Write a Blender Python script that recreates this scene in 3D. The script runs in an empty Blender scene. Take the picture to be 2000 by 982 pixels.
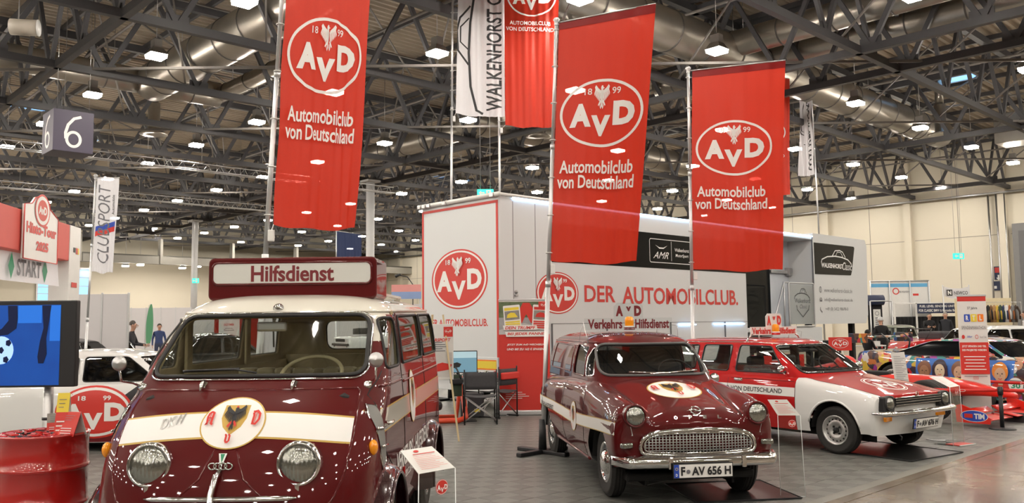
import bpy, bmesh, math, random
from mathutils import Vector, Matrix
from mathutils.bvhtree import BVHTree
rnd = random.Random(7)
PI = math.pi
# ---------------------------------------------------------------- camera, world, exposure
FPX, PITCH, ROLL, EYE = 1659.08, math.atan(139.967/1659.08), 0.0113218, 1.62
sc = bpy.context.scene
cd = bpy.data.cameras.new('camera'); cam = bpy.data.objects.new('camera', cd); sc.collection.objects.link(cam)
cd.sensor_fit = 'HORIZONTAL'; cd.sensor_width = 36.0; cd.lens = FPX/2000*36.0; cd.clip_end = 400; cd.clip_start = .05
_up0 = Vector((0, -math.sin(PITCH), math.cos(PITCH))); _fw = Vector((0, math.cos(PITCH), math.sin(PITCH))); _r0 = Vector((1, 0, 0))
_c, _s = math.cos(ROLL), math.sin(ROLL)
_R = _r0*_c - _up0*_s; _U = _r0*_s + _up0*_c
cam.matrix_world = Matrix(((_R.x, _U.x, -_fw.x, 0), (_R.y, _U.y, -_fw.y, 0), (_R.z, _U.z, -_fw.z, EYE), (0, 0, 0, 1)))
sc.camera = cam
w = bpy.data.worlds.new('world'); sc.world = w; w.use_nodes = True
w.node_tree.nodes['Background'].inputs[0].default_value = (.55, .72, 1, 1)
w.node_tree.nodes['Background'].inputs[1].default_value = .6
sc.view_settings.view_transform = 'Standard'; sc.view_settings.look = 'None'
sc.view_settings.exposure = -0.08; sc.view_settings.gamma = 1; sc.view_settings.use_curve_mapping = False
sc.cycles.use_adaptive_sampling = True; sc.cycles.adaptive_threshold = .03
sc.cycles.max_bounces = 8; sc.cycles.diffuse_bounces = 3; sc.cycles.glossy_bounces = 4; sc.cycles.transmission_bounces = 6
sc.cycles.transparent_max_bounces = 12; sc.cycles.sample_clamp_indirect = 6; sc.cycles.caustics_reflective = False; sc.cycles.caustics_refractive = False
sc.cycles.use_denoising = True
LAMP = 196.0
TH = .759433           # direction of the hall's long axis
HA = Vector((-math.sin(TH), math.cos(TH), 0)); HB = Vector((math.cos(TH), math.sin(TH), 0))
HALLM = Matrix(((HB.x, HA.x, 0, 0), (HB.y, HA.y, 0, 0), (0, 0, 1, 0), (0, 0, 0, 1)))   # local x = along hall B, local y = A

def ray(px, py):
    dx, dy = px-1000, 491-py
    return (_fw*FPX + _R*dx + _U*dy)/FPX
def atz(px, py, z=0):
    d = ray(px, py); t = (z-EYE)/d.z; return Vector((0, 0, EYE)) + d*t
def aty(px, py, Y):
    d = ray(px, py); return Vector((0, 0, EYE)) + d*(Y/d.y)

# ---------------------------------------------------------------- materials
MATS = {}
def mat(name, col=(.5, .5, .5), rough=.5, metal=0, coat=0, emit=None, es=1, trans=0, alpha=1, noise=.06, nscale=6, bump=0, spec=.5, sheen=0):
    if name in MATS: return MATS[name]
    m = bpy.data.materials.new(name); m.use_nodes = True; nt = m.node_tree; N = nt.nodes; L = nt.links
    b = N['Principled BSDF']
    b.inputs['Base Color'].default_value = (*col, 1); b.inputs['Roughness'].default_value = rough; b.inputs['Metallic'].default_value = metal
    b.inputs['Coat Weight'].default_value = coat; b.inputs['Coat Roughness'].default_value = .03
    b.inputs['Transmission Weight'].default_value = trans; b.inputs['Alpha'].default_value = alpha
    b.inputs['Specular IOR Level'].default_value = spec
    if emit: b.inputs['Emission Color'].default_value = (*emit, 1); b.inputs['Emission Strength'].default_value = es
    if noise or bump:
        tc = N.new('ShaderNodeTexCoord'); ns = N.new('ShaderNodeTexNoise'); ns.inputs['Scale'].default_value = nscale; ns.inputs['Detail'].default_value = 4
        L.new(tc.outputs['Object'], ns.inputs['Vector'])
        if noise:
            mx = N.new('ShaderNodeMix'); mx.data_type = 'RGBA'; mx.blend_type = 'MIX'
            mx.inputs[6].default_value = tuple(max(0, c*(1-noise)) for c in col)+(1,); mx.inputs[7].default_value = tuple(min(1, c*(1+noise)) for c in col)+(1,)
            L.new(ns.outputs['Fac'], mx.inputs[0]); L.new(mx.outputs[2], b.inputs['Base Color'])
        if bump:
            bp = N.new('ShaderNodeBump'); bp.inputs['Strength'].default_value = bump; bp.inputs['Distance'].default_value = .01
            L.new(ns.outputs['Fac'], bp.inputs['Height']); L.new(bp.outputs[0], b.inputs['Normal'])
    MATS[name] = m; return m
def glassmat(name, tint=(.9, .93, .92), op=.12, rough=.02):
    # thin pane: mostly transparent, mirror-like at grazing angles
    if name in MATS: return MATS[name]
    m = bpy.data.materials.new(name); m.use_nodes = True; nt = m.node_tree; N = nt.nodes; L = nt.links
    N.remove(N['Principled BSDF']); out = N['Material Output']
    t = N.new('ShaderNodeBsdfTransparent'); t.inputs[0].default_value = (*tint, 1)
    g = N.new('ShaderNodeBsdfGlossy'); g.inputs['Roughness'].default_value = rough
    f = N.new('ShaderNodeFresnel'); f.inputs[0].default_value = 1.5
    ge = N.new('ShaderNodeNewGeometry'); io = N.new('ShaderNodeMapRange'); io.inputs[3].default_value = 1.5; io.inputs[4].default_value = 1/1.5
    L.new(ge.outputs['Backfacing'], io.inputs[0]); L.new(io.outputs[0], f.inputs[0])
    a = N.new('ShaderNodeMath'); a.operation = 'ADD'; a.inputs[1].default_value = op-.04; a.use_clamp = True
    mx = N.new('ShaderNodeMixShader'); L.new(f.outputs[0], a.inputs[0]); L.new(a.outputs[0], mx.inputs[0])
    L.new(t.outputs[0], mx.inputs[1]); L.new(g.outputs[0], mx.inputs[2]); L.new(mx.outputs[0], out.inputs[0])
    MATS[name] = m; return m
def fabricmat(name, col, transl=.45, transp=.06):
    if name in MATS: return MATS[name]
    m = bpy.data.materials.new(name); m.use_nodes = True; nt = m.node_tree; N = nt.nodes; L = nt.links
    N.remove(N['Principled BSDF']); out = N['Material Output']
    tc = N.new('ShaderNodeTexCoord'); wv = N.new('ShaderNodeTexNoise'); wv.inputs['Scale'].default_value = 90; L.new(tc.outputs['Object'], wv.inputs['Vector'])
    cm = N.new('ShaderNodeMix'); cm.data_type = 'RGBA'; cm.inputs[6].default_value = tuple(c*.93 for c in col)+(1,); cm.inputs[7].default_value = tuple(min(1, c*1.05) for c in col)+(1,)
    L.new(wv.outputs['Fac'], cm.inputs[0])
    d = N.new('ShaderNodeBsdfDiffuse'); L.new(cm.outputs[2], d.inputs[0]); t = N.new('ShaderNodeBsdfTranslucent'); L.new(cm.outputs[2], t.inputs[0])
    m1 = N.new('ShaderNodeMixShader'); m1.inputs[0].default_value = transl; L.new(d.outputs[0], m1.inputs[1]); L.new(t.outputs[0], m1.inputs[2])
    g = N.new('ShaderNodeBsdfGlossy'); g.inputs['Roughness'].default_value = .45
    m0 = N.new('ShaderNodeMixShader'); m0.inputs[0].default_value = .03; L.new(m1.outputs[0], m0.inputs[1]); L.new(g.outputs[0], m0.inputs[2])
    tr = N.new('ShaderNodeBsdfTransparent'); tr.inputs[0].default_value = tuple(min(1, c*.8+.25) for c in col)+(1,)
    m2 = N.new('ShaderNodeMixShader'); m2.inputs[0].default_value = transp; L.new(m0.outputs[0], m2.inputs[1]); L.new(tr.outputs[0], m2.inputs[2]); L.new(m2.outputs[0], out.inputs[0])
    MATS[name] = m; return m

white = mat('white_paint', (.72, .72, .70), .35)
print_white = mat('white_print', (.80, .80, .78), .5, noise=.02)
print_red = mat('red_print', (.60, .035, .025), .45, noise=.03)
print_black = mat('black_print', (.015, .015, .018), .5, noise=.02)
print_maroon = mat('maroon_print', (.16, .01, .015), .45, noise=.02)
print_gold = mat('gold_print', (.55, .36, .08), .4, noise=.05)
print_blue = mat('blue_print', (.02, .07, .45), .45, noise=.02)
print_yellow = mat('yellow_print', (.8, .62, .05), .5, noise=.02)
print_green = mat('green_print', (.02, .25, .12), .5, noise=.02)
print_grey = mat('grey_print', (.16, .16, .18), .5, noise=.02)
maroon = mat('maroon_lacquer', (.088, .0035, .0045), .4, spec=.10, coat=1, noise=.03, nscale=2)
red_lac = mat('red_lacquer', (.46, .009, .010), .4, spec=.10, coat=1, noise=.03, nscale=2)
white_lac = mat('white_lacquer', (.74, .75, .74), .4, spec=.15, coat=1, noise=.02, nscale=2)
cream_lac = mat('cream_lacquer', (.66, .64, .56), .4, spec=.25, coat=1, noise=.02, nscale=2)
black_lac = mat('black_lacquer', (.008, .008, .009), .2, coat=1, noise=.05)
dark_red_blk = mat('dark_fender_lacquer', (.03, .006, .008), .2, coat=1, noise=.05)
chrome = mat('chrome', (.78, .78, .78), .09, 1, noise=.02)
steel = mat('brushed_steel', (.52, .52, .52), .35, 1, noise=.06, nscale=20)
alu = mat('aluminium_pole', (.60, .61, .62), .38, .7, noise=.05, nscale=12)
rubber = mat('black_rubber', (.012, .012, .012), .6, noise=.2, nscale=20)
tyre_m = mat('tyre_rubber', (.018, .017, .016), .72, noise=.25, nscale=30, bump=.2)
lenslight = None
blackp = mat('black_plastic', (.014, .014, .016), .45, noise=.1)
darkm = mat('dark_underbody', (.008, .008, .008), .8, noise=.2)
beige = mat('beige_interior', (.42, .34, .19), .6, noise=.08, nscale=8)
beige_seat = mat('beige_leather', (.42, .36, .22), .5, noise=.08)
tealtrim = mat('teal_grey_interior', (.10, .15, .15), .6, noise=.06)
greyfab = mat('dark_grey_fabric', (.05, .05, .055), .85, noise=.15, nscale=30)
amber = mat('amber_lens', (.85, .30, .01), .12, coat=1, noise=.15, nscale=40, emit=(1, .3, .0), es=.05)
lensglass = mat('headlight_glass', (.30, .31, .28), .16, metal=.85, coat=1, noise=.35, nscale=9)
_n, _l = lensglass.node_tree.nodes, lensglass.node_tree.links
_w = _n.new('ShaderNodeTexWave'); _w.wave_type = 'BANDS'; _w.bands_direction = 'X'; _w.inputs['Scale'].default_value = 14; _t = _n.new('ShaderNodeTexCoord'); _l.new(_t.outputs['Object'], _w.inputs[0])
_b = _n.new('ShaderNodeBump'); _b.inputs['Strength'].default_value = .5; _b.inputs['Distance'].default_value = .004; _l.new(_w.outputs['Fac'], _b.inputs['Height']); _l.new(_b.outputs[0], _n['Principled BSDF'].inputs['Normal'])
silverp = mat('silver_wheel_paint', (.48, .48, .47), .32, .6, noise=.05)
carglass = glassmat('car_glass', (.80, .84, .82), .10)
darkglass = glassmat('tinted_glass', (.10, .11, .11), .12)
acrylic = glassmat('acrylic_sheet', (.95, .97, .97), .045)
blackglass = mat('black_glass', (.006, .007, .008), .08, coat=0, spec=.14, noise=.05)
skin = mat('skin', (.52, .29, .20), .55, noise=.08, nscale=12)

# ---------------------------------------------------------------- mesh builder
class MB:
    def __init__(s): s.v = []; s.f = []; s.m = []; s.s = []
    def add(s, vs, fs, m=0, smooth=False, M=None):
        o = len(s.v)
        s.v += [tuple(M @ Vector(p)) if M else tuple(p) for p in vs]
        for f in fs: s.f.append(tuple(i+o for i in f)); s.m.append(m); s.s.append(smooth)
        return s
    def box(s, x0, x1, y0, y1, z0, z1, m=0, M=None):
        v = [(x, y, z) for x in (x0, x1) for y in (y0, y1) for z in (z0, z1)]
        return s.add(v, [(0, 1, 3, 2), (4, 6, 7, 5), (0, 4, 5, 1), (2, 3, 7, 6), (0, 2, 6, 4), (1, 5, 7, 3)], m, False, M)
    def bbox(s, x0, x1, y0, y1, z0, z1, b=.01, m=0, M=None):
        # box with chamfered edges
        bm = bmesh.new(); bmesh.ops.create_cube(bm, size=1)
        for v in bm.verts: v.co = Vector(((x0+x1)/2+v.co.x*(x1-x0), (y0+y1)/2+v.co.y*(y1-y0), (z0+z1)/2+v.co.z*(z1-z0)))
        bmesh.ops.bevel(bm, geom=bm.edges[:], offset=b, segments=2, affect='EDGES', profile=.5)
        bm.verts.index_update(); s.add([v.co[:] for v in bm.verts], [[v.index for v in f.verts] for f in bm.faces], m, False, M); bm.free(); return s
    def tube(s, pts, r, n=8, m=0, closed=False, M=None, smooth=True, flat=1):
        pts = [Vector(p) for p in pts]; K = len(pts); rs = r if isinstance(r, (list, tuple)) else [r]*K
        vs = []; fs = []; prev = None
        for i, p in enumerate(pts):
            a = pts[(i-1) % K] if (closed or i > 0) else p; b = pts[(i+1) % K] if (closed or i < K-1) else p
            t = (b-a)
            if t.length < 1e-9: t = Vector((0, 0, 1))
            t.normalize()
            if prev is None:
                u = t.orthogonal().normalized() if abs(t.z) > .98 else t.cross(Vector((0, 0, 1))).normalized()
            else:
                u = (prev - t*prev.dot(t))
                u = u.normalized() if u.length > 1e-6 else t.orthogonal().normalized()
            prev = u; q = t.cross(u)
            for k in range(n):
                an = 2*PI*k/n; vs.append(p + u*math.cos(an)*rs[i] + q*math.sin(an)*rs[i]*flat)
        for i in range(K if closed else K-1):
            for k in range(n):
                a0 = i*n+k; a1 = i*n+(k+1) % n; b0 = ((i+1) % K)*n+k; b1 = ((i+1) % K)*n+(k+1) % n
                fs.append((a0, a1, b1, b0))
        if not closed: fs += [tuple(range(n))[::-1], tuple(range((K-1)*n, K*n))]
        return s.add(vs, fs, m, smooth, M)
    def cyl(s, p0, p1, r0, r1=None, n=16, m=0, M=None, smooth=True):
        r1 = r0 if r1 is None else r1; return s.tube([p0, p1], [r0, r1], n, m, False, M, smooth)
    def lathe(s, prof, n=24, m=0, M=None, smooth=True, ms=None):
        vs = []; fs = []; K = len(prof)
        for r, h in prof:
            for k in range(n): vs.append((r*math.cos(2*PI*k/n), r*math.sin(2*PI*k/n), h))
        o = len(s.v); s.add(vs, [], m, smooth, M)
        for i in range(K-1):
            mm = ms[i] if ms else m
            for k in range(n):
                s.f.append((o+i*n+k, o+i*n+(k+1) % n, o+(i+1)*n+(k+1) % n, o+(i+1)*n+k)); s.m.append(mm); s.s.append(smooth)
        return s
    def grid(s, fn, nu, nv, m=0, smooth=True, M=None):
        vs = [fn(i/nu, j/nv) for i in range(nu+1) for j in range(nv+1)]
        fs = [(i*(nv+1)+j, (i+1)*(nv+1)+j, (i+1)*(nv+1)+j+1, i*(nv+1)+j+1) for i in range(nu) for j in range(nv)]
        return s.add(vs, fs, m, smooth, M)
    def prism(s, poly, d0, d1, M=None, m=0):
        n = len(poly); vs = [(x, y, d0) for x, y in poly]+[(x, y, d1) for x, y in poly]
        return s.add(vs, [tuple(range(n))[::-1], tuple(range(n, 2*n))]+[(i, (i+1) % n, n+(i+1) % n, n+i) for i in range(n)], m, False, M)
    def ball(s, c, r, m=0, M=None, nu=12, nv=8):
        r = r if isinstance(r, (tuple, list)) else (r, r, r)
        return s.grid(lambda u, v: (c[0]+r[0]*math.sin(PI*v)*math.cos(2*PI*u), c[1]+r[1]*math.sin(PI*v)*math.sin(2*PI*u), c[2]+r[2]*math.cos(PI*v)), nu, nv, m, True, M)
    def mesh(s, name, mats):
        me = bpy.data.meshes.new(name); me.from_pydata(s.v, [], s.f)
        for mt in (mats if isinstance(mats, (list, tuple)) else [mats]): me.materials.append(mt)
        me.polygons.foreach_set('material_index', s.m); me.polygons.foreach_set('use_smooth', s.s); me.update(); return me
    def build(s, name, mats, parent=None, M=None):
        return link(name, s.mesh(name, mats), parent, M)
def link(name, me, parent=None, M=None):
    o = bpy.data.objects.new(name, me); sc.collection.objects.link(o)
    if parent: o.parent = parent
    if M is not None: o.matrix_local = M
    return o
def thing(name, label, cat, M=None, group=None, kind=None):
    o = bpy.data.objects.new(name, None); sc.collection.objects.link(o); o.empty_display_size = .1
    if M is not None: o.matrix_world = M
    tag(o, label, cat, group, kind); return o
def tag(o, label=None, cat=None, group=None, kind=None):
    if label: o['label'] = label
    if cat: o['category'] = cat
    if group: o['group'] = group
    if kind: o['kind'] = kind
    return o
def duptree(o, M=None, label=None, parent=None):
    c = o.copy(); sc.collection.objects.link(c)
    if parent: c.parent = parent
    for ch in list(o.children): duptree(ch, None, None, c)
    if M is not None: c.matrix_world = M
    if label: c['label'] = label
    return c
def T(x=0, y=0, z=0): return Matrix.Translation((x, y, z))
def Rz(a): return Matrix.Rotation(a, 4, 'Z')
def Rx(a): return Matrix.Rotation(a, 4, 'X')
def Ry(a): return Matrix.Rotation(a, 4, 'Y')
def S(x, y, z): return Matrix.Diagonal((x, y, z, 1))
def fr(o, x, y):
    x = Vector(x).normalized(); z = x.cross(Vector(y)).normalized(); y = z.cross(x); o = Vector(o)
    return Matrix(((x.x, y.x, z.x, o.x), (x.y, y.y, z.y, o.y), (x.z, y.z, z.z, o.z), (0, 0, 0, 1)))
UPY = Matrix(((1, 0, 0, 0), (0, 0, -1, 0), (0, 1, 0, 0), (0, 0, 0, 1)))   # art plane: x right, y up, faces -Y

# ---------------------------------------------------------------- flat print (art) helpers
_tc = {}
def textgeo(t, bold=0, shear=0, space=1):
    k = (t, bold, shear, space)
    if k in _tc: return _tc[k]
    cu = bpy.data.curves.new('t', 'FONT'); cu.body = t; cu.offset = bold; cu.shear = shear; cu.space_character = space; cu.resolution_u = 3
    o = bpy.data.objects.new('t', cu); sc.collection.objects.link(o)
    dg = bpy.context.evaluated_depsgraph_get(); me = bpy.data.meshes.new_from_object(o.evaluated_get(dg)); q_ = bmesh.new(); q_.from_mesh(me); bmesh.ops.triangulate(q_, faces=q_.faces[:]); q_.to_mesh(me); q_.free()
    v = [(p.co.x, p.co.y) for p in me.vertices]; f = [tuple(q.vertices) for q in me.polygons]
    bpy.data.objects.remove(o); bpy.data.curves.remove(cu); bpy.data.meshes.remove(me)
    _tc[k] = (v, f); return _tc[k]
def ell(cx, cy, rx, ry, n=40, a0=0, a1=2*PI):
    full = abs(a1-a0-2*PI) < 1e-6
    return [(cx+rx*math.cos(a0+(a1-a0)*i/(n if full else n-1)), cy+ry*math.sin(a0+(a1-a0)*i/(n if full else n-1))) for i in range(n)]
def rrect(x0, x1, y0, y1, r, n=5):
    o = []
    for cx, cy, a in ((x1-r, y1-r, 0), (x0+r, y1-r, PI/2), (x0+r, y0+r, PI), (x1-r, y0+r, 1.5*PI)):
        o += [(cx+r*math.cos(a+PI/2*i/n), cy+r*math.sin(a+PI/2*i/n)) for i in range(n+1)]
    return o
def finer(v, f, step):
    """triangulate and split until no edge is longer than step"""
    from mathutils.geometry import tessellate_polygon
    vs = [tuple(p) for p in v]; mid = {}; out = []; st = []
    for q in f:
        if len(q) == 3: st.append(tuple(q))
        elif len(q) == 4: st += [(q[0], q[1], q[2]), (q[0], q[2], q[3])]
        else:
            for t in tessellate_polygon([[Vector((vs[i][0], vs[i][1], 0)) for i in q]]): st.append(tuple(q[i] for i in t))
    while st:
        a, b, c = st.pop(); L = [((vs[p][0]-vs[q][0])**2+(vs[p][1]-vs[q][1])**2, p, q, r) for p, q, r in ((a, b, c), (b, c, a), (c, a, b))]
        d, p, q, r = max(L)
        if d > step*step:
            k = (min(p, q), max(p, q))
            if k not in mid: mid[k] = len(vs); vs.append(((vs[p][0]+vs[q][0])/2, (vs[p][1]+vs[q][1])/2))
            m = mid[k]; st += [(p, m, r), (m, q, r)]
        else: out.append((a, b, c))
    return vs, out
class Art:
    def __init__(s): s.L = []
    def poly(s, pts, m): s.L.append(([tuple(p) for p in pts], [tuple(range(len(pts)))], m)); return s
    def rect(s, x0, x1, y0, y1, m): return s.poly([(x0, y0), (x1, y0), (x1, y1), (x0, y1)], m)
    def ellipse(s, cx, cy, rx, ry, m, n=40): return s.poly(ell(cx, cy, rx, ry, n), m)
    def ring(s, cx, cy, rx, ry, w, m, n=40, a0=0, a1=2*PI):
        o = ell(cx, cy, rx, ry, n, a0, a1); i = ell(cx, cy, rx-w, ry-w, n, a0, a1); full = abs(a1-a0-2*PI) < 1e-6
        s.L.append((o+i, [(k, (k+1) % n, n+(k+1) % n, n+k) for k in range(n if full else n-1)], m)); return s
    def line(s, pts, w, m, closed=False):
        pts = [Vector(p) for p in pts]; n = len(pts); vs = []; 
        for i, p in enumerate(pts):
            a = pts[(i-1) % n] if (closed or i) else p; b = pts[(i+1) % n] if (closed or i < n-1) else p
            t = (b-a).normalized(); q = Vector((-t.y, t.x))
            vs += [tuple(p+q*w/2), tuple(p-q*w/2)]
        s.L.append((vs, [(2*i, 2*((i+1) % n), 2*((i+1) % n)+1, 2*i+1) for i in range(n if closed else n-1)], m)); return s
    def text(s, t, x0, x1, y0, y1, m, bold=.02, shear=0, space=1, rot=0):
        v, f = textgeo(t, bold, shear, space)
        if not v: return s
        ax, bx = min(p[0] for p in v), max(p[0] for p in v); ay, by = min(p[1] for p in v), max(p[1] for p in v)
        if y1 is None: y1 = y0+(x1-x0)*(by-ay)/(bx-ax)
        if x1 is None: x1 = x0+(y1-y0)*(bx-ax)/(by-ay)
        q = [(x0+(p[0]-ax)/(bx-ax)*(x1-x0), y0+(p[1]-ay)/(by-ay)*(y1-y0)) for p in v]
        if rot:
            cx, cy = (x0+x1)/2, (y0+y1)/2; c, sn = math.cos(rot), math.sin(rot)
            q = [(cx+(x-cx)*c-(y-cy)*sn, cy+(x-cx)*sn+(y-cy)*c) for x, y in q]
        s.L.append((q, f, m)); return s
    def art(s, o, cx=0, cy=0, sx=1, sy=None, rot=0):
        sy = sx if sy is None else sy; c, sn = math.cos(rot), math.sin(rot)
        for v, f, m in o.L:
            s.L.append(([(cx+x*sx*c-y*sy*sn, cy+x*sx*sn+y*sy*c) for x, y in v], f, m))
        return s
    def put(s, name, parent, mp=None, step=None, dz=.0012, M=None, thick=0):
        """lay the print on a surface: mp(x, y, h) -> local 3D point; default the x/z plane facing -y"""
        if mp is None: mp = lambda x, y, h: (x, -h, y)
        mats = []; b = MB(); li = 0
        for v, f, m in s.L:
            if m not in mats: mats.append(m)
            li += 1
            if step:
                v2, f2 = finer(v, f, step)
            else: v2, f2 = v, f
            pts = [mp(x, y, dz*li) for x, y in v2]
            ok = [p is not None for p in pts]
            f2 = [q for q in f2 if all(ok[i] for i in q)]
            b.add([p if p is not None else (0, 0, 0) for p in pts], f2, mats.index(m), bool(step))
        return b.build(name, mats, parent, M)
def eagle(m, mc=None):
    """heraldic eagle in the box -1..1"""
    a = Art()
    a.poly([(-.16, .55), (-.2, .1), (-.12, -.45), (0, -.6), (.12, -.45), (.2, .1), (.16, .55)], m)
    a.poly([(-.12, .5), (-.16, .8), (-.05, .95), (.1, .93), (.14, .8), (.32, .74), (.14, .68), (.12, .5)][::-1], m)
    for sx in (-1, 1):
        for k in range(6):
            t = k/5; x0 = .15+.62*t; y0 = .35+.38*t-.1*t*t
            x1 = .28+.66*t; y1 = -.35+.55*t; wd = .065
            pts = [(x0-wd, y0+.06), (x0+wd, y0+.06), (x1+wd*.9, y1+.1), (x1+.01, y1-.1), (x1-wd*.8, y1+.08)]
            a.poly([(sx*x, y) for x, y in (pts if sx < 0 else pts[::-1])], m)
        arm = [(.1, .25), (.12, .5), (.5, .72), (.8, .98), (.95, .82), (.85, .55), (.5, .42)]
        a.poly([(sx*x, y) for x, y in (arm if sx > 0 else arm[::-1])], m)
        leg = [(.08, -.3), (.2, -.25), (.42, -.55), (.5, -.72), (.36, -.66), (.3, -.8), (.24, -.62), (.1, -.42)]
        a.poly([(sx*x, y) for x, y in (leg if sx > 0 else leg[::-1])], mc or m)
        tl = [(0, -.5), (.1, -.5), (.22, -.85), (.12, -1), (0, -.75)]
        a.poly([(sx*x, y) for x, y in (tl if sx < 0 else tl[::-1])], m)
    return a
def avd(disc=True, fg=None, bg=None, ringw=.045, years=True, border=None):
    """round club logo, centre 0, radius 1"""
    fg = fg or print_white; bg = bg or print_red; a = Art()
    if disc: a.ellipse(0, 0, 1, 1, bg, 56)
    a.ring(0, 0, .95, .95, ringw*1.3, fg, 56)
    a.text('A', -.80, -.25, -.40, .30, fg, .05); a.text('V', -.25, .25, -.68, -.06, fg, .05); a.text('D', .30, .80, -.36, .32, fg, .05)
    if years:
        a.text('18', -.47, -.30, .50, .67, fg, .02); a.text('99', .24, .43, .50, .68, fg, .02)
        a.art(eagle(fg), -.03, .42, .20, .33)
    return a
# ================================================================ SETTING
def hall(a, b, z=0): return HA*a + HB*b + Vector((0, 0, z))
def nodes(m): return m.node_tree.nodes, m.node_tree.links
WALL_B, WALL_A = 50.8, 74.0
A0, B0, DA, DB, GAP, LZ = 16.92, 8.156, 4.974, 5.309, 2.748, 8.62
# floor
fm = mat('polished_concrete', (.17, .145, .12), .16, noise=0, spec=.6)
N, L = nodes(fm); b_ = N['Principled BSDF']; tc = N.new('ShaderNodeTexCoord')
n1 = N.new('ShaderNodeTexNoise'); n1.inputs['Scale'].default_value = .55; n1.inputs['Detail'].default_value = 9; n1.inputs['Roughness'].default_value = .65
L.new(tc.outputs['Object'], n1.inputs['Vector']); cr = N.new('ShaderNodeValToRGB'); cr.color_ramp.elements[0].position = .32; cr.color_ramp.elements[1].position = .68
cr.color_ramp.elements[0].color = (.07, .052, .042, 1); cr.color_ramp.elements[1].color = (.30, .25, .19, 1); L.new(n1.outputs['Fac'], cr.inputs[0]); L.new(cr.outputs[0], b_.inputs['Base Color'])
n2 = N.new('ShaderNodeTexNoise'); n2.inputs['Scale'].default_value = 2.5; n2.inputs['Detail'].default_value = 6; L.new(tc.outputs['Object'], n2.inputs['Vector'])
mr = N.new('ShaderNodeMapRange'); mr.inputs[3].default_value = .10; mr.inputs[4].default_value = .34; L.new(n2.outputs['Fac'], mr.inputs[0]); L.new(mr.outputs[0], b_.inputs['Roughness'])
# concrete slabs with narrow joints: one big slab piece per 6 m bay
floor = MB(); floor.box(-60, WALL_B+.3, -50, WALL_A+.3, -.3, -.024)
FL = floor.build('floor', [fm], None, HALLM); tag(FL, kind='structure')
sl = MB()
for ib in range(-10, 9):
    for ia in range(-8, 13):
        b0, a0 = 4.2+ib*6, -2.4+ia*6
        if b0 > WALL_B-.5 or a0 > WALL_A-.5: continue
        sl.box(b0+.006, min(b0+5.994, WALL_B), a0+.006, min(a0+5.994, WALL_A), -.024, -.014)
o = sl.build('concrete_slab', [fm], FL); tag(o, kind='stuff')
# ribbed plastic tile flooring of the stand: 0.38 m tiles, each four squares with ribs in turn across and along
tm = mat('ribbed_tile_plastic', (.16, .165, .16), .42, noise=0)
N, L = nodes(tm); b_ = N['Principled BSDF']; tc = N.new('ShaderNodeTexCoord')
def mth(op, a, b=None, v=None):
    n = N.new('ShaderNodeMath'); n.operation = op
    L.new(a, n.inputs[0])
    if b is not None: L.new(b, n.inputs[1])
    if v is not None: n.inputs[1].default_value = v
    return n.outputs[0]
geo = N.new('ShaderNodeNewGeometry'); mp_ = N.new('ShaderNodeMapping'); mp_.vector_type = 'POINT'; mp_.inputs['Rotation'].default_value = (0, 0, -TH); L.new(geo.outputs['Position'], mp_.inputs[0])
mp_.inputs['Location'].default_value = (0, -3.83, 0)
sp = N.new('ShaderNodeSeparateXYZ'); L.new(mp_.outputs[0], sp.inputs[0]); TS = .38
px_ = mth('FLOOR', mth('DIVIDE', sp.outputs[0], v=TS/2)); py_ = mth('FLOOR', mth('DIVIDE', sp.outputs[1], v=TS/2))
par = mth('MODULO', mth('ABSOLUTE', mth('ADD', px_, py_)), v=2)
def ribs(c): return mth('GREATER_THAN', mth('FRACT', mth('DIVIDE', c, v=.0146)), v=.52)
rx, ry = ribs(sp.outputs[0]), ribs(sp.outputs[1])
mixf = N.new('ShaderNodeMix'); mixf.data_type = 'FLOAT'; L.new(par, mixf.inputs[0]); L.new(rx, mixf.inputs[2]); L.new(ry, mixf.inputs[3])
cm = N.new('ShaderNodeMix'); cm.data_type = 'RGBA'; cm.inputs[6].default_value = (.075, .078, .075, 1); cm.inputs[7].default_value = (.29, .295, .27, 1); L.new(mixf.outputs[0], cm.inputs[0])
nz = N.new('ShaderNodeTexNoise'); nz.inputs['Scale'].default_value = 1.2; L.new(geo.outputs['Position'], nz.inputs['Vector'])
c2 = N.new('ShaderNodeMix'); c2.data_type = 'RGBA'; c2.blend_type = 'MULTIPLY'; c2.inputs[0].default_value = 1
parc = N.new('ShaderNodeMapRange'); parc.inputs[3].default_value = 1.0; parc.inputs[4].default_value = .68; L.new(par, parc.inputs[0])
nmul = N.new('ShaderNodeMath'); nmul.operation = 'MULTIPLY_ADD'; L.new(nz.outputs['Fac'], nmul.inputs[0]); nmul.inputs[1].default_value = .25; nmul.inputs[2].default_value = .87
pm = mth('MULTIPLY', parc.outputs[0], nmul.outputs[0]); L.new(cm.outputs[2], c2.inputs[6]); L.new(pm, c2.inputs[7]); L.new(c2.outputs[2], b_.inputs['Base Color'])
bp = N.new('ShaderNodeBump'); bp.inputs['Strength'].default_value = .5; bp.inputs['Distance'].default_value = .004; L.new(mixf.outputs[0], bp.inputs['Height']); L.new(bp.outputs[0], b_.inputs['Normal'])
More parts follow.
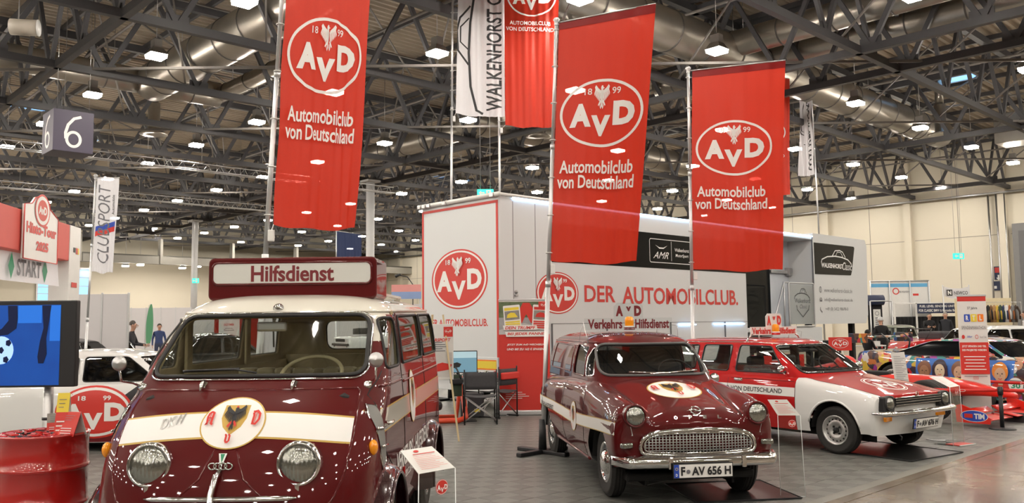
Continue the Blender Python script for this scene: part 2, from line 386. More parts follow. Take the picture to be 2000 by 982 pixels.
# local x = along B, local y = A ; stand area a > 3.83
tile_me = MB().bbox(.002, TS-.002, .002, TS-.002, -.014, 0, .003).mesh('tile', [tm])
tiles = []
for ib in range(2, 66):
    for ia in range(0, 62):
        p = HALLM @ Vector(((ib+.5)*TS, 3.83+(ia+.5)*TS, 0)); 
        if p.y < 3: continue
        d = p.length; px = 1000+p.x/p.y*FPX; py = 631+FPX*EYE/p.y
        vis = -60 < px < 2060 and py < 1010 and not (210 < px < 700 and p.y > 4.6)
        tiles.append(((0 if vis else 1, d), ib, ia))
tiles.sort(); rest = MB()
for k, (d, ib, ia) in enumerate(tiles):
    x, y = ib*TS, 3.83+ia*TS
    if k < 300: link('tile', tile_me, FL, T(x, y, 0))
    else: rest.box(x+.0015, x+TS-.0015, y+.0015, y+TS-.0015, -.014, 0)
# left half of the stand floor, outside the 300
for ib in range(-30, 2):
    for ia in range(0, 62): rest.box(ib*TS+.0015, ib*TS+TS-.0015, 3.83+ia*TS+.0015, 3.83+ia*TS+TS-.0015, -.014, 0)
o = rest.build('tile', [tm], FL); tag(o, kind='stuff')
edge_m = mat('tile_edge_ramp', (.17, .165, .145), .5)
e = MB(); e.prism([(3.83-.11, -.016), (3.83, -.016), (3.83, 0), (3.83-.02, 0)], -12, 26, Matrix(((0, 0, 1, 0), (1, 0, 0, 0), (0, 1, 0, 0), (0, 0, 0, 1))))
e.build('edge_ramp', [edge_m], FL)

# walls
wm = mat('wall_cream_panel', (.73, .68, .56), .7, noise=.03, nscale=.6)
wm2 = mat('wall_joint', (.30, .28, .24), .7)
W = MB(); W.box(WALL_B, WALL_B+.3, -50, WALL_A, -.02, 11.6); wr = W.build('wall_right', [wm], None, HALLM); tag(wr, kind='structure')
for k in range(-8, 11):
    a = 19.8+5.0*k
    if a > WALL_A-1 or a < -40: continue
    MB().box(WALL_B-.28, WALL_B, a-.2, a+.2, 0, 11.4).build('pilaster', [wm], wr)
    j = MB(); j.box(WALL_B-.012, WALL_B, a+2.3, a+2.33, 0, 11.4, 0); j.box(WALL_B-.012, WALL_B, a+.3, a+4.7, 6.1, 6.13); j.build('panel_joint', [wm2], wr)
rail = MB(); rail.tube([(WALL_B-.4, -40, 8.35), (WALL_B-.4, WALL_A, 8.35)], .07, 6); rail.tube([(WALL_B-.6, -40, 8.9), (WALL_B-.6, WALL_A, 8.9)], .05, 6)
for k in range(40): rail.cyl((WALL_B-.4, -38+2.8*k, 8.35), (WALL_B, -38+2.8*k, 8.35), .03, n=6)
rail.build('conduit', [steel], wr)
W = MB(); W.box(-60, WALL_B, WALL_A, WALL_A+.3, -.02, 11.6); wl = W.build('wall_back', [wm], None, HALLM); tag(wl, kind='structure')
fas = mat('grey_fascia', (.28, .27, .24), .6)
f_ = MB(); f_.box(-60, WALL_B, WALL_A-6, WALL_A-5.6, 6.6, 7.3); f_.box(-60, WALL_B, WALL_A-6, WALL_A, 7.2, 7.3)
for k in range(18): f_.box(-58+6*k, -57.8+6*k, WALL_A-6.1, WALL_A-5.55, 6.6, 8.6)
f_.build('gallery_beam', [fas], wl)
W = MB(); W.box(-60.3, -60, -50, WALL_A, -.02, 11.6); o = W.build('wall_left', [wm], None, HALLM); tag(o, kind='structure')
W = MB(); W.box(-60, WALL_B, -50.3, -50, -.02, 11.6); o = W.build('wall_front', [wm], None, HALLM); tag(o, kind='structure')
# lit window band in the far left wall
winm = mat('daylight_window', (.2, .4, .6), .2, emit=(.30, .62, 1), es=1.1, noise=0)
p0 = atz(70, 600, 3); 
def on_plane_a(px, py, a):
    d = ray(px, py); o0 = Vector((0, 0, EYE)); t = (a-o0.dot(HA))/d.dot(HA); return o0+d*t
def on_plane_b(px, py, b):
    d = ray(px, py); o0 = Vector((0, 0, EYE)); t = (b-o0.dot(HB))/d.dot(HB); return o0+d*t
for nm, (xa, xb, ya, yb) in (('window_1', (72, 116, 548, 600)), ('window_2', (146, 174, 526, 592))):
    q0 = on_plane_a(xa, yb, WALL_A-.05); q1 = on_plane_a(xb, ya, WALL_A-.05); b0, b1 = q0.dot(HB), q1.dot(HB); z0, z1 = q0.z, q1.z
    wf = MB()
    for x0, x1, y0, y1 in ((b0-.12, b0, z0-.1, z1+.1), (b1, b1+.12, z0-.1, z1+.1), (b0, b1, z0-.12, z0), (b0, b1, z1, z1+.12)): wf.box(x0, x1, WALL_A-.12, WALL_A, y0, y1)
    wo = wf.build(nm, [steel], None, HALLM); tag(wo, kind='structure')
    h = (z1-z0)/4
    for r in range(4): MB().box(b0, b1, WALL_A-.06, WALL_A-.03, z0+r*h+.03, z0+(r+1)*h-.03).build('pane', [winm], wo)
# ceiling: corrugated deck
dk = mat('corrugated_deck', (.44, .375, .285), .55, noise=.08, nscale=.8)
CE = 11.35; vs = []; fs = []; a = -50.; i = 0
while a < WALL_A:
    vs += [(-60, a, CE), (WALL_B, a, CE)] ; a += .10; vs += [(-60, a, CE), (WALL_B, a, CE)]; a += .04
    vs += [(-60, a, CE+.12), (WALL_B, a, CE+.12)]; a += .12; vs += [(-60, a, CE+.12), (WALL_B, a, CE+.12)]; a += .04
n = len(vs)//2
fs = [(2*k, 2*k+1, 2*k+3, 2*k+2) for k in range(n-1)]
cl = MB().add(vs, fs).build('ceiling', [dk], None, HALLM); tag(cl, kind='structure')
# trusses
tr_m = mat('truss_steel', (.085, .085, .092), .5, noise=.1)
tr_l = mat('light_steel_bracing', (.22, .205, .19), .5, noise=.1)
BOT, TOP, ND = 8.62, 11.1, 2.65
chord_me = {}
def unit_box(name, m):
    return MB().box(0, 1, -.5, .5, -.5, .5).mesh(name, [m])
ub = unit_box('member', tr_m); ubl = unit_box('member', tr_l)
def member(name, p, q, w, h, parent, me=ub):
    p, q = Vector(p), Vector(q); d = q-p; x = d.normalized(); y = Vector((0, 0, 1)).cross(x)
    if y.length < .01: y = Vector((0, 1, 0))
    y.normalize(); z = x.cross(y)
    M = Matrix(((x.x*d.length, y.x*w, z.x*h, p.x), (x.y*d.length, y.y*w, z.y*h, p.y), (x.z*d.length, y.z*w, z.z*h, p.z), (0, 0, 0, 1)))
    return link(name, me, parent, M)
def addmem(mb, p, q, w, h):
    p, q = Vector(p), Vector(q); d = q-p; x = d.normalized(); y = Vector((0, 0, 1)).cross(x)
    if y.length < .01: y = Vector((0, 1, 0))
    y.normalize(); z = x.cross(y)
    mb.add([p+x*(t*d.length)+y*(u*w)+z*(v*h) for t in (0, 1) for u in (-.5, .5) for v in (-.5, .5)], [(0, 1, 3, 2), (4, 6, 7, 5), (0, 4, 5, 1), (2, 3, 7, 6), (0, 2, 6, 4), (1, 5, 7, 3)])
def inview(p, mx=80):
    zc = (p-Vector((0, 0, EYE))).dot(_fw)
    if zc < 1: return False
    d = p-Vector((0, 0, EYE)); u = d.dot(_R)/zc*FPX; v = d.dot(_U)/zc*FPX
    return abs(u) < 1000+mx and abs(v) < 491+mx
def truss_line(fix, s0, s1, axis, near):
    """axis 'b': runs along local x at local y=fix; 'a': runs along local y at local x=fix"""
    P = (lambda s, z: Vector((s, fix, z))) if axis == 'b' else (lambda s, z: Vector((fix, s, z)))
    mb = MB(); addmem(mb, P(s0, BOT), P(s1, BOT), .17, .2); addmem(mb, P(s0, TOP), P(s1, TOP), .2, .24)
    t = mb.build('roof_truss', [tr_m], cl)
    k = 0; s = s0; rest = MB()
    while s < s1-ND*.5:
        for p, q in ((P(s, BOT), P(s+ND/2, TOP)), (P(s+ND/2, TOP), P(min(s+ND, s1), BOT))):
            mid = HALLM @ ((p+q)/2)
            if near and inview(mid, 60) and (mid-Vector((0, 0, EYE))).length < near: member('diagonal', p, q, .10, .13, t)
            else: addmem(rest, p, q, .10, .13)
        addmem(rest, P(s-.28, BOT+.16), P(s+.28, BOT+.16), .03, .26)
        s += ND
    if rest.v: tag(rest.build('web', [tr_m], t), kind='stuff')
    return t
for i in range(-6, 12):
    a = A0+DA*(i+.5)
    truss_line(a, -40 if a > 10 else -20, WALL_B-.1, 'b', 60 if i < 7 else 0)
for b in (-3.8, 6.5, 22.8-1.2, 22.8+1.2, 37.4-2.6, 48.0):
    truss_line(b, -20, WALL_A, 'a', 0)
br = MB()   # slender roof bracing rods crossing the bays
for i in range(-5, 11):
    for j in range(-4, 9):
        a = A0+DA*(i+.5); b = 2.0+5.3*j
        if (i+j) % 2 == 0: addmem(br, (b, a, TOP-.15), (b+5.3, a+DA, TOP-.15), .05, .05)
        else: addmem(br, (b+5.3, a, BOT+.05), (b, a+DA, BOT+.05), .07, .07)
o = br.build('bracing', [tr_l], cl); tag(o, kind='stuff')
pi_ = MB()
for k in range(14): pi_.tube([(-20, -8+6.2*k, 10.7), (WALL_B, -8+6.2*k, 10.7)], .03, 5)
for k in range(12): pi_.tube([(-14+5.6*k, -10, 10.2), (-14+5.6*k, WALL_A, 10.2)], .045, 5)
for i in range(-5, 11):
    for j in range(-4, 9): addmem(pi_, (2.0+5.3*j, A0+DA*(i+.5), TOP-.1), (2.0+5.3*j+2.65, A0+DA*(i+1.5), BOT+.1), .045, .045)
o = pi_.build('sprinkler_pipe', [tr_l], cl); tag(o, kind='stuff')
pu = MB()
for j in range(-12, 20):
    pu.box(j*2.65-.05, j*2.65+.05, -20, WALL_A, TOP+.08, CE)
o = pu.build('purlin', [tr_m], cl); tag(o, kind='stuff')
# columns
colm = mat('column_white_grey', (.50, .50, .50), .5)
for k, (x, y) in enumerate(((22.8, 13.8), (22.8, 33.8), (22.8, 53.8))):
    c = MB(); c.cyl((0, 0, 0), (0, 0, 8.5), .2, n=20); c.bbox(-.3, .3, -.3, .3, 0, .06, .01)
    c.box(-.35, .35, -.35, .35, 8.4, 8.5)
    o = c.build('column', [colm], None, HALLM @ T(x, y, 0)); tag(o, kind='structure')
# ducts
dm = mat('galvanised_duct', (.40, .37, .32), .34, .8, noise=.12, nscale=3)
dj = mat('duct_seam', (.16, .15, .14), .5, .6)
def duct(p, q, r, label, seam=1.6):
    """p, q in hall (b, a, z) coordinates"""
    p, q = Vector(p), Vector(q); d = (q-p); n = max(2, int(d.length/.5)); t = d.normalized()
    M = HALLM; t_ = thing('ventilation_duct', label, 'duct', HALLM @ T(*p))
    pts = [t*(d.length*k/n) for k in range(n+1)]
    b = MB(); b.tube(pts, r, 28); b.build('duct_pipe', [dm], t_)
    k = seam/2; s_ = MB()
    while k < d.length: s_.cyl(t*(k-.02), t*(k+.02), r+.02, n=28); k += seam
    s_.build('seam_band', [dj], t_)
    h = MB(); k = seam*.7
    while k < d.length: h.cyl(t*k+Vector((0, 0, r)), t*k+Vector((0, 0, CE-p.z)), .012, n=6); k += seam*3
    h.build('hanger_rod', [steel], t_)
    return t_
def hb(px, py, z): p = atz(px, py, z); return (p.dot(HB), p.dot(HA), z)
ZD = 9.8
q = hb(400, 105, ZD); q2 = hb(285, 160, ZD)
duct((q[0], q[1]-9, ZD), (q[0], q2[1], ZD), .62, 'huge round galvanised duct at the upper left, nearest the camera')
q3 = hb(0, 135, ZD); duct((q3[0]-3, q2[1], ZD), (q[0]-.5, q2[1], ZD), .42, 'round duct left of the huge duct, running off the left edge')
q4 = hb(385, 205, ZD); duct((q[0]+.5, q2[1], ZD), (q4[0], q2[1], ZD), .44, 'shiny round duct with blue reflection just above the number 6 cube')
duct((q4[0], q2[1], ZD), (q4[0], q2[1]-7.5, ZD), .27, 'thin round duct branching towards the first red banner')
q5 = hb(300, 250, 9.2)
for (px, py, lb) in ((300, 262, 'round air outlet hanging right of the number 6 cube'), (535, 322, 'round air outlet hanging behind the leftmost red banner, beside the column'), (1050, 265, 'round air outlet hanging between the two middle red banners'), (1838, 262, 'round air outlet under the bent duct at the far right')):
    p = hb(px, py, 9.0); t_ = thing('air_outlet', lb, 'air vent', HALLM @ T(*p))
    MB().lathe([(.22, 1.2), (.22, .1), (.5, .02), (.52, -.02), (.3, 0), (.2, .03), (0, .03)], 24).build('diffuser', [dm], t_)
    MB().cyl((0, 0, 1.2), (0, 0, CE-9.0), .16, n=16).build('drop_pipe', [dm], t_)
g = hb(1500, 135, ZD); g2 = hb(1835, 262, ZD); g0 = hb(1200, 30, ZD)
duct((g0[0]-10, g[1], ZD), (g2[0], g[1], ZD), .60, 'long fat round duct crossing above the red banners to the upper right')
for (x, y, r, lb) in ((1440, 85, .40, 'round duct rising to the top edge right of the second red banner'), (1560, 100, .25, 'narrow bent duct above the white sideways banner'), (1720, 60, .38, 'round duct along the top edge at the right')):
    p = hb(x, y, ZD+.2); duct((p[0], g[1]+.5 if x < 1600 else p[1]+8, ZD+.2), (p[0], p[1]-9, ZD+.2), r, lb)
p = hb(1950, 235, ZD); duct((g2[0]+2.2, p[1], ZD), (g2[0]+13, p[1], ZD), .5, 'blue-lit round duct leaving the square plenum at the right edge')
t_ = thing('duct_plenum', 'square sheet metal plenum box between the ducts at the upper right', 'duct', HALLM @ T(g2[0]+1.5, p[1], ZD))
MB().bbox(-.7, .7, -.7, .7, -.65, .65, .03).build('plenum_box', [dm], t_); MB().bbox(-.3, .3, -.72, -.69, -.25, .25, .01).build('access_panel', [dj], t_)
p = hb(1500, 235, ZD-.3); duct((p[0]-9, p[1]+8, ZD-.2), (p[0]+14, p[1]+8, ZD-.2), .55, 'farther fat duct behind the white sideways banner')
p = hb(850, 268, ZD); duct((p[0], p[1]-5, ZD), (p[0], p[1]+9, ZD), .45, 'round duct far back between the first banner and the white banner')
# pale cable trays and lighting lattice at the left
for (x, y, ln, lb) in ((120, 300, 14, 'lattice lighting truss below the number 6 cube'), (40, 368, 16, 'lattice lighting truss above the start arch')):
    p = hb(x, y, 7.6); t_ = thing('lattice_truss', lb, 'truss', HALLM @ T(*p))
    m = MB()
    for dy, dz in ((0, 0), (.3, 0), (.15, .28)): m.tube([(-6, dy, dz), (ln, dy, dz)], .025, 6)
    m.build('chord_tube', [steel], t_); m = MB(); k = -6.
    while k < ln-.3:
        m.tube([(k, 0, 0), (k+.25, .15, .28), (k+.5, .3, 0), (k+.5, 0, 0)], .012, 4); k += .5
    tag(m.build('lacing', [steel], t_), kind='stuff')
    m = MB(); 
    for k in (-4, 0, 5, 10): m.cyl((k, .15, .28), (k, .15, CE-7.6), .01, n=4)
    m.build('hanger_wire', [steel], t_)
# high bay lamps
lamp_hous = mat('lamp_housing', (.30, .29, .27), .45)
lamp_lens = bpy.data.materials.new('lamp_lens'); lamp_lens.use_nodes = True
_b = lamp_lens.node_tree.nodes['Principled BSDF']; _b.inputs['Emission Color'].default_value = (1, .91, .80, 1); _b.inputs['Emission Strength'].default_value = LAMP; _b.inputs['Base Color'].default_value = (.9, .85, .75, 1)
h = MB(); h.add([(x*s, y*s, z) for z, s in ((.03, 1), (.20, .60)) for x, y in ((-.22, -.22), (.22, -.22), (.22, .22), (-.22, .22))], [(4, 5, 6, 7), (0, 1, 5, 4), (1, 2, 6, 5), (2, 3, 7, 6), (3, 0, 4, 7)])
h.box(-.10, .10, -.13, .13, .20, .42)
hous_me = h.mesh('housing', [lamp_hous])
lens_me = MB().add([(-.21, -.21, .03), (.21, -.21, .03), (.21, .21, .03), (-.21, .21, .03), (-.20, -.20, -.06), (.20, -.20, -.06), (.20, .20, -.06), (-.20, .20, -.06)], [(7, 6, 5, 4), (0, 4, 5, 1), (1, 5, 6, 2), (2, 6, 7, 3), (3, 7, 4, 0)][0:5]).mesh('lens', [lamp_lens])
rod_me = MB().cyl((0, 0, .48), (0, 0, CE-LZ), .012, n=6).mesh('suspension_rod', [steel])
lampproto = thing('high_bay_lamp', 'x', 'lamp', Matrix.Identity(4), 'high bay lamps under the hall roof')
link('housing', hous_me, lampproto); link('lens', lens_me, lampproto); link('suspension_rod', rod_me, lampproto)
_first = True; ordw = ['first', 'second', 'third', 'fourth', 'fifth', 'sixth', 'seventh', 'eighth', 'ninth', 'tenth', 'eleventh', 'twelfth', 'thirteenth', 'fourteenth']
rows = []
for i in range(-7, 11):
    row = []
    for j in range(-7, 8):
        b = B0+DB*j+(GAP if j > 2 else 0)
        p = hall(A0+DA*i, b, LZ); row.append((p, inview(p, 5)))
    rows.append(row)
vr = 0
for row in rows:
    vis = [p for p, v in row if v]
    if vis: vr += 1
    k = 0
    for p, v in row:
        M = T(*p) @ Rz(TH)
        if v:
            k += 1; lb = 'lit high bay lamp, %s from the left in the %s row from the near end' % (ordw[min(k-1, 13)], ordw[min(vr-1, 13)])
        else: lb = 'lit high bay lamp hanging outside the picture'
        if _first: lampproto.matrix_world = M; lampproto['label'] = lb; _first = False
        else: duptree(lampproto, M, lb)
for k, (px, py) in enumerate(((245, 519), (274, 517), (356, 523), (386, 520), (300, 446), (205, 445))):
    d = ray(px, py); t0 = (WALL_A-5.0-Vector((0, 0, EYE)).dot(HA))/d.dot(HA); p = Vector((0, 0, EYE))+d*t0
    duptree(lampproto, T(*p) @ Rz(TH), 'small far lamp low by the back wall, %s of the far row at the left' % ordw[k])
# ================================================================ BANNERS ON POLES
redfab = fabricmat('red_banner_cloth', (.62, .040, .018), .42, .07)
whitefab = fabricmat('white_banner_cloth', (.84, .84, .88), .40, .05)
navyfab = fabricmat('navy_banner_cloth', (.015, .03, .10), .3, .05)
hemred = fabricmat('dark_red_hem', (.28, .012, .012), .25, .03)
def club_banner_art(W, cx=None, txt_cap=False, ry=.433):
    a = Art(); cx = W*.5 if cx is None else cx; rx = W*.455
    a.ring(cx, 1.92, rx, ry, .035, print_white, 56)
    k = rx; 
    def X(u): return cx+u*rx
    def Y(v): return 1.92+v*ry
    a.text('A', X(-.76), X(-.24), Y(-.40), Y(.30), print_white, .06); a.text('V', X(-.24), X(.22), Y(-.68), Y(-.06), print_white, .06); a.text('D', X(.28), X(.80), Y(-.36), Y(.34), print_white, .06)
    a.text('18', X(-.42), X(-.24), Y(.55), Y(.74), print_white, .01); a.text('99', X(.24), X(.44), Y(.55), Y(.74), print_white, .01)
    a.art(eagle(print_white), cx, Y(.47), rx*.185, ry*.36)
    if txt_cap:
        a.text('AUTOMOBILCLUB', W*.10, W*.86, 1.24, 1.33, print_white, .015); a.text('VON DEUTSCHLAND', W*.03, W*.92, 1.10, 1.19, print_white, .015)
    else:
        a.text('Automobilclub', W*.06, W*.88, 1.15, 1.32, print_white, .02); a.text('von Deutschland', W*.04, W*.90, .955, 1.125, print_white, .02)
    return a
def beetle_logo(m, w=1., h=1.):
    """outline of a low coupe: lower sweep and cabin"""
    a = Art()
    a.line([(-1*w, -.1*h), (-.95*w, .12*h), (-.6*w, .34*h), (-.1*w, .42*h), (.35*w, .38*h), (.75*w, .25*h), (.98*w, 0), (1*w, -.25*h)], .085*h, m)
    a.line([(-.28*w, .42*h), (-.08*w, .8*h), (.22*w, .85*h), (.42*w, .75*h), (.6*w, .38*h)], .07*h, m)
    a.line([(-.05*w, .45*h), (.05*w, .72*h), (.28*w, .72*h), (.42*w, .42*h)], .05*h, m)
    return a
def banner(name, label, tl, tr, bl, br, ptop, pbot, fab, art, seed=0, amp=.03, group=None, hem=True, rings=True, base=True, pr=.03, folds=3.3, cap=True):
    """a sheet between four corner points with a pole beside it"""
    tl, tr, bl, br, ptop, pbot = [Vector(p) for p in (tl, tr, bl, br, ptop, pbot)]
    W = ((tr-tl).length+(br-bl).length)/2; Hh = ((tl-bl).length+(tr-br).length)/2
    nrm = (tr-bl).cross(tl-br); nrm.normalize()
    if nrm.y > 0: nrm = -nrm
    rr = random.Random(seed); ph = [rr.uniform(0, 6.28) for _ in range(5)]
    th = thing(name, label, 'banner', T(*pbot), group)
    inv = T(*(-pbot))
    def P(u, v, h=0):
        # u across from the pole 0..1, v up 0..1
        p = bl.lerp(br, u).lerp(tl.lerp(tr, u), v)
        g = (.25+.75*u)*(.45+.75*(1-v))*(1 if v < .985 else .35)
        o = amp*g*(math.sin(folds*6.28*u*(.75+.25*v)+ph[0]+1.1*v)+.55*math.sin(folds*2.3*6.28*u+ph[1]+2.3*v)+.5*math.sin(2.2*u+5*v+ph[2]))
        # slack hanging creases near the pole and a slightly sagging lower edge
        o += amp*.5*math.sin(16*v+ph[3]+5*u)*math.exp(-6*u)
        z = -.035*math.sin(PI*u)*(1-v)*(1-v)+.012*math.sin(11*u+ph[4])*(1-v)
        return inv @ (p+nrm*(o+h)+Vector((0, 0, z)))
    nu, nv = 72, 80
    b = MB(); b.grid(lambda u, v: P(u, v), nu, nv); b.build('cloth', [fab], th)
    if hem:
        b = MB(); b.grid(lambda u, v: P(u, 1-.035*v+.004, .008), nu, 3); b.build('top_hem', [hemred if fab is redfab else fab], th)
    if art: art.put('print', th, lambda x, y, h: P(max(0, min(1, x/W)), max(0, min(1, y/Hh)), h+.008), .022, .0012)
    b = MB(); d = ptop-pbot; L1 = pbot+d*.38; L2 = pbot+d*.7
    b.tube([inv @ pbot, inv @ L1], pr, 12); b.tube([inv @ L1, inv @ L2], pr*.86, 12); b.tube([inv @ L2, inv @ ptop], pr*.74, 12)
    b.cyl(inv @ L1-Vector((0, 0, .03)), inv @ L1+Vector((0, 0, .05)), pr*1.2, n=12); b.cyl(inv @ L2-Vector((0, 0, .03)), inv @ L2+Vector((0, 0, .04)), pr*1.05, n=12)
    b.build('pole', [alu], th)
    if cap:
        b = MB(); b.lathe([(0, .05), (.03, .045), (.045, .02), (.03, 0), (.03, -.05)], 14, M=T(*(inv @ ptop))); b.build('pole_cap', [alu], th)
        b = MB(); b.tube([inv @ (ptop+Vector((0, 0, -.02))), P(1, 1)+Vector((0, 0, .012))], .012, 8); b.build('crossbar', [steel], th)
    if rings:
        for k in range(7):
            v = .03+.94*k/6; c = P(0, v); q = inv @ pbot.lerp(ptop, max(0, min(1, ((bl.lerp(tl, v)).z-pbot.z)/(ptop.z-pbot.z))))
            b = MB(); b.tube([q+Vector((pr*1.3*math.cos(t*PI/4), pr*1.3*math.sin(t*PI/4), 0)) for t in range(8)], .006, 5, closed=True); b.tube([q+(c-q)*.3, c], .005, 5); b.build('clip_ring', [white], th)
        b = MB(); q = inv @ pbot.lerp(ptop, max(0, (bl.z-.08-pbot.z)/(ptop.z-pbot.z))); b.bbox(-.03, .03, -.03, .03, -.1, .02, .008, M=T(*(q+Vector((.05, -.02, 0))))); b.tube([q+Vector((.05, -.02, 0)), P(0, 0)], .005, 5); b.build('tension_weight', [white], th)
    if base:
        b = MB(); b.cyl((0, 0, .02), (0, 0, .42), pr*1.75, pr*1.35, 14); b.build('sleeve', [blackp], th)
        b = MB()
        for k in range(4):
            b.bbox(0, .42, -.045, .045, 0, .05, .012, M=Rz(TH+k*PI/2))
        b.build('cross_foot', [blackp], th)
    return th
# foreground three
b2 = atz(1060, 885, 0); Yb = b2.y
def at3(px, py, Y): return aty(px, py, Y)
banner('club_banner', 'red banner with club logo beside the small maroon van, middle one of three large',
       at3(1092, 45, Yb), at3(1281, 9, Yb*.945), at3(1076, 508, Yb), at3(1243, 511, Yb+.35), at3(1087, 42, Yb), b2, redfab, club_banner_art(1.24), 3, .022)
Y3 = 13.2; t3 = at3(1344, 136, Y3); u3 = at3(1347, 600, Y3); p3b = Vector((u3.x+.02, Y3, 0))
banner('club_banner', 'tall red banner with white club logo in front of the trailer, the rightmost large one',
       at3(1352, 140, Y3), at3(1534, 119, Y3-.45), at3(1350, 524, Y3), at3(1527, 526, Y3+.3), t3, p3b, redfab, club_banner_art(1.34), 5, .028)
Y1 = 8.75; p1t = at3(562, -180, Y1); p1b = at3(506, 690, Y1); d = p1b-p1t; p1b = p1t+d*(p1t.z/(p1t.z-p1b.z))
banner('club_banner', 'tall red banner with white club logo rising behind the roof sign of the maroon bus',
       at3(566, -150, Y1), at3(733, -118, Y1+1.05), at3(534, 438, Y1), at3(691, 446, Y1+1.0), p1t, p1b, redfab, club_banner_art(1.22), 11, .022)
# two tall ones behind the trailer
Y4 = 18.3
a4 = Art(); W4 = 1.13; a4.text('WALKENHORST Classic', -1.6, 1.6, -.17, .17, print_black, .02); A4 = Art(); A4.art(a4, .82, 1.72, 1, 1, PI/2)
A4.art(beetle_logo(print_black, 1.5, .62), .52, 1.55, 1, 1, PI/2)
banner('event_banner', 'white banner with black upright lettering on a high pole behind the trailer',
       at3(895, -20, Y4), at3(985, -20, Y4), at3(890, 222, Y4), at3(986, 227, Y4), at3(884, -22, Y4), Vector((at3(877, 390, Y4).x, Y4, 0)), whitefab, A4, 21, .03, hem=False)
Y5 = 18.95
banner('event_banner', 'red banner with capital lettering on a high pole behind the trailer, beside the white one',
       at3(985, -20, Y5), at3(1092, -18, Y5-.2), at3(987, 245, Y5), at3(1084, 248, Y5), at3(973, -22, Y5), Vector((at3(975, 375, Y5).x, Y5, 0)), redfab,
       Art().art(club_banner_art(1.2, txt_cap=True, ry=.47), 0, 1.08, 1, 1), 22, .03, hem=False, base=False)
Y6 = 26.5
banner('event_banner', 'red banner mostly hidden behind the rightmost large red banner',
       at3(1452, 146, Y6), at3(1542, 154, Y6-.2), at3(1450, 378, Y6), at3(1543, 381, Y6), at3(1449, 142, Y6), Vector((at3(1449, 378, Y6).x, Y6, 0)), redfab,
       Art().art(club_banner_art(1.4, txt_cap=True), 0, .1, 1, 1), 23, .03, hem=False, rings=False)
Y7 = 29.0; a7 = Art(); a7.text('WALKENHORST', -1.35, 1.35, -.14, .14, print_black, .02); A7 = Art(); A7.art(a7, .26, 1.5, 1, 1, PI/2); A7.art(beetle_logo(print_black, .8, .3), .62, 1.9, 1, 1, -PI/2)
banner('event_banner', 'narrow white banner seen nearly edge on, right of the red banners',
       at3(1578, 120, Y7), at3(1560, 158, Y7+1.0), at3(1591, 341, Y7), at3(1563, 343, Y7+1.0), at3(1581, 114, Y7), Vector((at3(1597, 455, Y7).x+.1, Y7, 0)), whitefab, A7, 24, .06, hem=False, rings=False)
# flags at the left
Y8 = 17.0; a8 = Art(); a8.text('CLUBSPORT', -.78, .78, -.12, .12, print_grey, .0, .25); A8 = Art(); A8.poly([(.03, .80), (.42, .92), (.42, 1.02), (.03, .90)], print_blue); A8.poly([(.03, .70), (.42, .82), (.42, .92), (.03, .80)], print_red)
A8.art(a8, .19, .98, 1, 1, PI/2+.04); a9 = Art(); a9.text('Automobile', -.2, .2, -.025, .03, print_black, .01); A8.art(a9, .36, 1.35, 1, 1, PI/2+.04)
banner('event_banner', 'narrow white banner with grey upright lettering and a blue and red stripe, at the left',
       at3(190, 347, Y8), at3(233, 348, Y8), at3(179, 529, Y8), at3(220, 531, Y8), at3(187, 345, Y8), Vector((at3(172, 592, Y8).x-.05, Y8, 0)), whitefab, A8, 25, .015, hem=False, rings=False, pr=.025)
Y9 = 33.; a9 = Art(); a9.text('ker', -.48, .42, -.3, .3, print_white, .03); A9 = Art(); A9.art(a9, .55, .42, 1, 1, PI/2)
banner('event_banner', 'dark blue banner with white upright letters beside the far column',
       at3(658, 452, Y9), at3(706, 458, Y9), at3(658, 560, Y9), at3(706, 560, Y9), at3(657, 450, Y9), Vector((at3(657, 560, Y9).x, Y9, 0)), navyfab, A9, 26, .02, hem=False, rings=False)
Y10 = 11.6; a9 = Art(); a9.text('WALKENHORST Classic', -1.2, 1.2, -.1, .1, print_black, .02); A10 = Art(); A10.art(a9, .36, 1.1, 1, 1, PI/2); A10.line([(.03, .9), (.2, 1.15), (.26, 1.5), (.2, .95), (.12, .7), (.14, .3)], .02, print_black)
banner('event_banner', 'white banner with black upright lettering seen through the windscreen of the bus',
       at3(519, 520, Y10), at3(575, 520, Y10), at3(514, 718, Y10), at3(570, 716, Y10), at3(516, 515, Y10), Vector((at3(510, 718, Y10).x, Y10, 0)), whitefab, A10, 27, .015, hem=False, rings=False)

# ================================================================ TRAILER
trailer_w = mat('trailer_white', (.66, .68, .69), .38, coat=.0, spec=.3, noise=.02, nscale=1)
seam_m = mat('panel_seam', (.16, .16, .17), .6)
TRM = Matrix.Translation((-.24, 15.56, 0)) @ Rz(TH)
tr = thing('exhibition_trailer', 'huge white exhibition semi-trailer with red club lettering behind the three cars', 'trailer', TRM)
b = MB(); b.bbox(.0, 8.47, 0, 2.32, .95, 3.98, .035); b.bbox(1.3, 8.47, -.03, .1, .45, 1.0, .02); b.build('box_body', [trailer_w], tr)
b = MB(); b.bbox(8.4, 12.0, .75, 2.32, .95, 3.98, .03); b.bbox(8.47, 9.5, .72, .76, 1.45, 3.98, .005); b.build('entrance_wall', [mat('alcove_white', (.62, .66, .72), .4)], tr)
b = MB(); b.bbox(8.47, 12.0, 0, .78, 3.86, 3.98, .02); b.build('entrance_canopy', [trailer_w], tr)
b = MB(); b.bbox(8.47, 11.98, 0, .75, 1.32, 1.42, .015); b.bbox(9.6, 12.3, -.04, .3, .9, 1.42, .02); b.build('entrance_platform', [trailer_w], tr)
b = MB(); b.bbox(9.5, 10.85, .70, .745, 1.42, 3.75, .01); b.build('doorway_shade', [blackglass], tr)  # black panel stands in for the dark interior of the open doorway
